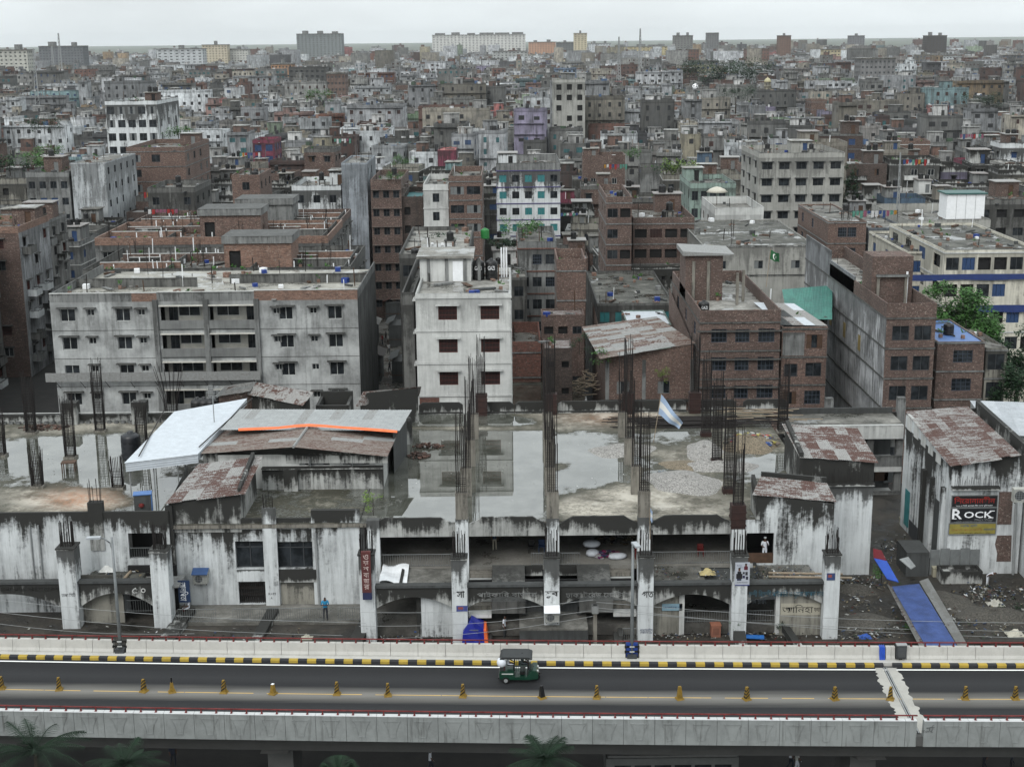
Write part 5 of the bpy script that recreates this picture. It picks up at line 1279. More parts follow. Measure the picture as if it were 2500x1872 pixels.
def bld(x0, x1, yt, Y, dep, wall, label, cat='house', name='house', side=None, fh=3.0, ph=0.9, wins=('dark',), bays=3, ww=1.2, wh=1.3, sill=0.9, nfl=None,
  hood=False, hoodm=None, band=None, roof=None, lod=1, sides='auto', sbays=3, rot=0.0, group=None, stair=0.7, tanks=1, par=None, rows=None, reveal=0.12, H=None, X=None, zb=0.0, seed=None, short=None, missing=0.12, rebarp=0.0, balc=0):
 """a flat-roofed house; x0,x1,yt: picture columns of the front and row of its parapet top at distance Y (or world X=(a,b), H)"""
 rr = random.Random(seed if seed is not None else hash((x0, x1, yt, Y)) & 0xffff)
 if X is None:
  a, b = X_at(x0, yt, Y), X_at(x1, yt, Y); H = Z_at((x0+x1)/2, yt, Y)-ph
 else: a, b = X
 Wd = b-a
 RES.append((a-0.5, b+0.5, Y-0.5, Y+dep+0.5))
 root = empty(name, ((a+b)/2, Y, zb), rot, label, cat, group); _cur[0] = root
 ox = -Wd/2
 wall_m = MT[wall] if isinstance(wall, str) else wall; side_m = (MT[side] if isinstance(side, str) else side) or wall_m
 ch = lambda mb, n, m, par_=root: mb.build(n, m, par_)
 roof_m = MT[roof or 'slab'] if isinstance(roof or 'slab', str) else roof
 nfl = nfl or max(1, int(H/fh))
 fa = []; wl = []
 def put_windows(face, L, nb, w_, h_):
  """openings of a face; records window placements"""
  ops = []
  if nb <= 0: return ops
  for f in range(nfl):
   zf = H - (f+1)*fh
   if zf < zb - 0.5: break
   for i in range(nb):
    if rr.random() < missing: continue
    spec = rows[i % len(rows)] if rows else (None, w_, h_, sill)
    uc = (spec[0] if spec[0] is not None else (i+0.5)/nb)*L
    w, h, s = spec[1], spec[2], spec[3]
    if w > L/nb*0.95 and not rows: w = L/nb*0.8
    u0, z0 = uc-w/2, zf+s
    if u0 < 0.15 or u0+w > L-0.15 or z0+h > H-0.05: continue
    ops.append((u0, u0+w, z0, z0+h)); wl.append((face, u0, z0, w, h, rr.choice(wins)))
  return ops
 if sides == 'auto': sides = 'l' if (a+b)/2 > 0 else 'r'
 fo = put_windows('f', Wd, bays, ww, wh)
 mbf = MB(); mbs = MB()
 wall_grid(mbf, (ox, 0, 0), (1, 0, 0), (0, -1, 0), Wd, zb-0.5, H, fo, reveal)
 ro = put_windows('r', dep, sbays, ww, wh) if 'r' in sides else []
 lo = put_windows('l', dep, sbays, ww, wh) if 'l' in sides else []
 wall_grid(mbs, (ox+Wd, 0, 0), (0, 1, 0), (1, 0, 0), dep, zb-0.5, H, ro, reveal)
 wall_grid(mbs, (ox, dep, 0), (0, -1, 0), (-1, 0, 0), dep, zb-0.5, H, lo, reveal)
 mbs.quad((ox+Wd, dep, zb), (ox, dep, zb), (ox, dep, H), (ox+Wd, dep, H))
 if side is None:
  n0 = len(mbf.v); mbf.v += mbs.v; mbf.f += [tuple(i+n0 for i in f) for f in mbs.f]; mbf.m += mbs.m
  ch(mbf, 'wall', wall_m)
 else:
  ch(mbf, 'front_wall', wall_m); ch(mbs, 'side_wall', side_m)
 k = MB(); k.quad((ox, 0, H-0.02), (ox+Wd, 0, H-0.02), (ox+Wd, dep, H-0.02), (ox, dep, H-0.02)); ch(k, 'roof', roof_m)
 if ph > 0.05:
  k = MB(); t = 0.14
  pm = (MT[par] if isinstance(par, str) else par) or wall_m
  o_ = [(ox-.02, -.02), (ox+Wd+.02, -.02), (ox+Wd+.02, dep+.02), (ox-.02, dep+.02)]; i_ = [(ox+t, t), (ox+Wd-t, t), (ox+Wd-t, dep-t), (ox+t, dep-t)]
  for q in range(4):
   A, B = o_[q], o_[(q+1) % 4]; C, D_ = i_[q], i_[(q+1) % 4]
   k.quad((*A, H), (*B, H), (*B, H+ph), (*A, H+ph)); k.quad((*D_, H-.02), (*C, H-.02), (*C, H+ph), (*D_, H+ph)); k.quad((*A, H+ph), (*B, H+ph), (*D_, H+ph), (*C, H+ph))
  ch(k, 'parapet', pm)
 rzm = {'f': 0.0, 'r': math.pi/2, 'l': -math.pi/2}
 for face, u0, z0, w, h, st in wl:
  d = reveal
  if face == 'f': loc = (ox+u0, d, z0)
  elif face == 'r': loc = (ox+Wd-d, u0, z0)
  else: loc = (ox+d, dep-u0, z0)
  wo_ = put('window', win_mesh(w, h, st), root, loc, rzm[face])
  if hood:
   hm_ = box_mesh(w+0.5, 0.45, 0.09, MT[hoodm or 'grey2'], 'window_hood')
   if face == 'f': hl = (ox+u0-0.25, -0.45, z0+h+0.08)
   elif face == 'r': hl = (ox+Wd+0.45, u0-0.25, z0+h+0.08)
   else: hl = (ox-0.45, dep-u0+0.25, z0+h+0.08)
   put('window_hood', hm_, root, hl, rzm[face])
 if band:
  for f in range(0, nfl+1):
   z = H - f*fh
   if z < zb+0.5: break
   k = MB(); k.box(ox-0.09, -0.1, z-0.1, ox+Wd+0.09, -0.003, z+0.06); k.box(ox-0.09, 0, z-0.1, ox-0.003, dep, z+0.06); k.box(ox+Wd+0.003, 0, z-0.1, ox+Wd+0.09, dep, z+0.06); ch(k, 'floor_band', MT[band] if isinstance(band, str) else band)
 # roof top: stair head, tanks, starter bars
 base = Matrix.Translation(((a+b)/2, Y, zb)) @ Matrix.Rotation(rot, 4, 'Z')
 if rr.random() < stair and Wd > 4.5 and dep > 5:
  sw, sd_, sh_ = rr.uniform(2.4, min(4.2, Wd*.55)), rr.uniform(2.6, min(5, dep*.5)), rr.uniform(2.2, 2.9)
  sx_ = rr.choice([ox+0.3, ox+Wd-sw-0.3, ox+rr.uniform(.3, Wd-sw-.3)]); sy_ = rr.uniform(dep*.35, dep-sd_-0.3)
  k = MB(); wall_grid(k, (sx_, sy_, 0), (1, 0, 0), (0, -1, 0), sw, H, H+sh_, [(sw*.55, sw*.55+.85, H+.02, H+1.95)], .1)
  k.quad((sx_+sw, sy_, H), (sx_+sw, sy_+sd_, H), (sx_+sw, sy_+sd_, H+sh_), (sx_+sw, sy_, H+sh_)); k.quad((sx_, sy_+sd_, H), (sx_, sy_, H), (sx_, sy_, H+sh_), (sx_, sy_+sd_, H+sh_)); k.quad((sx_+sw, sy_+sd_, H), (sx_, sy_+sd_, H), (sx_, sy_+sd_, H+sh_), (sx_+sw, sy_+sd_, H+sh_))
  s_o = ch(k, 'stair_room', rr.choice([wall_m, side_m, MT['grey'], MT['brick2']]))
  k = MB(); k.box(sx_-.25, sy_-.35, H+sh_, sx_+sw+.25, sy_+sd_+.25, H+sh_+.13); ch(k, 'stair_roof', rr.choice([MT['slab'], MT['slabl'], MT['zinc'], MT['rust3']]))
  k = MB(); k.quad((sx_+sw*.55, sy_+.1, H), (sx_+sw*.55+.85, sy_+.1, H), (sx_+sw*.55+.85, sy_+.1, H+1.95), (sx_+sw*.55, sy_+.1, H+1.95)); ch(k, 'door', rr.choice([MT['dark'], MT['wood'], MT['blue'], MT['frameg']]))
  if rr.random() < .5:
   for q in range(rr.randint(1, 2)): tank(base @ Vector((sx_+sw*.3+q*1.3, sy_+sd_*.4, H+sh_+.13)), rr.uniform(.42, .6), rr.uniform(.9, 1.5))
 for q in range(tanks):
  if rr.random() < .55:
   p = (ox+rr.uniform(.9, max(1, Wd-.9)), rr.uniform(.9, dep*.4))
   zt_ = H
   if rr.random() < .4:
    k = MB()
    for dx in (-.5, .5):
     for dy in (-.5, .5): k.box(p[0]+dx-.07, p[1]+dy-.07, H, p[0]+dx+.07, p[1]+dy+.07, H+1.1)
    k.box(p[0]-.7, p[1]-.7, H+1.1, p[0]+.7, p[1]+.7, H+1.22); ch(k, 'tank_stand', MT['grey2']); zt_ = H+1.22
   tank(base @ Vector((p[0], p[1], zt_)), rr.uniform(.42, .6), rr.uniform(.9, 1.4))
 if rr.random() < rebarp:
  nx_, ny_ = max(2, int(Wd/4)), max(2, int(dep/5))
  for i in range(nx_):
   for j in range(ny_):
    if rr.random() < .35: continue
    p = (ox+.25+(Wd-.5)*i/(nx_-1), .25+(dep-.5)*j/(ny_-1)); k = MB(); hh = rr.uniform(.2, 1.3)
    k.box(p[0]-.14, p[1]-.14, H, p[0]+.14, p[1]+.14, H+hh)
    o1 = ch(k, 'roof_column', MT['conc'])
    k = MB()
    for q in range(4): k.tube((p[0]+(q % 2)*.16-.08, p[1]+(q//2)*.16-.08, H+hh), (p[0]+(q % 2)*.2-.1+rr.uniform(-.05, .05), p[1]+(q//2)*.2-.1, H+hh+rr.uniform(.7, 1.5)), .018, 3)
    ch(k, 'rebar', MT['rebar'], o1)
 clutter(root, ox, Wd, dep, H, int(rr.uniform(.05, .14)*Wd*dep)+3, rr)
 if balc and rr.random() < balc:
  u0 = rr.choice([0, .3, .5])*Wd; u1 = min(Wd, u0+Wd*rr.choice([.5, .7]))
  for f in range(min(3, nfl)):
   z = H-(f+1)*fh; k = MB(); k.box(ox+u0, -.95, z, ox+u1, -.003, z+.12); k.box(ox+u0, -.95, z+.12, ox+u1, -.85, z+.95); k.box(ox+u0, -.85, z+.12, ox+u0+.1, -.003, z+.95); k.box(ox+u1-.1, -.85, z+.12, ox+u1, -.003, z+.95); ch(k, 'balcony', rr.choice([wall_m, MT['grey'], MT['pale'], MT['mould']]))
 if short: LAND.append((*proj(((a+b)/2, Y, H*0.8)), short))
 root['_dim'] = (Wd, dep, H)
 return root, (a, b, Y, dep, H, ox, Wd)
COLR = {n: plaster(tuple(.6*q+.4*.8*sum(c)/3 for q in c), 0.7, 0.6, topz=2.2, patch=0.45) for n, c in dict(aqua=(0.22, 0.4, 0.4), mint=(0.3, 0.42, 0.36), pink=(0.46, 0.26, 0.24), cream=(0.46, 0.42, 0.3), yellow=(0.45, 0.32, 0.07), lilac=(0.3, 0.26, 0.42), skyb=(0.2, 0.31, 0.42),
 blue=(0.08, 0.16, 0.25), salmon=(0.48, 0.25, 0.16), maroon=(0.13, 0.03, 0.035), green=(0.24, 0.36, 0.22), magenta=(0.3, 0.04, 0.1), white=(0.55, 0.56, 0.57), lgrey=(0.36, 0.37, 0.38)).items()}
# ================================================================== near neighbours, laid out one by one
# ---- big grey apartment block, unfinished render, balconies in the middle
YA = 146.0
gA, gB = X_at(106, 640, YA), X_at(772, 640, YA); gH = Z_at(440, 632, YA)-0.9
S1, S2 = (X_at(338, 700, YA)-gA), (X_at(556, 700, YA)-gA)
def apt_front():
 W_, H_ = gB-gA, gH; fh = 3.0
 root = empty('apartment_block', ((gA+gB)/2, YA, 0), 0, 'wide grey unfinished apartment block with recessed balconies in the middle', 'building')
 LAND.append((440, 700, 'the wide grey apartment block')); RES.append((gA-12, gB-1, YA-1, YA+80)); RES.append((gB-10, X_at(872, 780, 150)+2, 150, 226))
 ox = -W_/2; dep = 20.0
 ops = []; wins = []
 cols = [(0.055, 1.55, 1.35), (0.13, .75, .7), (0.235, 1.5, 1.35), (0.295, .75, .65), (0.735, .75, .65), (0.765, 1.45, 1.35), (0.855, .75, .65), (0.925, 1.5, 1.4)]
 for f in range(7):
  zf = H_-(f+1)*fh
  for u, w, h in cols:
   z0 = zf+(0.95 if h > 1 else 1.55); u0 = u*W_-w/2
   if f == 0 and u > .9: pass
   ops.append((u0, u0+w, z0, z0+h)); wins.append((u0, z0, w, h))
  for a_, b_ in ((S1+.5, (S1+S2)/2-.35), ((S1+S2)/2+.35, S2-.3)):
   ops.append((a_, b_, zf+.95, zf+2.55))
 k = MB(); wall_grid(k, (ox, 0, 0), (1, 0, 0), (0, -1, 0), W_, 0, H_, ops, .22)
 k.build('front_wall', plaster((0.48, 0.49, 0.485), 0.3, 0.35, topz=4, patch=0.9), root)
 k = MB(); k.quad((ox+W_, 0, 0), (ox+W_, dep, 0), (ox+W_, dep, H_), (ox+W_, 0, H_)); k.quad((ox, dep, 0), (ox, 0, 0), (ox, 0, H_), (ox, dep, H_)); k.quad((ox+W_, dep, 0), (ox, dep, 0), (ox, dep, H_), (ox+W_, dep, H_)); k.build('side_wall', MT['grey'], root)
 for u0, z0, w, h in wins:
  f_ = put('window', win_mesh(w, h, 'slide'), root, (ox+u0, .2, z0))
  if R.random() < .92: put('window_hood', box_mesh(w+.5, .5, .1, MT['grey2'], 'window_hood'), root, (ox+u0-.25, -.5, z0+h+.1))
 for f in range(7):
  zf = H_-(f+1)*fh
  for a_, b_ in ((S1+.5, (S1+S2)/2-.35), ((S1+S2)/2+.35, S2-.3)):
   k = MB(); k.box(ox+a_, 1.9, zf+.1, ox+b_, 2.0, zf+2.6); k.box(ox+a_, .23, zf+.0, ox+b_, 2.0, zf+.1); k.build('balcony_lining', flat((0.5, 0.49, 0.45), .6), root)
   wq_ = (b_-a_)
   p = put('window', win_mesh(wq_*.52, 1.35, 'slide'), root, (ox+a_+wq_*(.33 if a_ < (S1+S2)/2-1 else .08), 1.88, zf+1.1))
   p = put('balcony_door', win_mesh(.95, 2.2, 'dark'), root, (ox+a_+(wq_*.1 if a_ < (S1+S2)/2-1 else wq_*.76), 1.88, zf+.2))
   k = MB(); k.box(ox+a_-.1, -.25, zf+.12, ox+b_+.1, -.004, zf+.98); k.build('balcony_front', plaster((0.24, 0.245, 0.24), .4, 0, patch=.6), root)
   k = MB(); k.box(ox+a_-.1, -.28, zf+2.5, ox+b_+.1, -.004, zf+2.62); k.build('balcony_lintel', flat((0.55, 0.54, 0.5), .6), root)
  k = MB(); k.box(ox, -.03, zf-.02, ox+W_, -.002, zf+.02); k.build('floor_joint', MT['grey2'], root)
 for u, w in ((S1, .5), ((S1+S2)/2, .55), (S2, .5)):
  k = MB(); k.box(ox+u-w/2, -.3, 0, ox+u+w/2, -.003, H_+.2); k.build('pilaster', MT['grey'], root)
 # hanging tin screen on brackets
 zz = Z_at(330, 822, YA-.8)
 k = MB(); xe_ = S2+.2
 n = 40
 for i in range(n): k.box(ox-.8+(xe_+.8)*i/n, -1.0-.03*(i % 2), zz, ox-.8+(xe_+.8)*(i+1)/n, -.96-.03*(i % 2), zz+.95)
 k.build('tin_screen', MT['zincg'], root)
 for i in range(9):
  k = MB(); X = ox+.2+i*2.6; k.tube((X, -.95, zz), (X+.2, 0, zz-.9), .04, 4); k.build('bracket', MT['iron'], root)
 k = MB(); k.quad((ox, 0, H_-.02), (ox+W_, 0, H_-.02), (ox+W_, dep, H_-.02), (ox, dep, H_-.02)); k.build('roof', slab((0.3, 0.29, 0.26), amt=.45, light=(0.42, 0.41, 0.37)), root)
 # parapet: grey render left, bare brick right
 for a_, b_, mt, h in ((0, S1*.78, 'grey', .9), (S1*.78, S1+.2, 'bricko', .9), (S1+.2, S2-.2, 'grey', .95), (S2-.2, W_, 'bricko', 1.05)):
  k = MB(); k.box(ox+a_, 0.005, H_-.01, ox+b_, .2, H_+h); k.build('parapet', MT[mt], root)
  k = MB(); k.box(ox+a_, -.04, H_+h, ox+b_, .24, H_+h+.07); k.build('coping', MT['pale'], root)
 for x_ in (ox, ox+W_-.15): k = MB(); k.box(x_, .2, H_, x_+.15, dep, H_+.9); k.build('parapet', MT['grey'], root)
 clutter(root, ox, W_, dep, H_, 90, random.Random(3))
 k = MB(); k.box(ox-.5, 9, H_, ox+W_*.42, 9.2, H_+1.0); k.build('parapet', MT['grey2'], root)
 k = MB(); k.box(ox+W_*.52, 11, H_, ox+W_-.2, 11.2, H_+1.0); k.build('parapet', MT['grey2'], root)
 return root
apt_front()
# side balconies on its right flank
for f in range(6):
 pass
# further blocks of the same estate behind: parapeted roofs with stair heads
for i, (Y, d, l) in enumerate(((167.5, 18, 'second block of the grey estate with brick parapets and a brick stair head'), (187, 17, 'third block of the grey estate with grey parapets and water pipes on its roof'), (205.5, 18, 'rearmost block of the grey estate with broad grey stair head'))):
 w0, w1 = gA-(Y-146)*.13, gB-.3-(Y-146)*.13
 root, inf = bld(0, 0, 0, Y, d, 'grey', l, 'building', 'apartment_block', X=(w0-1.5*(i==1), w1-(0, 2.5, 1)[i]), H=gH+(-.9, .2, -.5)[i], ph=1.0, bays=10, sbays=4, wins=('slide',), ww=1.3, wh=1.25, stair=0, tanks=0, par=('grey2', 'bricko', 'brick2')[i], nfl=3, hood=True, roof='slab', sides='lr')
 a, b, _, dep, H, ox, Wd = inf
 for y, u0, u1, m in ((5.0+i, .02, .33, 'bricko'), (6.5, .6, .98, 'grey2'), (9, .1, .22, 'mould'), (12-i, .05, .48, 'brick2'), (12.5, .65, .97, 'bricko'), (9.5, .7, .84, 'brick2')):
  k = MB(); k.box(ox+Wd*u0, y, H, ox+Wd*u1, y+.18, H+1.0); k.build('roof_wall', MT[m], root)
  k = MB(); k.box(ox+Wd*u0, y-.03, H+1.0, ox+Wd*u1, y+.21, H+1.06); k.build('coping', MT['pale'], root)
 for u in (.3, .62, .97):
  k = MB(); k.box(ox+Wd*u, .4, H, ox+Wd*u+.16, dep-.4, H+.9); k.build('roof_wall', MT['grey2'], root)
 sx_ = ox+Wd*(.5 if i != 1 else .42)
 k = MB(); wall_grid(k, (sx_, 5, 0), (1, 0, 0), (0, -1, 0), 8.2, H, H+3.2, [(.6, 2.0, H+.02, H+2.3)], .3); k.quad((sx_+8.2, 5, H), (sx_+8.2, 11, H), (sx_+8.2, 11, H+3.2), (sx_+8.2, 5, H+3.2)); k.quad((sx_, 11, H), (sx_, 5, H), (sx_, 5, H+3.2), (sx_, 11, H+3.2)); k.build('stair_room', MT[('bricko', 'brick', 'grey')[i]], root)
 k = MB(); k.box(sx_-.2, 4.7, H+3.2, sx_+8.4, 11.2, H+4.1); k.build('stair_roof', MT['grey'], root)
 k = MB(); k.quad((sx_+.6, 5.3, H), (sx_+2, 5.3, H), (sx_+2, 5.3, H+2.3), (sx_+.6, 5.3, H+2.3)); k.build('door', MT['dark'], root)
 for q in range(16):
  p = Vector(((a+b)/2+ox+Wd*R.random(), Y+R.uniform(.5, dep-.5), H)); k = MB(); k.tube((p.x-(a+b)/2, p.y-Y, H), (p.x-(a+b)/2, p.y-Y, H+1.1), .07, 6); k.build('vent_pipe', MT['whitep'], root)
 clutter(root, ox, Wd, dep, H, 90, R)
 for q in range(14):
  X_, y_ = ox+Wd*R.random(), R.uniform(.5, dep-.5)
  k = MB()
  for s in range(7): k.tube((X_+R.uniform(-.2, .2), y_+R.uniform(-.2, .2), H), (X_+R.uniform(-.25, .25), y_+R.uniform(-.2, .2), H+R.uniform(1.5, 2.8)), .02, 3)
  k.build('rebar', MT['rebar'], root)
LAND.append((470, 480, 'the grey estate roofs'))
# ---- left estate across the lane
for i, (Y, d, l, xr_, H0, wm_, sm_) in enumerate(((151, 12, 'left estate block nearest the market with mouldy white balconies', -68, 18.8, 'white2', (.36, .37, .38)), (164, 12.5, 'second left estate block with grey render over the lane', -66.3, 20.6, 'grey', (.3, .3, .3)), (178, 12.5, 'third left estate block with blackened walls over the lane', -69.5, 18, 'mould', (.22, .22, .21)), (192, 13, 'fourth left estate block with brick walls and starter bars', -66.6, 20, 'brick2', (.4, .41, .42)), (206.5, 13, 'farthest left estate block with pale flank above the lane', -68.5, 19, 'grey2', (.33, .33, .32)))):
 root, inf = bld(0, 0, 0, Y, d, wm_, l, 'building', 'apartment_block', X=(-100, xr_), H=H0, ph=(1.0, .6, 1.2, .9, .4)[i], bays=6, sbays=3, wins=('slide', 'dark', 'bars', 'open'), ww=1.3, wh=1.3, stair=1, tanks=1, par=('bricko', 'grey2', 'mould', 'bricko', 'grey')[i], side=plaster(sm_, .9, .5, patch=.8), hood=True, sides='r', rebarp=1.0 if i % 2 else .3)
 a, b, _, dep, H, ox, Wd = inf
 for f in range(6):
  for j in range(2):
   if R.random() < .35: continue
   z = H-(f+1)*3.0; k = MB(); y = 1.2+j*5.6+R.uniform(-.4, .9)
   k.box(ox+Wd+.004, y, z, ox+Wd+1.2, y+2.6, z+.14); k.box(ox+Wd+1.1, y, z+.14, ox+Wd+1.2, y+2.6, z+1.0); k.box(ox+Wd+.004, y, z+.14, ox+Wd+1.1, y+.1, z+1.0); k.box(ox+Wd+.004, y+2.5, z+.14, ox+Wd+1.1, y+2.6, z+1.0)
   k.build('balcony', MT[R.choice(['grey', 'white2', 'mould', 'grey2'])], root)
LAND.append((60, 600, 'the left estate'))
# ---- white apartment block
root, inf = bld(897, 1103, 634, 130.0, 15, 'pale', 'smooth white apartment block with red barred windows and roof room', 'building', 'apartment_block', fh=3.12, ph=.35, roof='slabl', bays=2, sbays=3,
 rows=[(.335, 1.75, 1.3, 1.0), (.78, 1.75, 1.3, 1.0)], wins=('bars',), hood=True, hoodm='pale', band='pale', missing=0, stair=0, tanks=0, sides='l', short='the white barred-window block', lod=2)
a, b, Y, dep, H, ox, Wd = inf
k = MB(); k.box(ox+.15, -.03, 6, ox+2.0, -.012, H-3.12*3-.2); k.build('brick_panel', MT['brickr'], root)
k = MB(); w_ = Wd*.56; k.box(ox-.1, 9, H, ox+w_, 14.6, H+2.3); k.build('stair_room', MT['pale'], root)
k = MB(); k.box(ox-.4, 8.6, H+2.3, ox+w_+.3, 15, H+2.55); k.build('stair_roof', MT['slabl'], root)
k = MB(); k.box(ox+w_-1.8, 8.95, H, ox+w_-.8, 8.995, H+2.0); k.build('door', MT['whitep'], root)
for u in (.6, 2.4, 4.2, 5.6): k = MB(); k.box(ox+u, 8.9, H, ox+u+.3, 8.997, H+2.3); k.build('pilaster', MT['grey'], root)
for i, dx in enumerate((.7, 2.0)): tank(((a+b)/2+ox+w_+dx, Y+10, H), .62, 2.0, label='tall black GAZI water tank beside the white roof room, %s one' % ('left' if i == 0 else 'right'), group='tanks on the white block', text='GAZI')
for i in range(3):
 k = MB(); k.tube((ox+w_+3+i*.25, 11, H), (ox+w_+3+i*.25, 11, H+3), .08, 6); k.build('vent_pipe', MT['whitep'], root)
# ---- brick flats right of it
BRK = dict(fh=3.05, band='grey2')
root, inf = bld(1513, 1687, 670, 147.0, 26, 'brick2', 'dark brick flats with blue-framed windows and stair tower on the roof', 'building', 'brick_flats', wins=('grid',), rows=[(.24, 1.65, 1.45, .9), (.53, 1.5, 1.4, .9), (.83, 1.7, 1.45, .9)], bays=3, missing=0, stair=0, tanks=0, ph=1.3, sbays=4, sides='l', short='the dark brick flats', roof='slabl', lod=2, **BRK)
a, b, Y, dep, H, ox, Wd = inf
k = MB(); k.box(ox-.02, 13, H, ox+4.2, 18.5, H+5.2); k.build('stair_tower', MT['brick2'], root)
k = MB(); k.hexa([(ox-.4, 12.5, H+5.2), (ox+4.8, 12.5, H+5.2), (ox+4.8, 19, H+5.2), (ox-.4, 19, H+5.2), (ox-.4, 12.5, H+5.7), (ox+5.4, 12.5, H+5.35), (ox+5.4, 19, H+5.35), (ox-.4, 19, H+5.7)]); k.build('stair_roof', MT['zincg'], root)
for x_ in (.7, 2.4): k = MB(); k.box(ox+x_, 12.85, H, ox+x_+.35, 12.996, H+4.5); k.build('concrete_post', MT['conc'], root)
for x_, y_ in ((5.3, 10), (6.3, 12)): k = MB(); k.box(ox+x_, y_, H, ox+x_+.3, y_+.3, H+3.6); k.build('concrete_post', MT['conc'], root)
tank(((a+b)/2+ox+.9, Y+4, H), .6, 1.6, label='black water tank on the brick flats beside the stair tower', group=None, text='GAZI')
for f in range(4):
 z = H-f*3.05
 k = MB(); k.box(ox-.3, -.4, z-.95, ox+Wd+.1, -.004, z-.85); k.build('sun_ledge', MT['grey2'], root)
root, inf = bld(1690, 1788, 706, 147.6, 13, 'brick', 'lower brick wing with grey patch and dark wide windows', 'building', 'brick_flats', wins=('wood', 'grid', 'dark'), rows=[(.22, 1.4, 1.4, .9), (.72, 1.7, 1.5, .9)], bays=2, missing=0, stair=0, tanks=0, ph=.2, sbays=0, sides='', roof='slab', **BRK)
a, b, Y, dep, H, ox, Wd = inf
k = MB(); k.box(ox+.1, -.03, H-2.9, ox+Wd*.5, -.01, H-.4); k.build('render_patch', MT['grey'], root)
sheet_roof(root, [Vector((a, Y+1, H+.25)), Vector((b, Y+.5, H+.25)), Vector((b-2, Y+8, H+1.2)), Vector((a-1.5, Y+9, H+1.2))], 4, 3, [MT['zinc'], MT['rust3'], MT['dgrey'], MT['zincn']], None)
# green sheet roof behind
gq = [at_z(1702, 690, 15.2), at_z(1797, 690, 15.2), at_z(1797, 617, 15.9), at_z(1690, 626, 15.9)]
gr = empty('sheet_roof_house', gq[0], 0, 'low house under a bright green-teal sheet roof behind the brick flats', 'house')
sheet_roof(gr, gq, 5, 6, [flat((0.05, 0.2, 0.17), .6, var=.4), flat((0.06, 0.23, 0.19), .6, var=.4)], None, ragged=0)
k = MB(); k.box(gq[3].x+2, gq[0].y+.5, 0, gq[1].x-.3, gq[2].y-.5, 15.3); adopt(k.build('walls', MT['grey2']), gr); RES.append((gq[3].x, gq[1].x, gq[0].y, gq[2].y))
# ---- deep narrow building with the blank grey flank
root, inf = bld(1917, 2024, 655, 140.0, 40, 'brick2', 'deep narrow block with blank blotched grey flank and brick front', 'building', 'narrow_block', side=plaster((0.55, 0.56, 0.57), .8, .6, topz=1.2, patch=1.0), wins=('dark',), rows=[(.3, 1.7, 1.5, .8), (.75, 1.7, 1.5, .8)], bays=2, missing=0, sbays=0, sides='', stair=0, tanks=0, ph=1.5, par='brick2', roof='slabl', short='the blank-flanked narrow block', fh=3.1, band='grey2')
a, b, Y, dep, H, ox, Wd = inf
k = MB(); k.box(ox-.03, 26, H, ox+.15, 40, H+3.0); k.box(ox-.02, 14, H, ox+.16, 26, H+1.9); k.build('flank_wall', plaster((0.27, 0.28, 0.29), .7, .5, patch=.8), root)
k = MB(); k.box(ox+Wd-4.6, 8, H, ox+Wd-.3, 12, H+5.0); k.build('stair_tower', MT['brick2'], root)
k = MB(); k.box(ox+.8, 7.5, H+2.9, ox+4.2, 11, H+3.1); k.build('tank_platform', MT['grey'], root)
for dx in (.9, 3.8):
 k = MB(); k.box(ox+dx, 7.7, H, ox+dx+.25, 7.95, H+2.9); k.build('concrete_post', MT['conc'], root)
for i in range(4): tank(((a+b)/2+ox+1.4+.75*i, Y+8.8+.7*(i % 2), H+3.1), .42, 1.7, label='black GAZI tank, %s on the platform above the narrow block' % ('leftmost', 'second', 'third', 'rightmost')[i], group='tanks on the narrow block', text='GAZI' if i % 2 == 0 else None)
for j in range(4):
 k = MB(); k.box(ox-.02, 10+j*7, H-5.6, ox-.004, 11.1+j*7, H-3.9); k.build('bricked_window', flat((0.3, 0.24, 0.1), .8), root)
k = MB(); k.tube((ox+Wd-.9, 7.9, H), (ox+Wd-.9, 7.9, H+3.4), .12, 6); k.build('vent_pipe', MT['whitep'], root)
# ---- brick house with patched tin roof
Yt_ = 150.0
a, b = X_at(1308, 780, Yt_), X_at(1497, 780, Yt_); zl_, zr3 = Z_at(1310, 768, Yt_), Z_at(1495, 743, Yt_)
root = empty('tin_roof_house', ((a+b)/2, Yt_, 0), 0, 'old brick house with patched striped tin roof and weeds on its ledge', 'house')
RES.append((a-5, b+1, Yt_-1, Yt_+26)); LAND.append((1400, 800, 'the patched tin roof house'))
cx_ = (a+b)/2
k = MB(); W_ = b-a
zm = min(zl_, zr3)-.3
ops = [(W_*.13, W_*.13+1.4, zm-4.0, zm-2.6), (W_*.6, W_*.6+1.3, zm-4.0, zm-2.6), (W_*.05, W_*.05+1.4, zm-7.6, zm-6.3), (W_*.35, W_*.35+1.4, zm-7.6, zm-6.3), (W_*.68, W_*.68+1.3, zm-7.6, zm-6.3)]
wall_grid(k, (a-cx_, 0, 0), (1, 0, 0), (0, -1, 0), W_, 0, zm, ops, .15)
k.quad((a-cx_, 0, zm), (b-cx_, 0, zm), (b-cx_, 0, zr3-.1), (a-cx_, 0, zl_-.1)); k.quad((b-cx_, 0, 0), (b-cx_, 24, 0), (b-cx_, 24, zr3+2), (b-cx_, 0, zr3-.1)); k.quad((a-cx_, 24, 0), (a-cx_, 0, 0), (a-cx_, 0, zl_-.1), (a-cx_, 24, zl_+1.6))
k.build('wall', MT['brick'], root)
for o in ops: put('window', win_mesh(o[1]-o[0], o[3]-o[2], 'frameg'), root, (a-cx_+o[0], .14, o[2]))
k = MB(); k.box(a-cx_-.6, -.7, zm-4.75, b-cx_+.6, -.003, zm-4.6); k.build('ledge', MT['mould'], root)
for u in (0, .42, .97): k = MB(); k.box(a-cx_+W_*u, -.06, 0, a-cx_+W_*u+.4, -.002, zm-.2); k.build('concrete_post', MT['grey'], root)
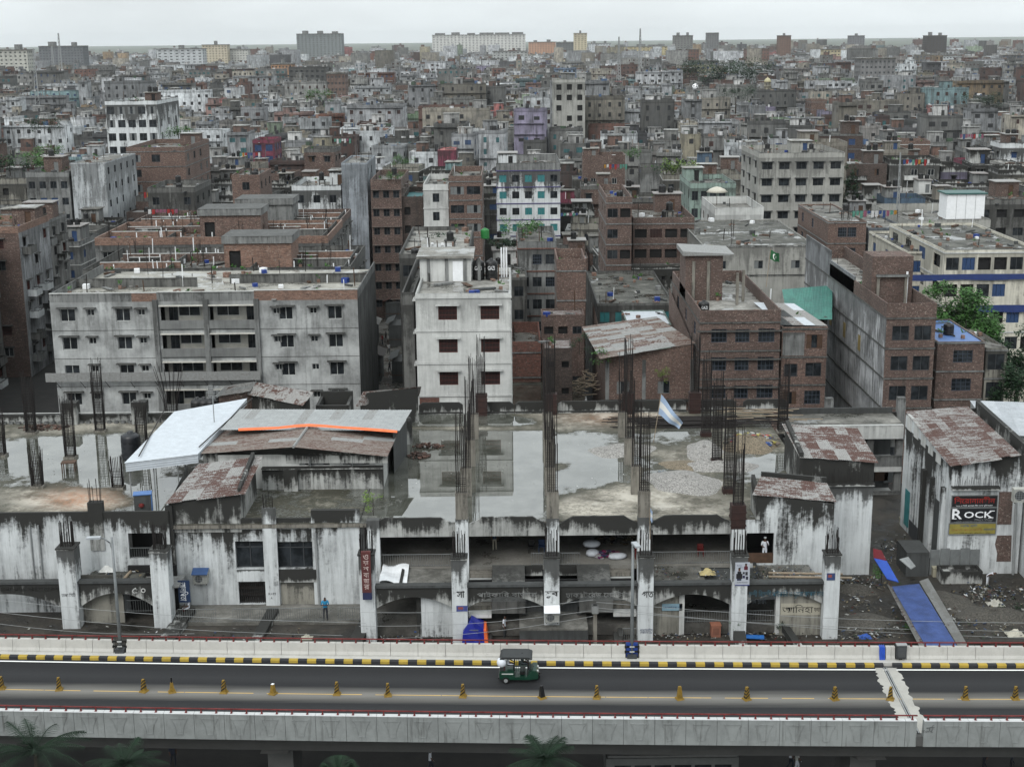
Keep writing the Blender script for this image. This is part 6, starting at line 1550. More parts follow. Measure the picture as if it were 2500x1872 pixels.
sheet_roof(root, [at_z(1296, 775, zl_), at_z(1500, 742, zr3), at_z(1418, 684, zr3+2.2), at_z(1258, 706, zl_+1.8)], 5, 15, [MT['zincg'], MT['rust1'], MT['brownsheet'], MT['zinc']], [4, 1.5, 5, .8], along='u', ridges=3, ragged=.02)
# ---- the rest of the near ring
N_ = [
 (1176, 1236, 752, 153, 5, 'brickd', 'small dark brick box shed by the flooded yard', dict(wins=('open',), bays=2, ww=.8, wh=.7, ph=.1, stair=0, tanks=0, roof='rust1')),  # x0 x1 yt Y dep wall label kw
 (2026, 2128, 738, 143, 12, 'brick2', 'small brick house with pale blue sheet roof right of the narrow block', dict(wins=('grid',), rows=[(.55, 2.0, 1.3, .9)], bays=1, missing=0, ph=.1, band='grey', stair=0, tanks=1, roof=flat((0.13, 0.22, 0.42), .5))),
 (2131, 2176, 752, 143.5, 10, 'beige', 'narrow beige porch house with balustrade beside the trees', dict(wins=('dark',), bays=1, ww=2.2, wh=1.7, ph=.2, band='grey', tanks=1)),
 (2042, 2250, 540, 172, 26, plaster((.6, .58, .51), .4, .4, patch=.3), 'cream verandah building with blue windows and blue tarpaulin screens', dict(wins=('open', 'dark', 'blue', 'open'), bays=6, ww=2.9, wh=1.55, sill=1.15, ph=.3, band='pale', stair=.0, sbays=4, missing=.05, roof='slabd', fh=3.3, short='the cream verandah building')),
 (1960, 2040, 543, 182, 20, plaster((.6, .58, .51), .4, .4, patch=.3), 'cream side wing with blue barred windows behind the narrow block', dict(wins=('blue',), bays=2, ww=1.6, wh=1.5, ph=.3, band='beige', stair=0, roof='slabd', fh=3.3)),
 (1203, 1265, 560, 169, 9, 'brick', 'slim brick stair tower with open top', dict(wins=('dark', 'wood'), bays=1, ww=.9, wh=1.2, ph=1.4, stair=0, tanks=0, fh=3.6, band='grey', short='the slim brick tower')),
 (1118, 1202, 522, 186, 16, 'grey', 'grey tiled house with brick-red balconies and garden on the roof', dict(wins=('dark', 'grid'), bays=3, ww=1.2, wh=1.3, band='brickr', stair=0, short='the tiled balcony house')),
 (1104, 1168, 738, 163.5, 12, 'brickr', 'two-storey red brick house with lattice parapet', dict(wins=('grid',), bays=2, ww=1.5, wh=1.3, ph=1.3, stair=0, tanks=0, band='grey', H=None)),
 (1170, 1262, 680, 164, 4, 'brick2', 'low brick house with rusty roof below the slim tower', dict(wins=('dark', 'open'), bays=3, ww=1.1, wh=.9, ph=.2, stair=.5, roof='rust1', short=None)),
 (1103, 1138, 600, 178, 10, 'grey2', 'dark grey flank house pressed against the white block', dict(wins=('dark',), bays=1, ww=1.2, ph=.3, stair=0)),
 (862, 1012, 548, 160, 24, 'grey2', 'broad grey house behind the white roof room', dict(wins=('dark', 'wood'), bays=4, ph=.5, stair=0, roof='slabl', tanks=2)),
 (868, 893, 632, 134, 30, 'grey2', 'raw concrete strip house along the lane by the white block', dict(wins=('open',), bays=1, ww=.9, ph=1.2, stair=0, tanks=0, sbays=5, sides='l')),
 (1290, 1455, 655, 178, 26, 'grey2', 'low flat-roofed hall with stained puddled roof', dict(wins=('teal', 'open'), bays=5, ww=1.2, wh=1.3, ph=.3, stair=.0, tanks=2, roof='slabd', short='the low flat hall')),
 (1355, 1450, 700, 168, 9, COLR['mint'], 'small mint house with teal doors and pale sheet roof', dict(wins=('teal',), bays=4, ww=.9, wh=1.3, ph=.1, stair=0, tanks=0, roof='zincn')),
 (1365, 1522, 575, 206, 24, 'mould', 'long low concrete hall with row of tiny windows', dict(wins=('open',), bays=8, ww=.6, wh=.5, sill=1.4, ph=.4, stair=.8, roof='slabd', tanks=1)),
 (1310, 1365, 425, 205, 18, 'brick2', 'brick house with white flat roof and concrete frame storeys', dict(wins=('open', 'dark'), bays=2, ww=1.5, stair=1, band='grey', rebarp=.6)),
 (1368, 1500, 470, 210, 18, 'brick2', 'open-framed brick house with dark netting storey', dict(wins=('redbrown', 'dark', 'open'), bays=4, ww=1.8, band='grey', stair=1, tanks=2)),
 (1520, 1760, 530, 192, 28, 'clean', 'broad beige hall with dark flat roof and mould-blackened eaves', dict(wins=('frameg',), bays=3, ww=1.2, wh=1.1, ph=.1, sbays=5, stair=0, tanks=0, roof='slabd', fh=4.0, band='mould', short='the broad beige hall')),
 (1545, 1650, 448, 222, 16, 'pale', 'terrace house with cream fence and red shuttered wall', dict(wins=('redbrown',), bays=3, ww=1.6, ph=1.2, stair=.0, tanks=1)),
 (1492, 1590, 395, 246, 16, COLR['mint'], 'mint green house with arched arcade and roof terrace', dict(wins=('dark',), bays=5, ww=1.1, wh=1.6, stair=1, short='the mint arcade house')),
 (1640, 1825, 330, 262, 20, 'clean', 'big beige-grey block with hooded windows in five columns', dict(wins=('dark',), bays=5, ww=1.9, wh=1.3, hood=True, hoodm='dgrey', stair=1, tanks=3, missing=.03, sbays=3, short='the big hooded-window block')),
 (1790, 1872, 478, 205, 22, 'brick', 'brick block with mesh windows and laundry terrace', dict(wins=('grid',), bays=4, ww=1.3, wh=1.4, stair=0, tanks=1, ph=.2, band='grey', short='the mesh-window brick block')),
 (1876, 1958, 492, 207, 20, plaster((0.17, 0.19, 0.21), .5, .3, patch=.8), 'slate grey rendered block with small black windows', dict(wins=('open', 'dark'), bays=2, ww=1.2, ph=.3, stair=0)),
 (1962, 2140, 475, 214, 22, 'clean', 'long mouldy beige wall house with white cabin on its roof', dict(wins=('open',), bays=0, ph=1.2, stair=0, tanks=0)),
 (2110, 2260, 430, 232, 18, 'grey2', 'dark concrete house with open storeys at the right edge', dict(wins=('open', 'dark'), bays=4, ww=1.7, stair=1)),
 (800, 866, 388, 232, 18, 'brick2', 'dark brick flats with pointed window hoods', dict(wins=('dark',), bays=3, ww=1.0, wh=1.2, hood=True, hoodm='brickd', stair=.0, tanks=2, missing=0, short='the dark pointed-hood flats')),
 (868, 913, 425, 233, 16, 'brickd', 'grey-brown house with green awning roof', dict(wins=('dark', 'open'), bays=2, ww=1.0, stair=0, roof='teal')),
 (914, 968, 398, 231, 18, 'pale', 'pale house with continuous balcony bands', dict(wins=('frameg', 'dark'), bays=3, ww=1.3, wh=1.4, sill=1.0, band='pale', stair=0)),
 (969, 1040, 380, 230, 18, 'brick', 'tall brick house with starter columns on its roof', dict(wins=('dark', 'frameg'), bays=2, ww=2.2, wh=1.3, band='grey', stair=0, rebarp=1.0, short='the starter-column brick house')),
 (1072, 1210, 352, 262, 20, 'white2', 'pale block with teal shutters and violet floor bands', dict(wins=('teal', 'dark'), bays=5, ww=1.3, wh=1.3, band=flat((0.09, 0.08, 0.2), .7), stair=1, tanks=2, missing=0, sbays=4, ph=1.4, par='grey', short='the teal-shutter block')),
 (737, 792, 352, 240, 16, plaster((0.38, 0.41, 0.44), .7, .4, patch=.8), 'tall blank blue-grey wall tower', dict(bays=0, stair=0, tanks=0, ph=.3, short='the blank blue-grey tower')),
 (630, 736, 400, 242, 16, 'white2', 'pale grey house with small dark windows left of the blank tower', dict(bays=3, wins=('dark',), stair=1)),
 (500, 560, 378, 236, 12, 'brick', 'brick stair house rising above the grey estate', dict(bays=1, wins=('dark',), stair=0, tanks=4, ph=.4)),
 (318, 420, 405, 246, 14, 'grey2', 'grey house with laundry and pots along its roof', dict(bays=3, wins=('dark',), stair=0, tanks=2)),
 (272, 398, 318, 290, 24, 'brick', 'tall red-brown brick block with concrete frame', dict(bays=3, wins=('frameg', 'dark'), ww=1.7, wh=1.5, band='grey', sbays=4, stair=1, tanks=1, short='the tall brick frame block')),
 (152, 226, 352, 262, 22, plaster((0.47, 0.49, 0.5), .9, .5, topz=1.0, patch=.4), 'blank white tower wall with black run-off stains', dict(bays=0, stair=0, tanks=0, ph=.2, sbays=5, wins=('dark',), short='the blank white tower')),
 (55, 148, 372, 262, 20, 'grey', 'grey house with blue curtains left of the blank white tower', dict(bays=4, wins=('blue', 'dark'), stair=1)),
 (226, 338, 218, 330, 22, 'white2', 'white stepped block with ribbon windows and roof pergola', dict(bays=5, wins=('frameg', 'dark'), ww=1.7, wh=1.7, stair=1, tanks=0, missing=.02, short='the white stepped block')),
 (1196, 1264, 172, 425, 16, 'clean', 'unfinished beige tower with empty window holes', dict(bays=3, wins=('open',), ww=1.5, wh=1.6, stair=1, tanks=0, missing=.05, short='the unfinished beige tower')),
 (1264, 1302, 185, 427, 16, 'clean', 'lower part of the unfinished beige tower', dict(bays=2, wins=('open',), ww=1.3, wh=1.6, stair=0, tanks=0, missing=.05)),
 (1753, 1787, 216, 330, 12, 'brick', 'slender brick tower with concrete frame lines', dict(bays=0, band='grey', stair=0, tanks=0)),
 (1531, 1600, 262, 330, 14, COLR['lgrey'], 'plain pale grey-blue wall house', dict(bays=2, wins=('dark',), stair=0)),
 (1601, 1644, 222, 328, 12, COLR['lgrey'], 'pale blue-grey stair tower with balconies', dict(bays=1, wins=('frameg',), band='lgrey' if False else 'pale', stair=0)),
 (1646, 1676, 262, 331, 14, COLR['skyb'], 'low sky-blue wall house', dict(bays=1, wins=('dark',), stair=0)),
 (1679, 1713, 258, 329, 14, COLR['green'], 'light green blank wall house', dict(bays=0, stair=0, tanks=0)),
 (218, 306, 180, 430, 14, COLR['blue'], 'deep blue house with stepped roof', dict(bays=4, wins=('dark',), stair=1)),
 (136, 188, 172, 432, 14, COLR['salmon'], 'salmon orange house with small windows', dict(bays=4, wins=('dark',), stair=1)),
 (708, 772, 232, 360, 14, COLR['maroon'], 'maroon house with white stripes', dict(bays=3, wins=('dark',), band='whitep', stair=0)),
 (722, 770, 208, 376, 10, COLR['pink'], 'pale pink roof house behind the maroon one', dict(bays=2, wins=('redbrown',), stair=0)),
 (854, 918, 250, 345, 12, COLR['green'], 'fresh green house with striped awning', dict(bays=3, wins=('green',), stair=1)),
 (1043, 1072, 180, 440, 12, COLR['skyb'], 'small sky-blue house with striped top', dict(bays=2, wins=('blue',), stair=0)),
 (854, 913, 186, 400, 14, 'brick2', 'square dark brick house with open top storey', dict(bays=3, wins=('open',), stair=0)),
 (1567, 1606, 186, 480, 12, COLR['yellow'], 'bright yellow house among grey roofs', dict(bays=1, wins=('redbrown',), stair=0)),
 (545, 592, 302, 318, 12, COLR['magenta'], 'magenta and blue painted house', dict(bays=2, wins=('blue',), ww=1.8, wh=1.7, stair=0, tanks=2)),
 (945, 985, 325, 290, 10, COLR['magenta'], 'hot pink rooftop box house', dict(bays=0, stair=0, tanks=0, ph=.1, roof='pinkr')),
 (990, 1035, 282, 300, 12, 'white2', 'pale concrete stair house with dish roof', dict(bays=1, wins=('dark',), stair=1)),
 (1205, 1234, 245, 345, 8, 'whitep', 'small blank bright white wall', dict(bays=0, stair=0, tanks=0, ph=.1)),
 (2053, 2091, 160, 520, 12, COLR['mint'], 'slim pale mint tower', dict(bays=3, wins=('dark',), stair=1)),
 (1978, 2060, 262, 330, 14, 'dgrey', 'dark slate house with plain gable', dict(bays=2, wins=('dark',), stair=0)),
 (1920, 1992, 300, 300, 14, 'lgrey' if False else 'grey', 'grey house with white balcony parapets', dict(bays=3, wins=('dark',), stair=1, band='pale')),
]
for x0, x1, yt, Y, dep, wall, label, kw in N_:
 kw = dict(kw); kw.pop('H', None)
 if Y >= 290 and not kw.get('short'):
  d1 = (CAM_H - Z_at((x0+x1)/2, yt, 100.0))/100.0; Y = max(Y, (CAM_H-19.5)/d1)
 bld(x0, x1, yt, Y, dep, wall, label, 'house' if 'house' in label else 'building', kw.pop('name', 'house'), **kw)
# blue tarpaulin screens on the verandah building
for px0, px1, py0, py1, lab in ((1965, 2230, 594, 604, 'upper blue tarpaulin screen on the cream verandah building'), (2090, 2240, 660, 674, 'lower blue tarpaulin screen on the cream verandah building')):
 a = at_y(px0, py0, 171.6); b = at_y(px1, py1, 171.6); k = MB(); n = 12
 for i in range(n):
  f = lambda t: 171.7-.1*math.sin(t*9)
  xa, xb = a.x+(b.x-a.x)*i/n, a.x+(b.x-a.x)*(i+1)/n
  k.quad((xa, f(i/n), b.z-.06*math.sin(i)), (xb, f((i+1)/n), b.z-.06*math.sin(i+1)), (xb, f((i+1)/n), a.z), (xa, f(i/n), a.z))
 k.build('tarpaulin', flat((.03, .06, .19), .6), label=lab, cat='tarpaulin')
# white cabin on the long wall house
p = at_y(2085, 462, 218); k = MB(); c = empty('roof_cabin', (p.x, 218, p.z), 0, 'white panelled cabin with green roof edge on the long wall house', 'cabin')
k.box(-2.9, 0, -.8, 2.9, 4, 3.0); k.build('cabin_wall', MT['whitep'], c); k = MB(); k.box(-3.2, -.3, 3.0, 3.2, 4.3, 3.2); k.build('cabin_roof', flat((0.05, 0.14, 0.13), .5), c)
for i in range(1, 4): k = MB(); k.box(-2.9+i*1.45, -.03, -.8, -2.86+i*1.45, -.004, 3.0); k.build('panel_joint', MT['greyp'], c)
# ================================================================== far landmarks
def far_block(x0, x1, yt, Y, dep, col, label, bays, fh=3.2, pent=2, style='dark'):
 a, b = X_at(x0, yt, Y), X_at(x1, yt, Y); H = Z_at((x0+x1)/2, yt, Y)
 RES.append((a-2, b+2, Y-2, Y+dep+2))
 root = empty('tower_block', ((a+b)/2, Y, 0), 0, label, 'building'); W_ = b-a
 wm = plaster(col, .35, .3, topz=3)
 k = MB(); nfl = max(2, int((H-6)/fh)); nv = min(nfl, 14)
 bw = W_/bays; ops = []
 for f in range(nv):
  for i in range(bays): ops.append((i*bw+bw*.28, i*bw+bw*.72, H-(f+1)*fh+1.05, H-(f+1)*fh+2.2))
 wall_grid(k, (-W_/2, 0, 0), (1, 0, 0), (0, -1, 0), W_, 0, H, ops, .35)
 sb2 = max(2, int(dep/(bw*1.2))); so = []
 for f in range(nv):
  for i in range(sb2): so.append((dep*(i+.25)/sb2, dep*(i+.75)/sb2, H-(f+1)*fh+1.0, H-(f+1)*fh+2.4))
 wall_grid(k, (W_/2, 0, 0), (0, 1, 0), (1, 0, 0), dep, 0, H, so if a < 0 else [], .35)
 wall_grid(k, (-W_/2, dep, 0), (0, -1, 0), (-1, 0, 0), dep, 0, H, so if a > 0 else [], .35)
 k.quad((W_/2, dep, 0), (-W_/2, dep, 0), (-W_/2, dep, H), (W_/2, dep, H)); k.build('wall', wm, root)
 k = MB()
 for o in ops: k.quad((-W_/2+o[0], .3, o[2]), (-W_/2+o[1], .3, o[2]), (-W_/2+o[1], .3, o[3]), (-W_/2+o[0], .3, o[3]))
 for o in so:
  X = W_/2-.3 if a < 0 else -W_/2+.3; k.quad((X, o[0], o[2]), (X, o[1], o[2]), (X, o[1], o[3]), (X, o[0], o[3]))
 g_ = k.build('panes', MT['dgreyp'], root); g_['kind'] = 'stuff'
 k = MB(); k.box(-W_/2-.3, -.3, H, W_/2+.3, dep+.3, H+.8); k.build('roof', MT['slab'], root)
 for i in range(pent):
  w = R.uniform(.08, .16)*W_; x = -W_/2+W_*(i+.5)/pent-w/2; k = MB(); k.box(x, dep*.3, H+.8, x+w, dep*.7, H+.8+R.uniform(2.5, 5)); k.build('penthouse', MT['grey'], root)
 LAND.append(((x0+x1)/2, yt+10, label.split(' with')[0] if False else 'the '+' '.join(label.split()[1:5])))
FAR = [
 (933, 1135, 76, 1500, 30, (.6, .6, .58), 'very long white slab of flats on the skyline', 26, 6), (640, 737, 74, 1300, 40, (.26, .28, .28), 'massive grey stepped hulk rising above the skyline', 12, 3),
 (83, 178, 101, 900, 24, (.2, .21, .22), 'wide dark grey office block at the far left', 14, 2), (-45, 58, 110, 650, 20, (.5, .5, .46), 'white banded flats cut by the left edge', 10, 2),
 (338, 437, 107, 850, 22, (.52, .54, .55), 'plain white factory block with ribbon windows left of the skyline middle', 8, 1), (436, 490, 98, 1000, 20, (.55, .5, .4), 'cream flats behind the white factory block', 8, 1),
 (492, 535, 108, 1010, 20, (.55, .55, .52), 'smaller white flats right of the cream flats', 7, 1), (1240, 1268, 73, 1200, 18, (.55, .5, .38), 'slim cream tower right of the long white slab', 4, 1),
 (1142, 1200, 92, 1400, 24, (.5, .33, .24), 'salmon flats beside the long white slab', 10, 2), (1202, 1239, 93, 1250, 20, (.2, .21, .21), 'grey frame block left of the slim cream tower', 6, 1),
 (1272, 1320, 95, 1500, 22, (.58, .6, .62), 'white terrace flats right of the slim cream tower', 8, 2), (1320, 1452, 102, 1150, 24, (.52, .46, .3), 'long pale yellow flats below the masts', 14, 3),
 (1456, 1497, 78, 1150, 20, (.24, .24, .23), 'grey tower with stepped top on the right skyline', 6, 2), (1527, 1553, 72, 1500, 18, (.2, .2, .2), 'bare concrete frame tower on the right skyline', 5, 0),
 (1683, 1709, 78, 1100, 18, (.22, .15, .12), 'dark brick tower on the right skyline', 5, 1), (1836, 1868, 78, 1500, 20, (.22, .22, .23), 'stout grey tower on the right skyline', 6, 1),
 (2003, 2046, 78, 1100, 22, (.1, .09, .085), 'black-brown unfinished tower on the right skyline', 6, 2), (1466, 1510, 108, 780, 18, (.2, .13, .11), 'reddish brick block below the grey stepped tower', 7, 1),
 (1612, 1662, 106, 800, 18, (.22, .15, .13), 'brick factory block on the right horizon', 8, 1), (1780, 1816, 108, 740, 16, (.5, .45, .33), 'cream flats with open balconies right of the brick tower', 5, 1),
 (2016, 2078, 122, 760, 18, (.5, .52, .53), 'low white school block on the right', 9, 1), (1064, 1140, 112, 1000, 20, (.42, .43, .42), 'grey-white office block below the long white slab', 9, 2),
 (800, 860, 112, 1200, 20, (.3, .3, .3), 'grey flats left of the long white slab', 8, 1), (585, 630, 140, 700, 16, (.45, .3, .2), 'ochre house block in the middle distance left', 6, 1),
 (1860, 1935, 128, 600, 16, (.24, .24, .24), 'grey ribbon-window block in the right middle distance', 8, 1), (705, 745, 160, 520, 14, (.2, .15, .13), 'brick block standing alone in the middle distance', 5, 1),
]
for f in FAR: far_block(f[0], f[1], f[2], min(3100, f[3]*(1.95 if f[2] < 125 else 1.45)), f[4], f[5], f[6], f[7], pent=f[8])
# ================================================================== the dense town
PAL = [('brick', 7), ('brick2', 6), ('brickd', 3), ('grey', 15), ('grey2', 12), ('dgrey', 2), ('beige', 8), ('mould', 9), ('pale', 8), ('white2', 8), ('conc', 5)]
CACC = list(COLR)
DESC = dict(brick='red-brown brick', brick2='dull brick', brickd='soot-dark brick', grey='grey rendered', grey2='dark grey rendered', dgrey='charcoal rendered', beige='beige rendered', mould='mould-blackened', pale='pale rendered', white2='whitewashed', conc='raw concrete')
def free(x0, x1, y0, y1):
 for a, b, c, d in RES:
  if x0 < b and x1 > a and y0 < d and y1 > c: return False
 return True
CR = random.Random(21)
RES += [(-70, 60, 80, 146), (-1e3, -92, 100, 150), (gA-16, gA, 150, 232), (X_at(806, 780, 200)-2, X_at(858, 780, 200)+1, 150, 262), (32, 90, 100, 140), (X_at(1104, 850, 175), X_at(1262, 850, 175), 140, 166)]
indiv = []; mass = []
Y = 168.0
while Y < 3600:
 dp = CR.uniform(8, 12.5) if Y < 1300 else CR.uniform(16, 26)
 half = 0.385*Y + 25
 x = -half + CR.uniform(0, 8)
 ang = 0.10*math.sin(Y*0.013)
 while x < half:
  w = CR.uniform(4.5, 10.5) if Y < 1300 else CR.uniform(10, 24)
  bigb = 420 < Y < 1300 and CR.random() < .07
  if bigb: w = CR.uniform(13, 22)
  yj = Y + CR.uniform(-2, 2)
  d2 = dp*CR.uniform(.8, 1.05)
  if not free(x, x+w, yj, yj+d2):
   w = CR.uniform(5, 7);
   if not free(x, x+w, yj, yj+d2): x += 2.5; continue
  base = 13 + 3.0*math.sin(x*.021+Y*.017) + CR.uniform(-4, 5)
  if CR.random() < .1: base += CR.uniform(3, 9)
  if bigb: base += CR.uniform(3, 9)
  if Y < 258: base = min(base, 13 if x < -24 else (7 if x < 12 else 9)+CR.uniform(-1, 1))
  if Y > 1300: base = CR.uniform(9, 18) + (CR.uniform(6, 18) if CR.random() < .04 else 0)
  rec = (x, x+w, yj, d2, max(4.5, base), ang+CR.uniform(-.06, .06))
  if len(indiv) < 262: indiv.append(rec)
  elif Y < 2000 or CR.random() < .6: mass.append(rec)
  x += w + CR.choice([.3, .6, 1.0, 1.5, 3.5])
 Y += dp + CR.choice([.8, 1.5, 2.5, 4.0])
labels = {}
_ord = ('leftmost', 'second', 'third', 'fourth', 'fifth', 'sixth', 'seventh', 'eighth', 'ninth', 'tenth', 'eleventh', 'twelfth')
fill = []
for i, (x0, x1, y, d, h, rot) in enumerate(indiv):
 r_ = random.Random(i*7+3)
 acc = r_.random() < .1
 if acc: c = r_.choice(CACC); wall, desc = COLR[c], {'skyb': 'sky-blue', 'lgrey': 'light grey', 'white': 'white'}.get(c, c) + ' painted'
 else: c = r_.choices([p[0] for p in PAL], [p[1] for p in PAL])[0]; wall, desc = c, DESC[c]
 brk = isinstance(wall, str) and wall.startswith('brick')
 st = r_.random() < .75; roofm = r_.choice(['slab', 'slab', 'slabd', 'slabl', 'rust3', 'zincg'])
 nb = max(1, int((x1-x0)/3.2)); wins = r_.choice([('dark',), ('dark', 'open'), ('frameg', 'dark'), ('grid',), ('open',), ('wood', 'dark'), ('slide',), ('teal', 'dark'), ('blue', 'dark')])
 rb_ = .8 if r_.random() < .22 else 0
 root, inf = bld(0, 0, 0, y, d, wall, 'x', 'house', 'house', X=(x0, x1), H=h, bays=nb, sbays=max(1, int(d/4)), wins=wins, nfl=3, ww=r_.uniform(.9, 1.5), wh=r_.uniform(1.1, 1.4), ph=r_.choice([.3, .8, 1.0, 1.2]), rot=rot, stair=1 if st else 0, tanks=r_.choice([0, 1, 2]),
  roof=roofm, band=r_.choice(['grey', 'grey2', 'pale']) if r_.random() < .45 else None, hood=r_.random() < .3, group='houses of the dense town', rebarp=rb_, seed=i, missing=.25, balc=.35, par=r_.choice([None, None, 'mould', 'grey2']) )
 feat = 'starter bars' if rb_ else ('roof room' if st else ('tin roof' if roofm in ('rust3', 'zincg') else 'bare flat roof'))
 px, py = proj(((x0+x1)/2, y, h)); fill.append((root, desc, feat, px, py))
groups = {}
for root, desc, feat, px, py in fill:
 L = min(LAND, key=lambda l: abs(l[0]-px)+1.6*abs(l[1]-py)); dx, dy = px-L[0], py-L[1]
 rel = ('left of ' if dx < 0 else 'right of ') + L[2] if abs(dx) > 1.3*abs(dy) else (('above ' if dy < 0 else 'below ') + L[2])
 groups.setdefault((desc, feat, rel), []).append((px, root))
for (desc, feat, rel), v in groups.items():
 v.sort(key=lambda t: t[0])
 for n, (px, root) in enumerate(v):
  root['label'] = ('%s house with %s %s' % (desc, feat, rel)) if len(v) == 1 else ('%s %s house with %s %s' % (_ord[min(n, 11)], desc, feat, rel))
  groups_lbl = root['label']
_tc = {}
for o, h_ in TANKS:
 hl = h_['label'] if h_ is not None else 'a town roof'
 _tc.setdefault(hl, []).append(o)
for hl, v in _tc.items():
 ws = hl.split()
 for n, o in enumerate(sorted(v, key=lambda q: q.location.x)):
  pre = 'black tank on the' if len(v) == 1 else ('left black tank on the', 'second black tank on the', 'third black tank on the', 'last black tank on the')[min(n, 3)]
  o['label'] = ' '.join((pre.split() + ws)[:16])
# ---- the rest of the town as one mass of boxes
def town_mass(recs):
 wq = []
 bx = []   # cx, cy, hx, hy, z0, z1, rot, ox, oy, color
 cols = [(.15, .08, .06), (.12, .07, .055), (.24, .24, .23), (.18, .18, .17), (.3, .28, .24), (.4, .41, .42), (.12, .12, .125), (.21, .2, .19), (.52, .54, .55)]
 wts = [3, 2, 10, 7, 6, 10, 1.5, 4, 9]
 accs = [(.42, .24, .2), (.2, .36, .38), (.16, .26, .4), (.45, .4, .26), (.3, .4, .26), (.5, .52, .53), (.42, .28, .12), (.3, .26, .4), (.5, .12, .1)]
 for n, (x0, x1, y, d, h, rot) in enumerate(recs):
  cx, cy = (x0+x1)/2, y+d/2; w = x1-x0
  c = mul([.6*q+.12 for q in CR.choice(accs)], .9) if CR.random() < .09 else CR.choices(cols, wts)[0]
  v = CR.uniform(.5, 1.25); c = deep(tuple(q*v for q in c))
  g1 = CR.uniform(.4, 1.6); rc = tuple(q*g1 for q in (.15, .146, .135))
  def add(lx, ly, hx, hy, z0, z1, col): bx.append((cx, cy, hx, hy, z0, z1, rot, lx, ly, *col))
  def wadd(lx, ly, hx, hy, z0, z1, col): wq.append((cx, cy, hx, hy, z0, z1, rot, lx, ly, *col))
  add(0, 0, w/2, d/2, 0, h, c)
  add(0, 0, w/2-.15, d/2-.15, h, h+.03, rc)
  if y < 1500:
   p = CR.choice([.4, .8, 1.0]); t = .12; g2 = CR.uniform(.6, 1.1); pc = tuple(q*g2 for q in c)
   add(0, -d/2+t, w/2, t, h, h+p, pc); add(-w/2+t, 0, t, d/2-2*t, h, h+p, pc); add(w/2-t, 0, t, d/2-2*t, h, h+p, pc); add(0, d/2-t, w/2, t, h, h+p, pc)
  if CR.random() < .75:
   sw, sd2, shh = CR.uniform(1.2, 2.2), CR.uniform(1.2, 2.2), CR.uniform(2, 3.2)
   lx, ly = CR.uniform(-w/2+sw, w/2-sw) if w > 2*sw else 0, CR.uniform(-d/4, d/2-sd2)
   sc = CR.choice([c, c, (.3, .3, .29), (.5, .5, .49), (.14, .08, .06)])
   add(lx, ly, sw, sd2, h, h+shh, sc); add(lx, ly, sw+.2, sd2+.2, h+shh, h+shh+.15, mul((.2, .2, .19), CR.uniform(.5, 2.4)))
   if y < 900: add(lx+sw*.3, ly-sd2-.01, .4, .02, h, h+1.9, (.02, .02, .02))
  if y < 1000:
   for q in range(CR.randint(2, 7)):
    s_ = CR.uniform(.2, .9); add(CR.uniform(-w/2+.5, w/2-.5), CR.uniform(-d/2+.5, d/2-.5), s_, CR.uniform(.1, .5), h, h+CR.uniform(.2, 1.6), CR.choice([(.4, .4, .4), (.1, .09, .08), (.2, .11, .08), (.55, .55, .55), (.03, .06, .03), (.05, .1, .2), (.25, .2, .14), (.03, .03, .03)]))
  if y < 1100:
   for q in range(CR.choice([0, 0, 1, 2])): add(CR.uniform(-w/2+.6, w/2-.6), CR.uniform(-d/2+.6, d/2-.6), .45, .45, h+CR.choice([0, 1.0]), h+CR.uniform(1.3, 2.2), (.012, .012, .013))
   if CR.random() < .25:
    for q in range(CR.randint(3, 6)): add(CR.uniform(-w/2, w/2), CR.uniform(-d/2, d/2), .13, .13, h, h+CR.uniform(1, 2.8), (.2, .18, .16))
  if y < 900 and CR.random() < .4: add(CR.uniform(-w/2, w/2), CR.uniform(-d/2, d/2), .06, .06, h, h+CR.uniform(2.5, 5.5), (.1, .1, .1))
  if y < 1300:
   nb = max(1, int(w/3)); fl = (2 if y > 700 else 3) + (3 if w > 12.5 else 0); ws_ = CR.choice([.4, .55, .55, .8])
   side = -1 if cx > 0 else 1
   wc = CR.choice([(.02, .021, .023)]*5+[(.05, .02, .015), (.03, .12, .13), (.04, .07, .14)])
   for f in range(fl):
    zf = h-(f+1)*3.0
    if zf < .5: break
    for i in range(nb):
     if CR.random() < .8: wadd(-w/2+w*(i+.5)/nb, -d/2-.012, ws_, .012, zf+.95, zf+CR.choice([1.9, 2.2, 2.3]), wc)
    for i in range(max(1, int(d/4))):
     if CR.random() < .6: wadd(side*(w/2+.012), -d/2+d*(i+.5)/max(1, int(d/4)), .012, .55, zf+.95, zf+2.2, wc)
    if CR.random() < .3: add(0, -d/2-.25, w/2, .25, zf+2.9, zf+3.05, tuple(q*.8 for q in c))
 A = np.array(bx, dtype=np.float64); n = len(A)
 Bq = np.array(wq, dtype=np.float64); nb_ = len(Bq)
 sgn = np.array([(-1, -1, 0), (1, -1, 0), (1, 1, 0), (-1, 1, 0), (-1, -1, 1), (1, -1, 1), (1, 1, 1), (-1, 1, 1)], dtype=np.float64)
 lx = A[:, None, 7] + sgn[None, :, 0]*A[:, None, 2]; ly = A[:, None, 8] + sgn[None, :, 1]*A[:, None, 3]
 cs, sn_ = np.cos(A[:, None, 6]), np.sin(A[:, None, 6])
 V = np.stack([A[:, None, 0]+lx*cs-ly*sn_, A[:, None, 1]+lx*sn_+ly*cs, np.where(sgn[None, :, 2] > 0, A[:, None, 5], A[:, None, 4])], -1).reshape(-1, 3)
 F = np.array([(4, 5, 6, 7), (0, 1, 5, 4), (1, 2, 6, 5), (2, 3, 7, 6), (3, 0, 4, 7)])
 I = (np.arange(n)[:, None, None]*8 + F[None]).reshape(-1)
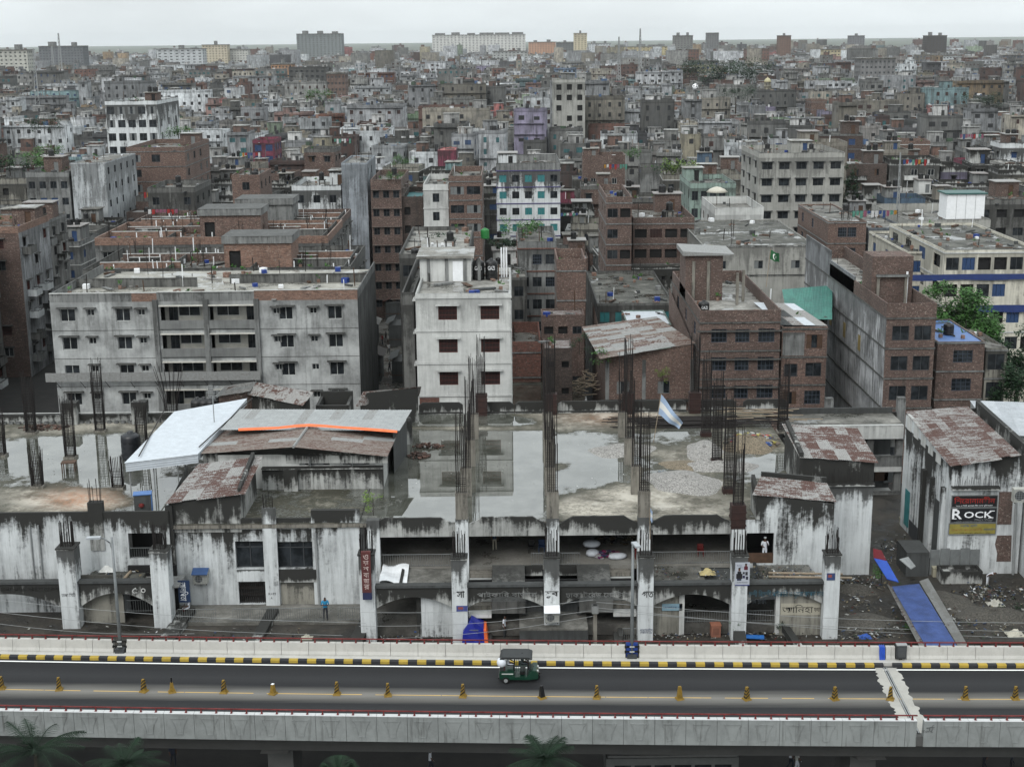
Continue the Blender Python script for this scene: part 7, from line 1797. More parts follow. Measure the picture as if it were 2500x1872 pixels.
 # windows: one outward sheet each
 front = Bq[:, 2] > Bq[:, 3]
 cs2, sn2 = np.cos(Bq[:, 6]), np.sin(Bq[:, 6]); out = np.sign(Bq[:, 7])
 qx = np.where(front[:, None], Bq[:, 7:8]+np.array([-1, 1, 1, -1])*Bq[:, 2:3], (Bq[:, 7]+out*.012)[:, None]*np.ones(4))
 qy = np.where(front[:, None], (Bq[:, 8]-.012)[:, None]*np.ones(4), Bq[:, 8:9]+np.array([-1, 1, 1, -1])*Bq[:, 3:4]*out[:, None])
 qz = np.where(np.array([0, 0, 1, 1])[None] > 0, Bq[:, 5:6], Bq[:, 4:5])
 V2 = np.stack([Bq[:, 0:1]+qx*cs2[:, None]-qy*sn2[:, None], Bq[:, 1:2]+qx*sn2[:, None]+qy*cs2[:, None], qz], -1).reshape(-1, 3)
 V = np.concatenate([V, V2]); I = np.concatenate([I, n*8+np.arange(nb_*4)])
 me = bpy.data.meshes.new('distant_town'); nf = n*5+nb_
 me.vertices.add(len(V)); me.vertices.foreach_set('co', V.ravel())
 me.loops.add(nf*4); me.loops.foreach_set('vertex_index', I.astype(np.int32))
 me.polygons.add(nf); me.polygons.foreach_set('loop_start', np.arange(nf, dtype=np.int32)*4)
 me.update(calc_edges=True); me.validate()
 at_ = me.attributes.new('tint', 'FLOAT_COLOR', 'FACE'); C = np.ones((nf, 4)); C[:, :3] = np.concatenate([np.repeat(A[:, 9:12], 5, axis=0), Bq[:, 9:12]]); at_.data.foreach_set('color', C.ravel())
 return me
def town_mat():
 m, t, b = newmat('town_render'); N = NT(t)
 geo = N.n('ShaderNodeNewGeometry').outputs['Position']
 c0 = N.n('ShaderNodeAttribute', attribute_name='tint').outputs['Color']
 a = N.noise(geo, .3, 5.0, .7); st = N.noise(N.mapv(geo, (1.4, 1.4, .15)), 1.0, 4.0, .7)
 c = N.mix(N.ramp(a, .35, .65, 0, .6), c0, (.035, .037, .04)); c = N.mix(N.ramp(st, .46, .66, 0, .75), c, (.02, .02, .018))
 N.link(c, b.inputs['Base Color']); b.inputs['Roughness'].default_value = .9
 return m
me = town_mass(mass); me.materials.append(town_mat())
put('distant_town', me, kind='stuff', label='dense mass of low flat-roofed houses filling the distance', cat='town')
# ================================================================== traffic cones on the middle line
def cone_parts(h=0.8, w0=0.14, w1=0.075, striped=True, top='yellow'):
 me = {}
 k = MB(); k.hexa([(-.23, -.23, 0), (.23, -.23, 0), (.23, .23, 0), (-.23, .23, 0), (-.18, -.18, .1), (.18, -.18, .1), (.18, .18, .1), (-.18, .18, .1)]); base = k.mesh('base', MT['yellow'])
 k = MB(); n = 7; sk = .1
 def wz(z): return w0+(w1-w0)*(z-.11)/(h-.11)
 zs = [.11+(h-.11)*i/n for i in range(n+1)]
 for i in range(n):
  zl = [max(.11, min(h, z)) for z in (zs[i]-(sk if 0 < i else 0), zs[i+1]-(sk if i+1 < n else 0))]; zr = [max(.11, min(h, z)) for z in (zs[i]+(sk if 0 < i else 0), zs[i+1]+(sk if i+1 < n else 0))]
  m = i % 2 if striped else 0
  for sy in (-1, 1):
   pts = [(-wz(zl[0]), sy*wz(zl[0]), zl[0]), (wz(zr[0]), sy*wz(zr[0]), zr[0]), (wz(zr[1]), sy*wz(zr[1]), zr[1]), (-wz(zl[1]), sy*wz(zl[1]), zl[1])]
   k.quad(*(pts if sy < 0 else pts[::-1]), m)
  for sx_, zz in ((-1, zl), (1, zr)):
   pts = [(sx_*wz(zz[0]), -wz(zz[0]), zz[0]), (sx_*wz(zz[0]), wz(zz[0]), zz[0]), (sx_*wz(zz[1]), wz(zz[1]), zz[1]), (sx_*wz(zz[1]), -wz(zz[1]), zz[1])]
   k.quad(*(pts if sx_ > 0 else pts[::-1]), m)
 k.quad((-w1, -w1, h), (w1, -w1, h), (w1, w1, h), (-w1, w1, h), 0)
 return base, k.mesh('body', [MT['yellow'], MT['blackp']])
cm = {'s': cone_parts(), 'p': cone_parts(striped=False), 'q': cone_parts(.62, striped=False), 'b': cone_parts()}
CON = [(4, 1487, 's', 'cut by the left picture edge'), (128, 1489, 's', 'second from the left'), (311, 1493, 's', 'third from the left'), (372, 1494, 'q', None), (484, 1495, 's', 'just right of the black-topped cone'), (590, 1498, 'q', None), (728, 1499, 's', 'left of the paired cones before the rickshaw'), (838, 1502, 's', 'right of the paired cones before the rickshaw'), (1000, 1504, 's', 'nearest left of the rickshaw'), (1171, 1507, 'p', None), (1289, 1507, 's', 'nearest right of the rickshaw'), (1468, 1509, 'p', None), (1613, 1510, 's', 'next right of the plain tall cone'), (1803, 1510, 's', 'next left of the expansion joint'), (1923, 1510, 's', 'standing on the expansion joint'), (2085, 1509, 's', 'next right of the expansion joint'), (2193, 1509, 's', 'last before the right picture edge')]
for i, (px, py, st, wh) in enumerate(CON):
 p = at_z(px, py, 7.0)
 lab = ('yellow and black striped road cone %s' % wh) if wh else {372: 'short yellow cone with black pipe stuck in its top', 590: 'short plain yellow cone with white top', 1171: 'dark leaning cone just right below the rickshaw', 1468: 'tall plain yellow cone right of the lamp post'}[px]
 c = empty('traffic_cone', (p.x, p.y, 7.004), R.uniform(-.5, .5), lab, 'traffic cone', 'cones along the middle line')
 put('base', cm[st][0], c); put('body', cm[st][1], c)
 if px == 372: k = MB(); k.tube((0, 0, .6), (0, 0, .95), .05, 8); k.build('pipe', MT['blackp'], c)
 if px == 1171: c.rotation_euler = (0, -.05, .5); c.children[1].data = cone_parts(striped=False)[1]; c.children[1].data.materials[0] = MT['blackp']
 if px == 590: k = MB(); k.box(-.08, -.08, .621, .08, .08, .65); k.build('white_cap', MT['whitep'], c)
# ================================================================== lamp posts
def lamp(px, Xp, lab, arm):
 Yp = cl(Xp)+5.23
 c = empty('lamp_post', (Xp, Yp, 7.0), 0, lab, 'lamp post')
 H_ = Z_at(px, arm[1], Yp)-7.0
 k = MB(); k.tube((0, 0, 0), (0, 0, H_), .13, 10, r1=.075); k.build('pole', flat((.22, .235, .24), .4), c, True)
 k = MB(); dx, dy = arm[0]; pts = [(0, 0, H_-.9), (dx*.15, dy*.15, H_-.35), (dx*.5, dy*.5, H_-.05), (dx, dy, H_)]; k.path(pts, .045, 6); k.build('arm', flat((.22, .235, .24), .4), c, True)
 k = MB(); a = math.atan2(dy, dx); k.obox((dx*1.15, dy*1.15, H_+.02), (.85, .34, .12), a); k.build('lamp_head', flat((.4, .42, .44), .4), c)
 k = MB(); k.box(-.3, -.32, .2, .3, .25, .45); k.build('foot', MT['dgreyp'], c)
 for z in (.62, .95):
  k = MB(); k.box(-.42, -.16, z-.05, .42, -.11, z+.05); k.box(-.46, -.2, z-.08, -.38, -.06, z+.08); k.box(.38, -.2, z-.08, .46, -.06, z+.08); k.build('clamp', MT['blackp'], c)
  k = MB(); k.box(-.15, -.18, z-.04, .15, -.161, z+.04); k.build('clamp_plate', MT['frame'], c)
 return c
lamp(262, pole_x[0], 'grey lamp post with curved arm pointing left beside the folded arcade', ((-.95, -.1), 1160))
l2 = lamp(1364, pole_x[1], 'grey lamp post with short arm and blue sleeve near the road middle', ((.12, -.5), 1170))
k = MB(); k.box(-.36, -.1, .25, .36, .26, 1.15); k.build('blue_sleeve', MT['tarpblue'], l2)
# cabinet and blue sheet at the joint
x_ = at_z(1942, 1415, 7.3).x; k = MB(); c = empty('junction_box', (x_, cl(x_)+5.1, 7.2), 0, 'grey steel junction box set in the far parapet by the joint', 'junction box')
k.box(-.3, -.25, .15, .3, .2, 1.0); k.build('box', MT['dgreyp'], c); k = MB(); k.box(-.33, -.29, 1.0, .33, .24, 1.05); k.build('lid', MT['greyp'], c); k = MB(); k.box(-.24, -.265, .25, .24, -.252, .9); k.build('door', flat((.1, .105, .11), .4), c); k = MB(); k.box(-.1, -.1, -.02, .1, .1, .15); k.build('leg', MT['iron'], c)
x_ = XJ - JS*5.2; k = MB();
for i in range(3): k.hexa([(x_-.2+i*.12, cl(x_)+4.95, 7.2), (x_-.1+i*.12, cl(x_)+4.95, 7.2), (x_-.06+i*.12, cl(x_)+5.45, 7.2), (x_-.16+i*.12, cl(x_)+5.45, 7.2), (x_-.24+i*.12, cl(x_)+5.0, 8.05), (x_-.13+i*.12, cl(x_)+5.0, 8.0), (x_-.1+i*.12, cl(x_)+5.4, 8.05), (x_-.2+i*.12, cl(x_)+5.4, 8.0)])
k.build('plastic_sheet', flat((.04, .12, .5), .4), label='blue plastic sheet stuffed into the parapet gap at the joint', cat='sheet')
x_ = at_z(2010, 1575, 7.4).x
for t, w, h, dx, dz in (('সাহিল', .75, .3, .1, .12), ('Toing', .55, .2, -.2, -.1)): lettering(t, MT['dark'], Vector((x_+dx, cl(x_)-4.725, 7.45+dz)), width=w, height=h, parent=fly, roll=.12, name='graffiti')
# ================================================================== people
TMPS = bpy.data.scenes.new('bench')
def person(loc, h=1.66, face=0.0, shirt=None, legs=None, label='', pose='stand', cap=False, long=False, hold=None):
 """one continuous skinned body; face = heading (0 looks toward the camera)"""
 s = h/1.72; J = {}
 P = [('pel', (0, 0, .95), (.15, .11)), ('sp', (0, .01, 1.15), (.14, .1)), ('ch', (0, .01, 1.34), (.17, .11)), ('nk', (0, 0, 1.48), (.06, .06)), ('hd', (0, -.02, 1.58), (.085, .1)), ('ht', (0, -.01, 1.69), (.07, .08))]
 bend = pose == 'bend'
 arm = {'stand': [(.19, 0, 1.4), (.25, -.02, 1.12), (.24, -.12, .9)], 'phone': [(.19, 0, 1.4), (.24, -.1, 1.16), (.08, -.24, 1.42)], 'fold': [(.19, 0, 1.4), (.26, -.08, 1.15), (.04, -.22, 1.18)], 'walk': [(.19, 0, 1.4), (.23, .08, 1.13), (.24, -.02, .92)], 'sit': [(.19, 0, 1.4), (.24, -.12, 1.15), (.16, -.36, 1.05)], 'bend': [(.19, 0, 1.4), (.22, -.02, 1.12), (.18, -.1, .9)]}[pose]
 arm2 = arm if pose not in ('walk', 'phone') else ([(.19, 0, 1.4), (.23, -.1, 1.14), (.2, -.22, .95)] if pose == 'walk' else [(.19, 0, 1.4), (.25, -.05, 1.13), (.12, -.25, 1.1)])
 leg = {'walk': ([(.09, 0, .88), (.1, -.16, .5), (.1, -.12, .09), (.1, -.26, .04)], [(.09, 0, .88), (.1, .06, .5), (.1, .3, .14), (.1, .2, .05)])}.get(pose, ([(.09, 0, .88), (.11, -.02, .5), (.12, 0, .08), (.12, -.15, .035)],)*2)
 if pose == 'sit': leg = ([(.09, 0, .88), (.12, -.42, .9), (.12, -.4, .48), (.12, -.54, .44)],)*2
 me = bpy.data.meshes.new('person'); vs_, es, rd = [], [], []
 def addv(p, r): vs_.append(p); rd.append(r); return len(vs_)-1
 ids = {}
 for i, (n, p, r) in enumerate(P):
  ids[n] = addv(p, r)
  if i: es.append((ids[n]-1, ids[n]))
 for sg, ar, lg in ((1, arm, leg[0]), (-1, arm2, leg[1])):
  pr = ids['ch']
  for (x, y, z), r in zip(ar, (.07, .05, .038)): q = addv((sg*x, y, z), (r, r)); es.append((pr, q)); pr = q
  hx = ar[2]; d = Vector(ar[2])-Vector(ar[1]); d.normalize(); tip = Vector(ar[2])+d*.1
  q = addv((sg*tip.x, tip.y, tip.z), (.03, .022)); es.append((pr, q))
  pr = ids['pel']
  for (x, y, z), r in zip(lg, (.095, .068, .05, .04)): q = addv((sg*x, y, z), (r, r)); es.append((pr, q)); pr = q
 if bend:
  piv = Vector((0, 0, .95)); Rm = Matrix.Rotation(1.15, 3, 'X')
  vs_ = [tuple(piv + Rm @ (Vector(v)-piv)) if i < 6 or (v[2] > .89 and i >= 6 and abs(v[0]) > .13) or v[2] > 1.0 else v for i, v in enumerate(vs_)]
 me.from_pydata([tuple(Vector(v)*s) for v in vs_], es, [])
 o = bpy.data.objects.new('person', me); TMPS.collection.objects.link(o)
 md = o.modifiers.new('skin', 'SKIN'); md.use_smooth_shade = True
 sv_ = me.skin_vertices[0].data
 for i, r in enumerate(rd): sv_[i].radius = (r[0]*s, r[1]*s)
 sv_[0].use_root = True
 sb3 = o.modifiers.new('sub', 'SUBSURF'); sb3.levels = 1; sb3.render_levels = 1
 with bpy.context.temp_override(scene=TMPS, view_layer=TMPS.view_layers[0]):
  dg = bpy.context.evaluated_depsgraph_get(); dg.update(); m2 = bpy.data.meshes.new_from_object(o.evaluated_get(dg))
 bpy.data.objects.remove(o)
 m2.materials.clear()
 for m in (shirt or MT['whitep'], legs or MT['dgreyp'], MT['skin'], MT['hair'], MT['blackp']): m2.materials.append(m)
 hd = Vector(vs_[4])*s; ht = Vector(vs_[5])*s; hands = []
 for p in m2.polygons:
  c = p.center; z = c.z/s
  if (c-(hd*.6+ht*.4)).length < .2*s:
   p.material_index = 3 if (c-ht).length < .1*s or (c.y > hd.y+.03*s and not bend) else 2
  elif z < .09 and pose != 'sit': p.material_index = 4
  elif (z < .92 and abs(c.x) < .23*s and not bend) or (bend and z < .8): p.material_index = 0 if long and z > .3 else 1
  elif abs(c.x) > .2*s and z < 1.2 or (c.y < -.16*s and z > 1.0 and pose in ('phone', 'fold', 'sit')): p.material_index = 2
  else: p.material_index = 0
 ob = put('person', m2, None, loc, face, label, 'person')
 ob.rotation_euler = (0, 0, face)
 if cap:
  k = MB(); k.lathe([(.098*s, 0), (.095*s, .05*s), (.05*s, .07*s)], 10, (ht.x, ht.y+.01, ht.z+.005)); k.build('cap', MT['whitep'], ob)
 # ears and nose
 k = MB(); k.obox((hd.x, hd.y-.1*s, hd.z+.04*s), (.03*s, .04*s, .05*s)); k.build('nose', MT['skin'], ob)
 return ob
PB = flat((.02, .25, .42), .7);  PW = flat((.62, .64, .68), .7, var=.1); LG = flat((.03, .035, .05), .8)
p = at_z(702, 1343, 6.12); person((p.x, max(p.y, 91.6), 6.12), 1.7, .1, PB, LG, 'man in a turquoise shirt and dark trousers on the walkway by the railing', 'fold')
p = W(1651, 1225, YG+.5); person((p.x, YG+.55, 9.0), 1.72, 0, PW, PW, 'man in white robe and white cap talking on a phone in the upper doorway', 'phone', cap=True, long=True)
p = at_y(1090, 1380, 89.9); person((p.x, 89.9, 5.35), 1.68, 1.2, PW, MT['dgreyp'], 'man in a white shirt standing in the dark stairwell', 'stand')
p = at_z(2132, 1265, ZY); person((p.x, p.y, ZY), 1.6, .9, PW, flat((.55, .55, .55), .8), 'man in white bending over the concrete trough', 'bend', long=True)
for px, py, fc, sh, lg, lab, ps in ((930, 1668, 1.5, PW, LG, 'man in a pale shirt walking on the dark street under the flyover', 'walk'), (1707, 1662, 1.3, PW, LG, 'man in white shirt walking right under the flyover', 'walk'), (1720, 1668, 1.6, flat((.5, .5, .48), .8), PW, 'second walker in pale cloth close behind the white shirt', 'walk'), (2125, 1662, -1.2, flat((.04, .04, .05), .8), LG, 'walker in dark clothes at the right of the street below', 'walk'), (2185, 1655, -1.2, flat((.35, .36, .38), .8), LG, 'walker in grey shirt at the far right of the street below', 'walk'), (375, 1655, .5, flat((.04, .05, .08), .8), LG, 'dark figure near the left palm on the street below', 'walk')):
 p = at_z(px, py, 0); person((p.x, p.y, 0), 1.68, fc, sh, lg, lab, ps)
p = at_y(407, 1302, 93.0); person((p.x, 92.9, 5.75), 1.6, -.9, PW, flat((.12, .02, .03), .8), 'person in white shirt sitting by the small blue sign at the arcade', 'sit')
for px, py, z, fc, sh, lab in ((1068, 1192, 9.0, .3, flat((.03, .05, .09), .8), 'man in dark shirt standing deep in the gallery by the sacks'),):
 p = at_z(px, py+18, z); person((p.x, p.y+2, z), 1.65, fc, sh, flat((.35, .33, .28), .8), lab, 'stand')
for i, (px, py, c) in enumerate(((826, 745, (.2, .03, .03)), (834, 738, (.05, .05, .06)), (840, 765, (.4, .4, .4)), (842, 805, (.03, .03, .04)), (822, 780, (.25, .05, .06)))):
 p = at_z(px, py, 0); person((p.x, p.y, 0), 1.65, R.uniform(-3, 3), flat(c, .8), LG, ('person in red shirt at the lane mouth', 'person in black farthest up the lane', 'person in pale shirt in the middle of the lane', 'dark figure nearest in the lane by the puddles', 'person in faded red in the lane by the stalls')[i], 'walk')
# ================================================================== auto rickshaw
def rickshaw():
 p0 = at_z(1078, 1476, 7.0); p1 = at_z(1170, 1476, 7.0); L = p1.x-p0.x
 c = empty('auto_rickshaw', ((p0.x+p1.x)/2, p0.y+.55, 7.0), -.04, 'green three-wheeled auto rickshaw with grey canopy driving right', 'auto rickshaw')
 GR = flat((.01, .06, .038), .35, var=.2); CV = flat((.04, .044, .045), .6); h = .62
 k = MB()  # tub: side profile extruded
 prof = [(-1.22, .32), (-1.25, .62), (-1.2, .82), (-.35, .82), (-.32, .45), (.42, .45), (.5, .62), (.78, .86), (1.0, .86), (1.12, .6), (1.08, .34), (.6, .27), (-1.0, .27)]
 k.prism([(x, -h, z) for x, z in prof], (0, 2*h, 0)); k.build('body', GR, c)
 k = MB(); prof = [(-1.28, 1.2), (-1.2, 1.62), (-1.05, 1.74), (.5, 1.74), (.72, 1.66), (.75, 1.58), (.5, 1.62), (-1.0, 1.62), (-1.1, 1.5), (-1.16, 1.2)]
 n = len(prof)
 k.prism([(x, -h-.02, z) for x, z in prof], (0, 2*h+.04, 0)); k.build('canopy', CV, c)
 k = MB(); k.quad((-1.2, -h-.01, .85), (-.95, -h-.01, .85), (-.95, -h-.01, 1.62), (-1.15, -h-.01, 1.62)); k.quad((-1.2, h+.01, .85), (-.95, h+.01, .85), (-.95, h+.01, 1.62), (-1.15, h+.01, 1.62)); k.quad((-1.22, -h, .82), (-1.18, h, .82), (-1.14, h, 1.6), (-1.16, -h, 1.6)); k.build('canopy_skirt', CV, c)
 for sy in (-1, 1):
  for x in (-.36, .46):
   k = MB(); k.tube((x, sy*(h-.03), .45), (x+.04, sy*(h-.03), 1.64), .025, 6); k.build('roof_post', MT['blackp'], c)
  k = MB()
  for i in range(6): k.tube((-.34+.135*i, sy*(h-.02), .82), (-.34+.135*i, sy*(h-.02), 1.6), .012, 4)
  for z in (.85, 1.2): k.tube((-.36, sy*(h-.02), z), (.46, sy*(h-.02), z), .012, 4)
  k.build('side_grille', GR, c)
 k = MB(); k.hexa([(.62, -h+.04, .9), (.66, -h+.04, .9), (.66, h-.04, .9), (.62, h-.04, .9), (.5, -h+.06, 1.6), (.54, -h+.06, 1.6), (.54, h-.06, 1.6), (.5, h-.06, 1.6)]); k.build('windscreen', MT['gl'], c)
 k = MB(); k.box(-1.0, -.55, .5, -.45, .55, .72); k.hexa([(-1.05, -.55, .72), (-.9, -.55, .72), (-.9, .55, .72), (-1.05, .55, .72), (-1.15, -.55, 1.25), (-1.02, -.55, 1.25), (-1.02, .55, 1.25), (-1.15, .55, 1.25)]); k.build('rear_seat', flat((.2, .03, .03), .6), c)
 k = MB(); k.box(.0, -.4, .5, .3, .4, .75); k.build('driver_seat', MT['blackp'], c)
 def wheel(x, y, r=.22, w=.1):
  k = MB(); seg = 16
  def ring(rad_, yy): return [(x+rad_*math.cos(a*2*math.pi/seg), yy, r+rad_*math.sin(a*2*math.pi/seg)) for a in range(seg)]
  A, B = ring(r, y-w/2), ring(r, y+w/2); base = len(k.v); k.v += A+B
  for i in range(seg): j = (i+1) % seg; k.f.append((base+i, base+j, base+seg+j, base+seg+i)); k.m.append(0)
  k.f.append(tuple(base+i for i in range(seg-1, -1, -1))); k.m.append(0); k.f.append(tuple(base+seg+i for i in range(seg))); k.m.append(0)
  wo = k.build('wheel', MT['blackp'], c)
  k = MB(); A = ring(r*.55, y-w/2-.005); k.poly(A[::-1]); A = ring(r*.55, y+w/2+.005); k.poly(A); k.build('rim', MT['greyp'], wo)
 wheel(-.85, -h+.02); wheel(-.85, h-.02); wheel(.98, 0)
 k = MB(); k.prism([(.72, -.1, .46), (.8, -.1, .56), (1.0, -.1, .58), (1.2, -.1, .5), (1.26, -.1, .36), (1.2, -.1, .44), (.98, -.1, .52), (.8, -.1, .5)], (0, .2, 0)); k.build('mudguard', MT['blackp'], c)
 k = MB(); k.tube((1.0, 0, .22), (.82, 0, .9), .03, 6); k.build('fork', MT['iron'], c)
 for sy in (-.3, .3): k = MB(); k.tube((1.02, sy, .72), (1.12, sy, .72), .08, 10); k.build('headlight', MT['frame'], c)
 k = MB(); k.box(-1.32, -h, .3, -1.25, h, .4); k.build('rear_bumper', MT['blackp'], c)
 k = MB(); k.box(-1.1, -h-.015, .62, -.4, -h-.002, .68); k.build('side_stripe', MT['frame'], c)
 return c
rk = rickshaw()
pm = rk.location
person((pm.x+.12, pm.y, 7.3), 1.5, 1.57, flat((.12, .13, .15), .7), LG, 'driver in grey seated inside the green auto rickshaw', 'sit')
person((pm.x-.75, pm.y-.05, 7.28), 1.5, 1.57, PW, LG, 'passenger in white on the rear seat of the auto rickshaw', 'sit')
k = MB(); k.lathe([(.1, 0), (.26, .1), (.3, .3), (.24, .5), (.08, .58)], 10, (pm.x-1.12, pm.y-.42, 8.05)); k.build('bundle', PW, None, True, label='white cloth bundle hanging out at the rear of the auto rickshaw', cat='bundle')
# ================================================================== plants
def leaf_quads(k, c, r, n, size, rng, flat_=.6, m=0):
 for i in range(n):
  a, b = rng.uniform(0, 6.28), rng.uniform(-1, 1); q = rng.random()**.5
  s_ = math.sqrt(1-b*b); p = Vector((c[0]+r*q*s_*math.cos(a), c[1]+r*q*s_*math.sin(a), c[2]+r*q*b*flat_))
  u = Vector((rng.uniform(-1, 1), rng.uniform(-1, 1), rng.uniform(-.4, .4))).normalized(); v = u.cross(Vector((rng.uniform(-.6, .6), rng.uniform(-.6, .6), 1))).normalized()
  L_, w_ = size*rng.uniform(.6, 1.3), size*rng.uniform(.3, .6)
  k.quad(p-u*L_/2, p-v*w_/2, p+u*L_/2, p+v*w_/2, m)
def tree(loc, h, r, label, mat='leaf', clumps=26, per=110, size=.42, name='tree', cat='tree', group=None, seed=1, flat_=.62):
 rng = random.Random(seed); c = empty(name, loc, 0, label, cat, group)
 k = MB(); k.tube((0, 0, 0), (r*.05, 0, h*.55), .05*h*.35, 8, r1=.03*h*.35)
 tips = []
 for i in range(clumps):
  a = rng.uniform(0, 6.28); q = rng.random()**.5*r*.82; z = h*.55+(h*.45)*(1-(q/r)**2)*rng.uniform(.35, 1.0)
  tips.append((q*math.cos(a), q*math.sin(a), z))
 for t in tips[:12]: k.tube((r*.05, 0, h*.5), (t[0]*.9, t[1]*.9, t[2]-.2), .07, 5, r1=.025)
 k.build('trunk', MT['bark'], c)
 k = MB()
 for t in tips: leaf_quads(k, t, r*rng.uniform(.2, .34), per, size, rng, flat_)
 k.build('crown', MT[mat], c)
 return c
tree((X_at(2062, 650, 158), 158, 0), Z_at(2062, 604, 158), 5.6, 'broad bright green tree beside the cream verandah building', 'leaf', 70, 240, .46, seed=4)
tree((X_at(2200, 760, 150), 150, 0), Z_at(2200, 705, 150), 4.2, 'dark green tree at the right edge by the porch house', 'leafd', 36, 120, .45, seed=5, flat_=1.0)
tree((X_at(2195, 800, 142), 142, 0), Z_at(2195, 790, 142), 3.0, 'lower dark tree in front at the right edge', 'leafd', 24, 110, .4, seed=6, flat_=1.0)
tree((X_at(1835, 360, 275), 275, 0), Z_at(1835, 350, 275), 2.6, 'slim dark tree right of the big hooded-window block', 'leafd', 22, 70, .5, seed=8, flat_=1.3)
for i, (px, py, Y, r, mt, lab) in enumerate(((1128, 490, 196, 2.6, 'leaf', 'bright roof garden bush on the tiled balcony house'), (1470, 358, 300, 3.4, 'leafy', 'roof garden shrub left of the big hooded-window block'), (1440, 362, 301, 2.6, 'leafd', 'darker roof shrub beside the lighter one'), (1360, 330, 330, 2.4, 'leaf', 'roof shrub among grey roofs above the teal-shutter block'), (60, 345, 290, 3.2, 'leaf', 'roof garden bush at the far left'), (20, 352, 280, 3.4, 'leafd', 'dark roof garden bush cut by the left edge'), (100, 322, 320, 3.0, 'leaf', 'roof garden bush behind the left edge ones'), (95, 268, 360, 3.4, 'leafd', 'dark hanging garden on a left roof terrace'), (385, 283, 330, 3.0, 'leaf', 'bush on the terrace right of the white stepped block'), (870, 345, 240, 1.8, 'leaf', 'shrub on the dark pointed-hood flats'), (940, 520, 178, 2.2, 'leafd', 'weedy shrub on the rusty roofs behind the white block'), (1085, 525, 190, 1.6, 'leafd', 'weedy shrub by the green tank'), (690, 205, 480, 4, 'leaf', 'rooftop greenery in the middle distance left'), (1490, 152, 820, 14, 'leafd', 'far round tree clump right of the brick block'), (1560, 158, 760, 13, 'leafd', 'far wide tree clump in the right distance'), (1610, 152, 780, 14, 'leafd', 'far tall tree clump beside the wide one'), (1590, 200, 560, 6, 'leafd', 'tree clump below the yellow house'), (2120, 215, 520, 6, 'leafd', 'far tree clump near the slim mint tower'), (855, 378, 232, 1.4, 'leaf', 'small shrub above the dark flats'))):
 p = at_y(px, py, Y); rng = random.Random(i+50); k = MB()
 c = empty('roof_shrub' if Y < 500 else 'tree', (p.x, p.y, p.z-r*.6), 0, lab, 'shrub' if Y < 500 else 'tree')
 for q in range(14): leaf_quads(k, (rng.uniform(-1, 1)*r, rng.uniform(-.6, .6)*r, rng.uniform(.3, 1.1)*r*.8), r*.4, 50 if Y < 500 else 170, r*(.16 if Y < 500 else .08), rng, .8)
 k.build('crown', MT[mt], c)
 if Y >= 500:
  k = MB(); k.tube((0, 0, -p.z+r*.6), (0, 0, r*.3), .5, 6, r1=.2); k.build('trunk', MT['bark'], c)
 else:
  k = MB(); k.tube((0, 0, -.5), (0, 0, r*.6), .08, 5); k.build('stem', MT['bark'], c)
# weeds on walls and yards
for i, (px, py, Y, r, mt, lab) in enumerate(((806, 1090, 94.6, .8, 'leafy', 'young climbing weed at the corner of the office wing'), (1905, 1235, 97.5, .9, 'leaf', 'green weed clump at the foot of the tall whitewashed block'), (2180, 1335, 93, 1.0, 'leafd', 'weed clump in the right yard'), (1950, 1370, 90.5, .7, 'leaf', 'small weed clump beside the blue stall roof'), (1295, 770, 149.4, 1.3, 'leaf', 'climber on the corner of the patched tin roof house'), (1252, 745, 150, 1.1, 'leafd', 'bush left of the patched tin roof house'), (1430, 812, 148.9, .9, 'leafy', 'weeds on the ledge of the patched tin roof house'), (1590, 1352, 89.2, .45, 'leaf', 'weeds by the arcade pillar'), (1690, 1350, 89.6, .5, 'leafd', 'weeds under the graffiti wall'))):
 p = at_y(px, py, Y); rng = random.Random(i+90); k = MB(); c = empty('weed', (p.x, p.y, p.z), 0, lab, 'plant')
 for q in range(8): leaf_quads(k, (rng.uniform(-.7, .7)*r, rng.uniform(-.4, .4)*r, rng.uniform(-.5, .9)*r), r*.4, 36, r*.2, rng, .9)
 k.build('leaves', MT[mt], c); k = MB(); k.tube((0, 0, -r), (0, 0, r*.6), .03, 4); k.build('stem', MT['bark'], c)
PLM = leafmat((.008, .02, .01))
def palm(loc, label, n=18, L=2.6, seed=1, lift=.9):
 rng = random.Random(seed); c = empty('palm_tree', (loc[0], loc[1], 0), 0, label, 'palm tree')
 k = MB(); zc = loc[2]
 for i in range(8): k.tube((.04*math.sin(i), 0, zc*i/8), (.04*math.sin(i+1), 0, zc*(i+1)/8), .17-.006*i, 8, r1=.15-.006*i)
 k.build('trunk', MT['bark'], c)
 for i in range(n):
  a = 2*math.pi*i/n + rng.uniform(-.2, .2); el = rng.uniform(.1, 1.25); k = MB(); pts = []
  for t in range(9):
   u = t/8; r_ = L*(math.cos(el)*u + .15*u); z = L*(math.sin(el)*u*lift - .55*u*u*(1.2-el*.5)); pts.append(Vector((r_*math.cos(a), r_*math.sin(a), zc+z)))
  for A, B in zip(pts, pts[1:]): k.tube(A, B, .022, 4, caps=False)
  for t in range(2, 30):
   u = t/30*8; i0 = min(7, int(u)); P_ = pts[i0].lerp(pts[i0+1], u-i0); d = (pts[i0+1]-pts[i0]).normalized(); side = d.cross(Vector((0, 0, 1))).normalized(); ll = .62*math.sin(math.pi*min(1, (t+4)/36))+.08
   for sg in (-1, 1):
    tip = P_ + (side*sg*.8 + d*.55 + Vector((0, 0, -.35+rng.uniform(-.1, .1)))).normalized()*ll
    k.tri(P_-d*.025, P_+d*.025, tip)
  k.build('frond', PLM, c)
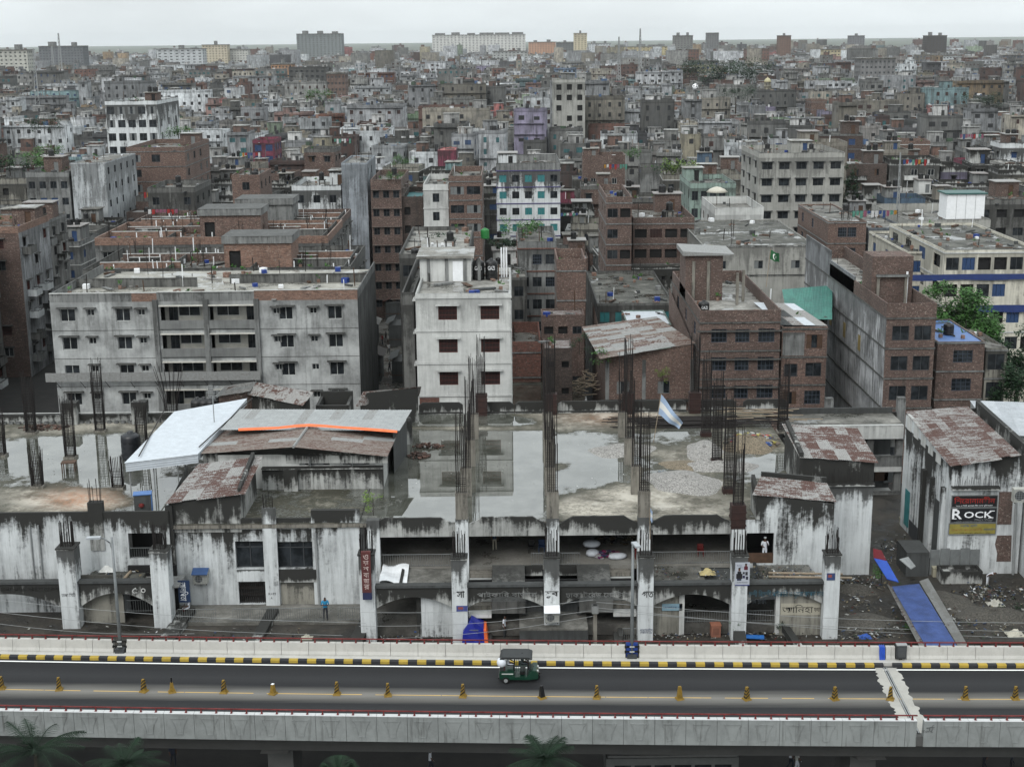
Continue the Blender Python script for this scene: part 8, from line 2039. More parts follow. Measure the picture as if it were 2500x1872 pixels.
for px, py, Y, lab, L, sd in ((75, 1625, 66, 'big palm crown at the lower left below the flyover', 3.0, 3), (268, 1650, 66.5, 'smaller palm right of the big lower left one', 2.1, 4), (1175, 1640, 66, 'palm crown rising at the lower middle edge', 2.1, 5), (730, 1672, 66, 'low palm tip at the bottom edge', 1.4, 6)):
 p = at_y(px, py, Y); palm(p, lab, 20, L, sd)
# ================================================================== bus under the flyover
p = at_z(1310, 1640, 2.9); q = at_z(1600, 1645, 2.9)
b_ = empty('bus', ((p.x+q.x)/2, p.y+.2, 0), 0, 'dusty white bus parked in the dark street under the flyover', 'bus'); L = q.x-p.x
k = MB(); k.box(-L/2, 0, .5, L/2, 2.3, 2.85); k.build('body', flat((.16, .165, .16), .6), b_)
k = MB(); k.box(-L/2+.1, .1, 2.85, L/2-.1, 2.2, 2.98); k.build('roof', flat((.2, .2, .195), .6), b_)
k = MB(); k.box(-L/2-.01, -.015, 1.25, L/2+.01, -.002, 1.4); k.build('red_stripe', flat((.25, .03, .03), .5), b_)
for i in range(6): k = MB(); k.box(-L/2+.5+i*L/6.6, -.02, 1.6, -L/2+.5+i*L/6.6+1.0, -.002, 2.4); k.build('window', MT['gl'], b_)
for x in (-L*.3, L*.3):
 k = MB(); k.tube((x, -.05, .48), (x, .3, .48), .48, 14); w_ = k.build('wheel', MT['blackp'], b_); k = MB(); k.tube((x, -.07, .48), (x, -.051, .48), .22, 10); k.build('rim', MT['greyp'], w_)
# ================================================================== flags
def flagpole(base, top, label, flag, stripes, fname='flag'):
 c = empty('flag', base, 0, label, 'flag'); d = Vector(top)-Vector(base)
 k = MB(); k.tube((0, 0, 0), d, .035, 5); k.build('pole', MT['woodl'], c)
 n = 12; k = MB(); mats = stripes
 A, B, C, D_ = [Vector(f)-Vector(base) for f in flag]   # top-hoist, bottom-hoist, bottom-fly, top-fly
 ns = len(stripes)
 def PT(u, v): return (A*(1-v)+B*v)*(1-u)+(D_*(1-v)+C*v)*u + Vector((0, .22*math.sin(u*7+v*2)*u, .05*math.sin(u*9)))
 for s in range(ns):
  for i in range(n): k.quad(PT(i/n, s/ns), PT(i/n, (s+1)/ns), PT((i+1)/n, (s+1)/ns), PT((i+1)/n, s/ns), s)
 k.build('cloth', mats, c, True)
 return c, PT
LB = flat((.38, .47, .6), .8, var=.1); FW = flat((.68, .68, .66), .8, var=.1)
yb = at_z(1412, 955, ZR).y
flagpole(at_z(1412, 955, ZR), at_y(1428, 850, yb), 'pale blue and white striped flag on a slanting pole above the market roof', [at_y(1428, 851, yb), at_y(1421, 894, yb), at_y(1467, 928, yb+.5), at_y(1476, 915, yb+.5)], [LB, FW, LB])
flagpole((X_at(1404, 1140, YG-.2), YG-.3, 11.0), (X_at(1404, 1095, YG-.2), YG-.3, Z_at(1404, 1095, YG)), 'small furled blue and white flag hanging on the front column', [at_y(1405, 1098, YG-.35), at_y(1405, 1125, YG-.35), at_y(1411, 1130, YG-.35), at_y(1410, 1104, YG-.35)], [LB, FW, LB])
gb = at_z(1655, 620, 18.5)
c, PT = flagpole(gb, at_y(1665, 537, gb.y), 'green flag with white crescent and star over the dark brick flats', [at_y(1664, 540, gb.y), at_y(1662, 560, gb.y), at_y(1684, 568, gb.y), at_y(1684, 549, gb.y)], [flat((.02, .13, .05), .8, var=.1)])
k = MB(); pts = []
for i in range(13): a = rad(60+240*i/12); pts.append((.45+.14*math.cos(a), .5+.3*math.sin(a)))
for i in range(13): a = rad(300-240*i/12); pts.append((.5+.1*math.cos(a)+.0, .5+.24*math.sin(a)))
o3 = Vector((0, -.04, 0))
for i in range(12): k.quad(PT(*pts[i])+o3, PT(*pts[i+1])+o3, PT(*pts[24-i])+o3, PT(*pts[25-i])+o3)
for i in range(5):
 a = rad(90+72*i); k.tri(PT(.6+.07*math.cos(a), .5+.14*math.sin(a))+o3, PT(.6+.03*math.cos(a+.63), .5+.06*math.sin(a+.63))+o3, PT(.6+.03*math.cos(a-.63), .5+.06*math.sin(a-.63))+o3)
k.build('emblem', FW, c)
# ================================================================== signs on the market
SY = YP-.25
a, b = at_y(783, 1278, SY), at_y(800, 1190, SY)
k = MB(); k.box(a.x, SY-.15, a.z, a.x+.62, SY+.1, b.z); o = k.build('signboard', flat((.13, .04, .038), .7), label='narrow vertical red signboard with pale Bengali letters on the arcade pillar', cat='sign')
for i, t in enumerate(('ও', 'য়া', 'শ', 'বা', 'জা', 'র')): lettering(t, flat((.5, .42, .4), .7), Vector((a.x+.31, SY-.155, b.z-.35-(b.z-a.z-.6)*i/5.4)), width=.36, height=.34, parent=o, bold=.01)
k = MB(); k.box(a.x+.02, SY-.152, a.z-.5, a.x+.62, SY+.1, a.z-.004); adopt(k.build('blue_foot', flat((.03, .04, .1), .6)), o)
a, b = at_y(387, 1300, 92.6), at_y(409, 1253, 92.6)
k = MB(); k.box(a.x, 92.55, a.z, b.x, 92.62, b.z); o = k.build('signboard', flat((.03, .06, .13), .6), label='small dark blue vertical sign with white Bengali script by the arcade corner', cat='sign'); lettering('আলপিতা', MT['whitep'], Vector(((a.x+b.x)/2, 92.54, (a.z+b.z)/2)), width=(b.z-a.z)*.85, height=(b.x-a.x)*.7, roll=-math.pi/2, parent=o)
PY = YP-.02
a, b = at_y(1587, 1264, PY), at_y(1620, 1214, PY)
k = MB(); k.box(a.x, PY-.05, a.z, b.x, PY, b.z); o = k.build('poster', flat((.42, .44, .48), .6, var=.1), label='large pale fashion poster with two figures on the arcade pillar', cat='poster')
w, h = b.x-a.x, b.z-a.z
def pb(u0, v0, u1, v1, c, d=.052): k = MB(); k.box(a.x+w*u0, PY-d-.004, a.z+h*v0, a.x+w*u1, PY-d, a.z+h*v1); adopt(k.build('print', flat(c, .6)), o)
pb(.08, .3, .5, .52, (.02, .02, .025)); pb(.16, .5, .42, .62, (.02, .02, .025)); pb(.22, .63, .36, .74, (.15, .08, .05)); pb(.22, .72, .36, .78, (.015, .012, .012)); pb(.14, .22, .44, .3, (.04, .05, .09)); pb(.6, .68, .86, .84, (.12, .01, .03)); pb(.66, .84, .8, .93, (.16, .09, .06)); pb(.66, .91, .8, .96, (.015, .01, .01)); pb(.52, .5, .66, .6, (.05, .05, .06)); pb(.7, .45, .86, .6, (.03, .03, .04)); pb(.52, .32, .68, .44, (.04, .04, .1)); pb(.74, .26, .9, .4, (.03, .03, .05)); pb(0, 0, 1, .04, (.05, .06, .2))
lettering('DORB FASHION', MT['dark'], Vector((a.x+w*.5, PY-.06, a.z+h*.14)), width=w*.72, height=h*.05, parent=o); lettering('Arivve', flat((.05, .06, .15), .6), Vector((a.x+w*.28, PY-.06, a.z+h*.88)), width=w*.34, height=h*.06, parent=o); lettering('Evve', flat((.05, .06, .15), .6), Vector((a.x+w*.45, PY-.06, a.z+h*.8)), width=w*.2, height=h*.05, parent=o)
for px, py, Y, w_, h_, col, lab in ((998, 1314, YP-.02, .75, .42, (.1, .12, .3), 'small blue and pink poster on the second arcade pillar'), (1795, 1245, YP-.02, .55, .5, (.06, .09, .2), 'small blue picture poster on the last arcade pillar')):
 c = at_y(px, py, Y); k = MB(); k.box(c.x-w_/2, Y-.02, c.z-h_/2, c.x+w_/2, Y, c.z+h_/2); o = k.build('poster', flat(col, .6, var=.5, scale=9), label=lab, cat='poster')
 k = MB(); k.box(c.x-w_*.35, Y-.026, c.z-h_*.1, c.x+w_*.1, Y-.021, c.z+h_*.3); adopt(k.build('print', MT['pinkr']), o)
a, b = at_y(1430, 1318, YP+.85), at_y(1474, 1303, YP+.85)
k = MB(); k.box(a.x, YP+.8, a.z, b.x, YP+.86, b.z); o = k.build('signboard', flat((.25, .36, .42), .6), label='pale blue sign with dark Bengali line inside the fourth arch', cat='sign'); lettering('কাপড় মার্কেট দোকান নং ১২', flat((.02, .05, .15), .6), Vector(((a.x+b.x)/2, YP+.79, (a.z+b.z)/2)), width=(b.x-a.x)*.9, height=.2, parent=o)
# ================================================================== air conditioners
def aircon(loc, lab, w=1.0, h=.75, d=.4, top=None, rz=0):
 c = empty('air_conditioner', loc, rz, lab, 'air conditioner')
 k = MB(); k.box(-w/2, -d, 0, w/2, 0, h); k.build('casing', flat((.42, .42, .39), .6), c)
 k = MB(); k.tube((-w*.12, -d-.012, h*.5), (-w*.12, -d-.001, h*.5), h*.36, 18); k.build('fan', MT['dgreyp'], c)
 k = MB()
 for i in range(6): k.box(-w/2+.02, -d-.03, h*(.1+.16*i)-.008, w/2-.02, -d-.014, h*(.1+.16*i)+.008)
 for i in range(7): k.box(-w/2+w*i/6-.008, -d-.032, .02, -w/2+w*i/6+.008, -d-.014, h-.02)
 k.build('guard', MT['greyp'], c)
 if top: k = MB(); k.hexa([(-w*.56, -d-.25, h+.02), (w*.56, -d-.25, h+.02), (w*.56, 0, h+.25), (-w*.56, 0, h+.25), (-w*.56, -d-.25, h+.06), (w*.56, -d-.25, h+.06), (w*.56, 0, h+.29), (-w*.56, 0, h+.29)]); k.build('hood', top, c)
 for x in (-w*.4, w*.4): k = MB(); k.box(x-.03, -d, -.08, x+.03, .0, 0); k.build('bracket', MT['iron'], c)
 return c
c = at_y(436, 1256, YO-.05); aircon((c.x, YO-.01, c.z), 'air conditioner with blue hood on the office wing wall', 1.0, .75, .5, flat((.06, .12, .25), .5))
c = at_y(1192, 1338, YP-.02); aircon((c.x, YP-.01, c.z), 'air conditioner with white hood low on the middle arcade pillar', .95, .75, .55, MT['whitep'])
c = at_y(2206, 1024, 97.5); aircon((c.x, 97.6, ztop+.1), 'air conditioner on the ledge at the right picture edge', 1.1, 1.0, .5)
# ================================================================== goods in the gallery
SK = flat((.5, .52, .55), .8, var=.2)
def sack(loc, s, lab, rz=0.0, mat=None):
 k = MB(); k.lathe([(.18, 0), (.42, .06), (.5, .25), (.46, .5), (.3, .62), (.1, .66)], 10); me_ = k.mesh('sack', mat or SK, True); o = put('sack', me_, None, loc, rz, lab, 'sack', 'sacks in the gallery'); o.scale = (s[0], s[1], s[2]); return o
for i, (px, py, s, lab) in enumerate(((1090, 1181, (1.2, .7, .7), 'bottom white sack of the gallery stack in the second bay'), (1090, 1172, (1.15, .7, .7), 'middle white sack of the gallery stack in the second bay'), (1089, 1163, (1.1, .65, .7), 'top white sack of the gallery stack in the second bay'), (1114, 1181, (.9, .7, .7), 'lower white sack right of the gallery stack'), (1113, 1170, (.9, .7, .8), 'upper white sack right of the gallery stack'), (904, 1178, (.9, .7, .9), 'grey sack in the first gallery bay'), (932, 1176, (.9, .7, .9), 'lower pale sack beside the first bay post'), (931, 1165, (.9, .7, .9), 'upper pale sack beside the first bay post'), (1228, 1180, (1.1, .8, 1.5), 'tall white sack behind the third bay column'), (1278, 1188, (1.3, .9, .7), 'white sack lying in the third gallery bay, upper'), (1280, 1196, (1.0, .9, .7), 'white sack with clothes in the third gallery bay, lower'), (1334, 1202, (1.4, .8, .6), 'long white bundle on the third bay floor'))):
 b0 = at_z(px, py+4, 9.0)
 Ys = 102.3 if i < 9 else b0.y
 zz = max(9.0, Z_at(px, py+5, Ys)) if i < 9 else 9.0 + (.42 if i == 9 else 0)
 sack((X_at(px, py, Ys), Ys, zz), s, lab, R.uniform(-.3, .3))
HP = random.Random(5)
def heap(name, loc, rx, ry, hz, n, cols, label, cat, size=.28):
 c = MB(); mats = [flat(q, .8) for q in cols]
 for i in range(n):
  a = HP.uniform(0, 6.28); q = HP.random()**.6; z = hz*(1-q)*HP.uniform(.5, 1); s = size*HP.uniform(.5, 1.3)
  c.obox((loc[0]+rx*q*math.cos(a), loc[1]+ry*q*math.sin(a), loc[2]+z+s*.2), (s, s*HP.uniform(.4, 1), s*HP.uniform(.15, .5)), HP.uniform(0, 3), HP.randrange(len(mats)), HP.uniform(-.5, .5))
 o = c.build(name, mats, label=label, cat=cat); o['kind'] = 'stuff'; return o
p = at_z(1312, 1201, 9.0); heap('clothes', (p.x, p.y, 9.0), 1.1, .6, .45, 60, [(.02, .02, .03), (.12, .02, .1), (.25, .02, .1), (.3, .3, .3), (.05, .05, .12)], 'heap of dark and magenta clothes on a cloth in the third gallery bay', 'clothes')
p = at_z(1345, 1190, 9.0); heap('clothes', (p.x, p.y+2, 9.0), 2.0, .8, .9, 70, [(.06, .05, .03), (.1, .08, .05), (.03, .03, .03)], 'big dim heap of brown clothes at the back of the third gallery bay', 'clothes', .4)
def chair(loc, mat, lab, rz=0):
 c = empty('plastic_chair', loc, rz, lab, 'chair', 'plastic chairs in the gallery')
 k = MB(); k.box(-.22, -.22, .42, .22, .22, .46); k.build('seat', mat, c)
 k = MB(); k.box(-.22, .19, .46, .22, .23, .85); k.build('backrest', mat, c)
 for x in (-.2, .2):
  for y in (-.2, .2): k = MB(); k.tube((x, y, 0), (x*.95, y*.95, .42), .025, 5); k.build('leg', mat, c)
  k = MB(); k.box(x-.025, -.2, .64, x+.025, .2, .67); k.build('armrest', mat, c)
p = at_z(1170, 1191, 9.0); chair((p.x, p.y, 9.0), MT['blue'], 'blue plastic chair in the second gallery bay')
p = at_z(1378, 1205, 9.0); chair((p.x, p.y, 9.0), MT['red'], 'red plastic chair at the right of the third gallery bay')
p = at_z(1513, 1200, 9.0); chair((p.x, p.y, 9.0), MT['red'], 'red plastic chair in the fourth gallery bay')
p = at_z(1148, 1192, 9.0); chair((p.x, p.y, 9.0), MT['blackp'], 'dark chair left of the blue chair in the gallery')
k = MB(); pts = [(819, 1258), (879, 1264), (884, 1225), (828, 1223)]
for i in range(8):
 for j in range(6):
  def Q(u, v):
   p = [at_z(*q, 8.95) for q in pts]; r = (p[0]*(1-u)+p[1]*u)*(1-v)+(p[3]*(1-u)+p[2]*u)*v; r.z += .12*math.sin(u*6+v*3)+.08*math.sin(v*8)+.1; return r
  k.quad(Q(i/8, j/6), Q((i+1)/8, j/6), Q((i+1)/8, (j+1)/6), Q(i/8, (j+1)/6))
k.build('white_sheet', MT['whitep'], None, True, label='creased white plastic sheet over the first sunken canopy', cat='sheet')
p = at_y(1025, 1388, 88.6)
tn = empty('tarpaulin_tent', (p.x, 88.5, 5.4), 0, 'blue tarpaulin tent with orange end by the stairs behind the flyover', 'tent')
k = MB(); k.poly([(-.9, 0, -.3), (.7, 0, -.3), (.62, .1, 1.25), (-.2, .35, 1.75), (-.75, .1, 1.0)]); k.poly([(-.9, 1.6, -.3), (.7, 1.6, -.3), (.62, 1.5, 1.25), (-.2, 1.2, 1.75), (-.75, 1.5, 1.0)][::-1]); k.quad((-.9, 0, -.3), (-.9, 1.6, -.3), (-.75, 1.5, 1.0), (-.75, .1, 1.0)); k.quad((-.75, .1, 1.0), (-.75, 1.5, 1.0), (-.2, 1.2, 1.75), (-.2, .35, 1.75)); k.quad((-.2, .35, 1.75), (-.2, 1.2, 1.75), (.62, 1.5, 1.25), (.62, .1, 1.25)); k.build('blue_sheet', flat((.02, .035, .3), .5), tn)
k = MB(); k.hexa([(.71, -.03, -.3), (1.0, -.05, -.3), (1.0, 1.6, -.3), (.71, 1.6, -.3), (.63, .06, 1.2), (.8, .05, 1.15), (.8, 1.5, 1.15), (.63, 1.5, 1.2)]); k.build('orange_sheet', MT['orange'], tn)
# utility pole and cables before the arcade
p = at_y(1285, 1395, 88.5); zt2 = Z_at(1283, 1306, 88.5)
u_ = empty('utility_pole', (p.x, 88.5, 0), 0, 'square concrete utility pole before the right middle arch', 'pole'); k = MB(); k.hexa([(-.17, -.17, 0), (.17, -.17, 0), (.17, .17, 0), (-.17, .17, 0), (-.12, -.12, zt2), (.12, -.12, zt2), (.12, .12, zt2), (-.12, .12, zt2)]); k.build('shaft', MT['conc'], u_); k = MB(); k.box(-.22, -.22, zt2-.55, .22, .22, zt2); k.build('junction_box', MT['grey'], u_)
WIRES = [((-40, 1292), (790, 1345), 'lowest left'), ((-40, 1318), (740, 1372), 'second left'), ((-40, 1342), (420, 1368), 'bottom left'), ((775, 1322), (1281, 1295), 'upper middle'), ((775, 1352), (1281, 1318), 'middle'), ((800, 1380), (1283, 1330), 'lower middle'), ((1288, 1300), (2230, 1345), 'upper right'), ((1288, 1318), (2230, 1363), 'middle right'), ((1288, 1312), (2230, 1378), 'lower right')]
for (xa, ya), (xb, yb2), n_ in WIRES:
 A, B = at_y(xa, ya, 88.4), at_y(xb, yb2, 88.4); k = MB(); pts = [A.lerp(B, i/10)-Vector((0, 0, .35*math.sin(math.pi*i/10))) for i in range(11)]; k.path(pts, .014, 4); k.build('cable', MT['greyp'], label='thin overhead cable before the arcade, %s one' % n_, cat='cable', group='cables before the arcade')
# ================================================================== gravel, steel, litter
def mound(px, py, rx, ry, hz, mat, label, name='gravel_pile', cat='gravel', z=ZR):
 c = at_z(px, py, z); k = MB(); n, m = 28, 7; rng = random.Random(int(px)); ph_ = [rng.uniform(0, 6) for _ in range(4)]
 def rr_(a): return 1+.12*math.sin(2*a+ph_[0])+.08*math.sin(5*a+ph_[1])
 for j in range(m):
  for i in range(n):
   q = []
   for jj, ii in ((j, i), (j, i+1), (j+1, i+1), (j+1, i)):
    a = 2*math.pi*ii/n; t = jj/m; hh = hz*(1-t*t)*(1+.08*math.sin(7*a+jj)) if jj < m else -.01; q.append((c.x+rx*t*math.cos(a)*rr_(a), c.y+ry*t*math.sin(a)*rr_(a), z+hh))
   k.quad(q[0], q[3], q[2], q[1])
 o = k.build(name, mat, None, True, label=label, cat=cat); o['kind'] = 'stuff'; return o
def gravel_mat(base):
 m, t, b = newmat('gravel'); N = NT(t); geo = N.n('ShaderNodeNewGeometry').outputs['Position']
 v = N.n('ShaderNodeTexVoronoi', {'Vector': geo, 'Scale': 14.0}); cc = N.n('ShaderNodeSeparateColor', {0: v.outputs['Color']}).outputs[0]
 N.link(N.mix(cc, mul(base, .45), mul(base, 1.4)), b.inputs['Base Color']); b.inputs['Roughness'].default_value = .9; N.link(N.bump(v.outputs['Distance'], -.8, .06), b.inputs['Normal']); return m
GM = gravel_mat((.25, .24, .225)); SM = gravel_mat((.16, .13, .09)); RBM = gravel_mat((.06, .055, .046))
mound(1478, 1042, 2.9, 3.0, .5, GM, 'large round pile of pale gravel on the market roof'); mound(1345, 973, 2.6, 2.2, .35, GM, 'gravel pile left of the flag on the market roof'); mound(1521, 975, 1.5, 3.2, .45, GM, 'narrow gravel pile by the right rebar columns'); mound(1555, 1008, 2.8, 1.7, .4, GM, 'gravel pile around the right rebar column'); mound(1478, 1005, 2.0, 1.4, .15, SM, 'thin spread of brown sand on the market roof', 'sand_pile', 'sand')
mound(1620, 962, 2.6, 2.4, .8, SM, 'mound of dark rubble at the right roof edge', 'rubble_pile', 'rubble')
p = at_z(1625, 958, ZR); heap('litter', (p.x, p.y, ZR+.2), 2.4, 2.0, .7, 130, [(.4, .4, .38), (.1, .1, .09), (.4, .36, .12), (.15, .12, .1), (.05, .1, .25), (.4, .1, .08)], 'scattered rubbish over the rubble mound', 'litter', .3)
k = MB(); a = at_z(1310, 915, ZR); b = at_z(1680, 912, ZR)
for i in range(60):
 y = a.y + HP.uniform(-2.2, 1.2); xa = a.x+HP.uniform(-.5, 6); xb = xa+HP.uniform(8, 12); z = ZR+.05+HP.random()*.3; k.tube((xa, y, z), (min(xb, b.x+1), y+HP.uniform(-.5, .5), ZR+.05+HP.random()*.3), .035, 4)
k.build('steel_bars', MT['rebar'], label='long bundle of rusty steel bars lying across the back of the market roof', cat='steel bars')
k = MB(); a = at_z(1640, 900, ZR)
for i in range(26): x_, y_ = a.x+HP.uniform(-4, 2), a.y+HP.uniform(-2, 2); an = HP.uniform(-.5, .3); L_ = HP.uniform(1.5, 4); k.tube((x_, y_, ZR+.1+HP.random()*.3), (x_+L_*math.cos(an), y_+L_*math.sin(an), ZR+.1+HP.random()*.3), .04, 4)
k.build('bamboo_poles', MT['woodl'], label='loose pale poles at the right rear corner of the market roof', cat='poles')
for px, py, n, rx, ry, lab in ((903, 985, 60, .9, .8, 'heap of broken bricks by the round column, nearer'), (925, 965, 50, 1.3, .5, 'heap of broken bricks by the round column, farther'), (95, 925, 90, 2.2, .9, 'heap of broken bricks at a left rebar column')):
 p = at_z(px, py, ZR); heap('brick_rubble', (p.x, p.y, ZR), rx, ry, .35, n, [(.1, .06, .045), (.07, .045, .035), (.15, .09, .07)], lab, 'rubble', .26)
# litter over the yards
def litter(name, zones, z, cols, label, n, size):
 c = MB(); mats = [flat(q, .75, var=.1) for q in cols]; rng = random.Random(n)
 for i in range(n):
  px, py, sx_, sy_ = rng.choice(zones); p = at_z(rng.gauss(px, sx_), rng.gauss(py, sy_), z)
  if p.y < 88.6: continue
  s = size*rng.uniform(.3, 1.2); u = Vector((rng.uniform(-1, 1), rng.uniform(-1, 1), rng.uniform(-.3, .5))).normalized()*s; v = Vector((rng.uniform(-1, 1), rng.uniform(-1, 1), rng.uniform(-.2, .5))).normalized()*s*.6
  q = p+Vector((0, 0, .06+rng.random()*.1)); c.quad(q-u, q-v, q+u, q+v*.8, rng.randrange(len(mats)))
 o = c.build(name, mats, label=label, cat='litter'); o['kind'] = 'stuff'; return o
LC = [(.45, .46, .46), (.3, .3, .28), (.1, .1, .09), (.05, .045, .04), (.2, .17, .11), (.05, .08, .14), (.12, .05, .04), (.15, .14, .12), (.06, .06, .05), (.04, .04, .035), (.08, .07, .055), (.03, .045, .02)]
litter('litter', [(1860, 1330, 40, 35), (1880, 1370, 50, 14), (1850, 1260, 30, 10), (2160, 1320, 40, 40), (2080, 1350, 60, 30), (2130, 1280, 30, 10), (1950, 1190, 30, 15)], ZY+.02, LC, 'rubbish strewn over the right yard beside the blue stall roof', 2600, .16)
for px, py, rx, ry, hz_, lab in ((1865, 1345, 2.4, 1.6, .4, 'low heap of dark rubble left of the blue stall roof'), (2150, 1330, 2.6, 1.8, .45, 'low heap of dark rubble right of the blue stall roof'), (1850, 1275, 1.6, 1.2, .35, 'rubble heap at the foot of the tall whitewashed block'), (2060, 1300, 1.5, 2.0, .3, 'rubble spread before the water trough')): mound(px, py, rx, ry, hz_, RBM, lab, 'rubble_pile', 'rubble', ZY)
litter('litter', [(850, 1376, 50, 6), (930, 1372, 40, 6), (1450, 1372, 40, 6), (1540, 1368, 50, 9), (1650, 1372, 50, 9), (830, 1362, 20, 6)], 5.47, LC, 'rubbish strewn below the arcade behind the flyover', 1200, .13)
litter('litter', [(430, 1375, 60, 10), (600, 1372, 60, 10), (120, 1355, 80, 14), (360, 1370, 20, 8)], 5.92, LC, 'sparse rubbish on the left yard', 220, .12)
litter('litter', [(1700, 1240, 40, 8), (1560, 1245, 30, 8), (1640, 1250, 40, 8), (1430, 1240, 20, 8)], 9.05, LC, 'rubbish on the sunken canopies at the right', 420, .13)
litter('litter', [(230, 1235, 30, 10), (320, 1240, 25, 10)], 8.93, LC, 'rubbish on the left canopies', 120, .14)
litter('litter', [(1050, 1000, 90, 40), (1300, 1060, 90, 30), (1500, 1060, 80, 30), (930, 1000, 40, 40), (150, 1000, 90, 40), (320, 1070, 30, 20)], ZR+.0, [(.5, .5, .48), (.05, .05, .05), (.1, .1, .09)], 'small scraps scattered on the market roof', 420, .07)
for nm, px, py, z, col, lab, s in (('cloth', 675, 1, 0, 0, '', 0),): pass
for px, py, Y, dx, dz, lab in ((1700, 1237, 91.5, 5.0, 0, 'upper pale pipe lying on the right canopy'), (1700, 1245, 91.0, 5.6, 0, 'lower pale pipe lying on the right canopy')):
 p = at_z(px-40, py, 9.15); k = MB(); k.tube(p, p+Vector((dx, -.4, 0)), .09, 8); k.build('pipe', MT['woodl'], None, True, label=lab, cat='pipe')
p, q = at_z(262, 1256, 8.98), at_z(302, 1213, 8.98); k = MB(); k.tube(p, q, .11, 8); k.build('pipe', MT['woodl'], None, True, label='pale pipe lying across the left canopy', cat='pipe')
for px, py, z, r, col, lab in ((232, 1232, 9.0, .55, (.6, .6, .58), 'white rag heap on the left canopy'), (1850, 1265+85, ZY, .4, (.5, .48, .42), 'pale torn sack in the right yard'), (1868, 1376, ZY, .42, (.05, .13, .4), 'crumpled blue plastic in the right yard'), (2150, 1305, ZY, .6, (.42, .41, .37), 'heap of pale plastic bags in the right yard'), (2192, 1370, ZY, .6, (.45, .43, .37), 'pale cloth bundle at the right yard edge'), (1528, 1238, 9.0, .55, (.42, .36, .2), 'yellowish sheet crumpled by the poster pillar'), (663, 1378, 5.95, .4, (.4, .39, .33), 'grey sack at the foot of the sloping beam')):
 p = at_z(px, py, z); rng = random.Random(px); k = MB(); n = 9
 def hh(i, j): d = math.hypot(i-n/2, j-n/2)/(n/2); return max(0, (1-d)*r*.7)*(0.6+.8*random.Random(i*31+j*7+px).random())
 for i in range(n):
  for j in range(n):
   P_ = lambda a, b: (p.x+(a/n-.5)*2*r, p.y+(b/n-.5)*1.6*r, z+.02+hh(a, b)); k.quad(P_(i, j), P_(i+1, j), P_(i+1, j+1), P_(i, j+1))
 k.build('rag', flat(col, .8), label=lab, cat='rag')
# benches, boxes and sheets behind the parapet
for px, py, s, col, lab, nm in ((872, 1371, (1.9, .5, .45), (.03, .11, .32), 'long blue low bench amid the rubbish', 'bench'), (958, 1362, (1.0, .6, 1.1), (.6, .6, .6), 'white box covered with cloth by the second pillar', 'box'), (1618, 1380, (2.0, .5, .25), (.05, .2, .5), 'bright blue board lying tilted in the rubbish', 'board'), (1545, 1372, (.7, .6, .9), (.4, .2, .14), 'pinkish cabinet at the foot of the poster pillar', 'cabinet'), (920, 1368, (1.3, .7, .7), (.05, .04, .035), 'dark cabinet lying below the infill wall', 'cabinet'), (848, 1369, (.9, .5, .6), (.1, .08, .06), 'brown shelf box left of the blue bench', 'box')):
 p = at_z(px, py, 5.47); c = empty(nm, (p.x, max(p.y, 88.9), 5.45), R.uniform(-.15, .15), lab, nm)
 k = MB(); k.box(-s[0]/2, -s[1]/2, s[2]-.08, s[0]/2, s[1]/2, s[2]); k.build('top', flat(col, .6), c)
 k = MB()
 if nm in ('bench', 'board'):
  for x in (-s[0]*.42, s[0]*.42): k = MB(); k.box(x-.05, -s[1]*.4, 0, x+.05, s[1]*.4, s[2]-.081); k.build('leg', MT['wood'], c)
 else: k.box(-s[0]/2+.03, -s[1]/2+.03, 0, s[0]/2-.03, s[1]/2-.03, s[2]-.081); k.build('body', flat(mul(col, .8), .7), c); k = MB(); k.box(-s[0]*.3, -s[1]/2+.005, s[2]*.2, s[0]*.3, -s[1]/2+.028, s[2]*.75); k.build('door', flat(mul(col, .6), .7), c)
p = at_z(310, 1100, ZR); c = empty('stove_box', (p.x, p.y, ZR), .2, 'small blue-sided box with red pot on the left roof edge', 'box'); k = MB(); k.box(-.6, -.4, 0, .6, .4, 1.2); k.build('body', MT['dgrey'], c); k = MB(); k.box(-.65, -.45, 1.2, .65, .45, 1.26); k.box(.6, -.42, 0, .66, .42, 1.2); k.build('blue_sheet', flat((.1, .2, .4), .5), c); k = MB(); k.lathe([(.1, 0), (.2, .1), (.18, .25), (.08, .3)], 10, (-.1, -.45, .3)); k.build('red_pot', MT['red'], c)
p = at_z(150, 1017, ZR); c = empty('table', (p.x, p.y, ZR), .1, 'small dark wooden table standing in the left roof puddle', 'table'); k = MB(); k.box(-.55, -.4, .7, .55, .4, .78); k.build('table_top', MT['wood'], c)
for x in (-.48, .48):
 for y in (-.33, .33): k = MB(); k.box(x-.04, y-.04, 0, x+.04, y+.04, .7); k.build('leg', MT['wood'], c)
tank(at_z(285, 990, ZR), .8, 2.2, flat((.015, .018, .025), .4), 'big dark water tank beside the white awning', None)
for i, (px, py) in enumerate(((425, 852), (440, 851), (455, 849))): q = at_y(px, py, 121); tank((q.x, 121, ZR+.2), .6, 2.2, None, 'black ribbed tank behind the white awning, %s of three' % ('left', 'middle', 'right')[i], None)
q = at_y(1048, 515, 183); tank((q.x, 183, q.z), .55, 1.3, flat((.03, .22, .06), .5), 'bright green water tank on a roof right of the white block', None)
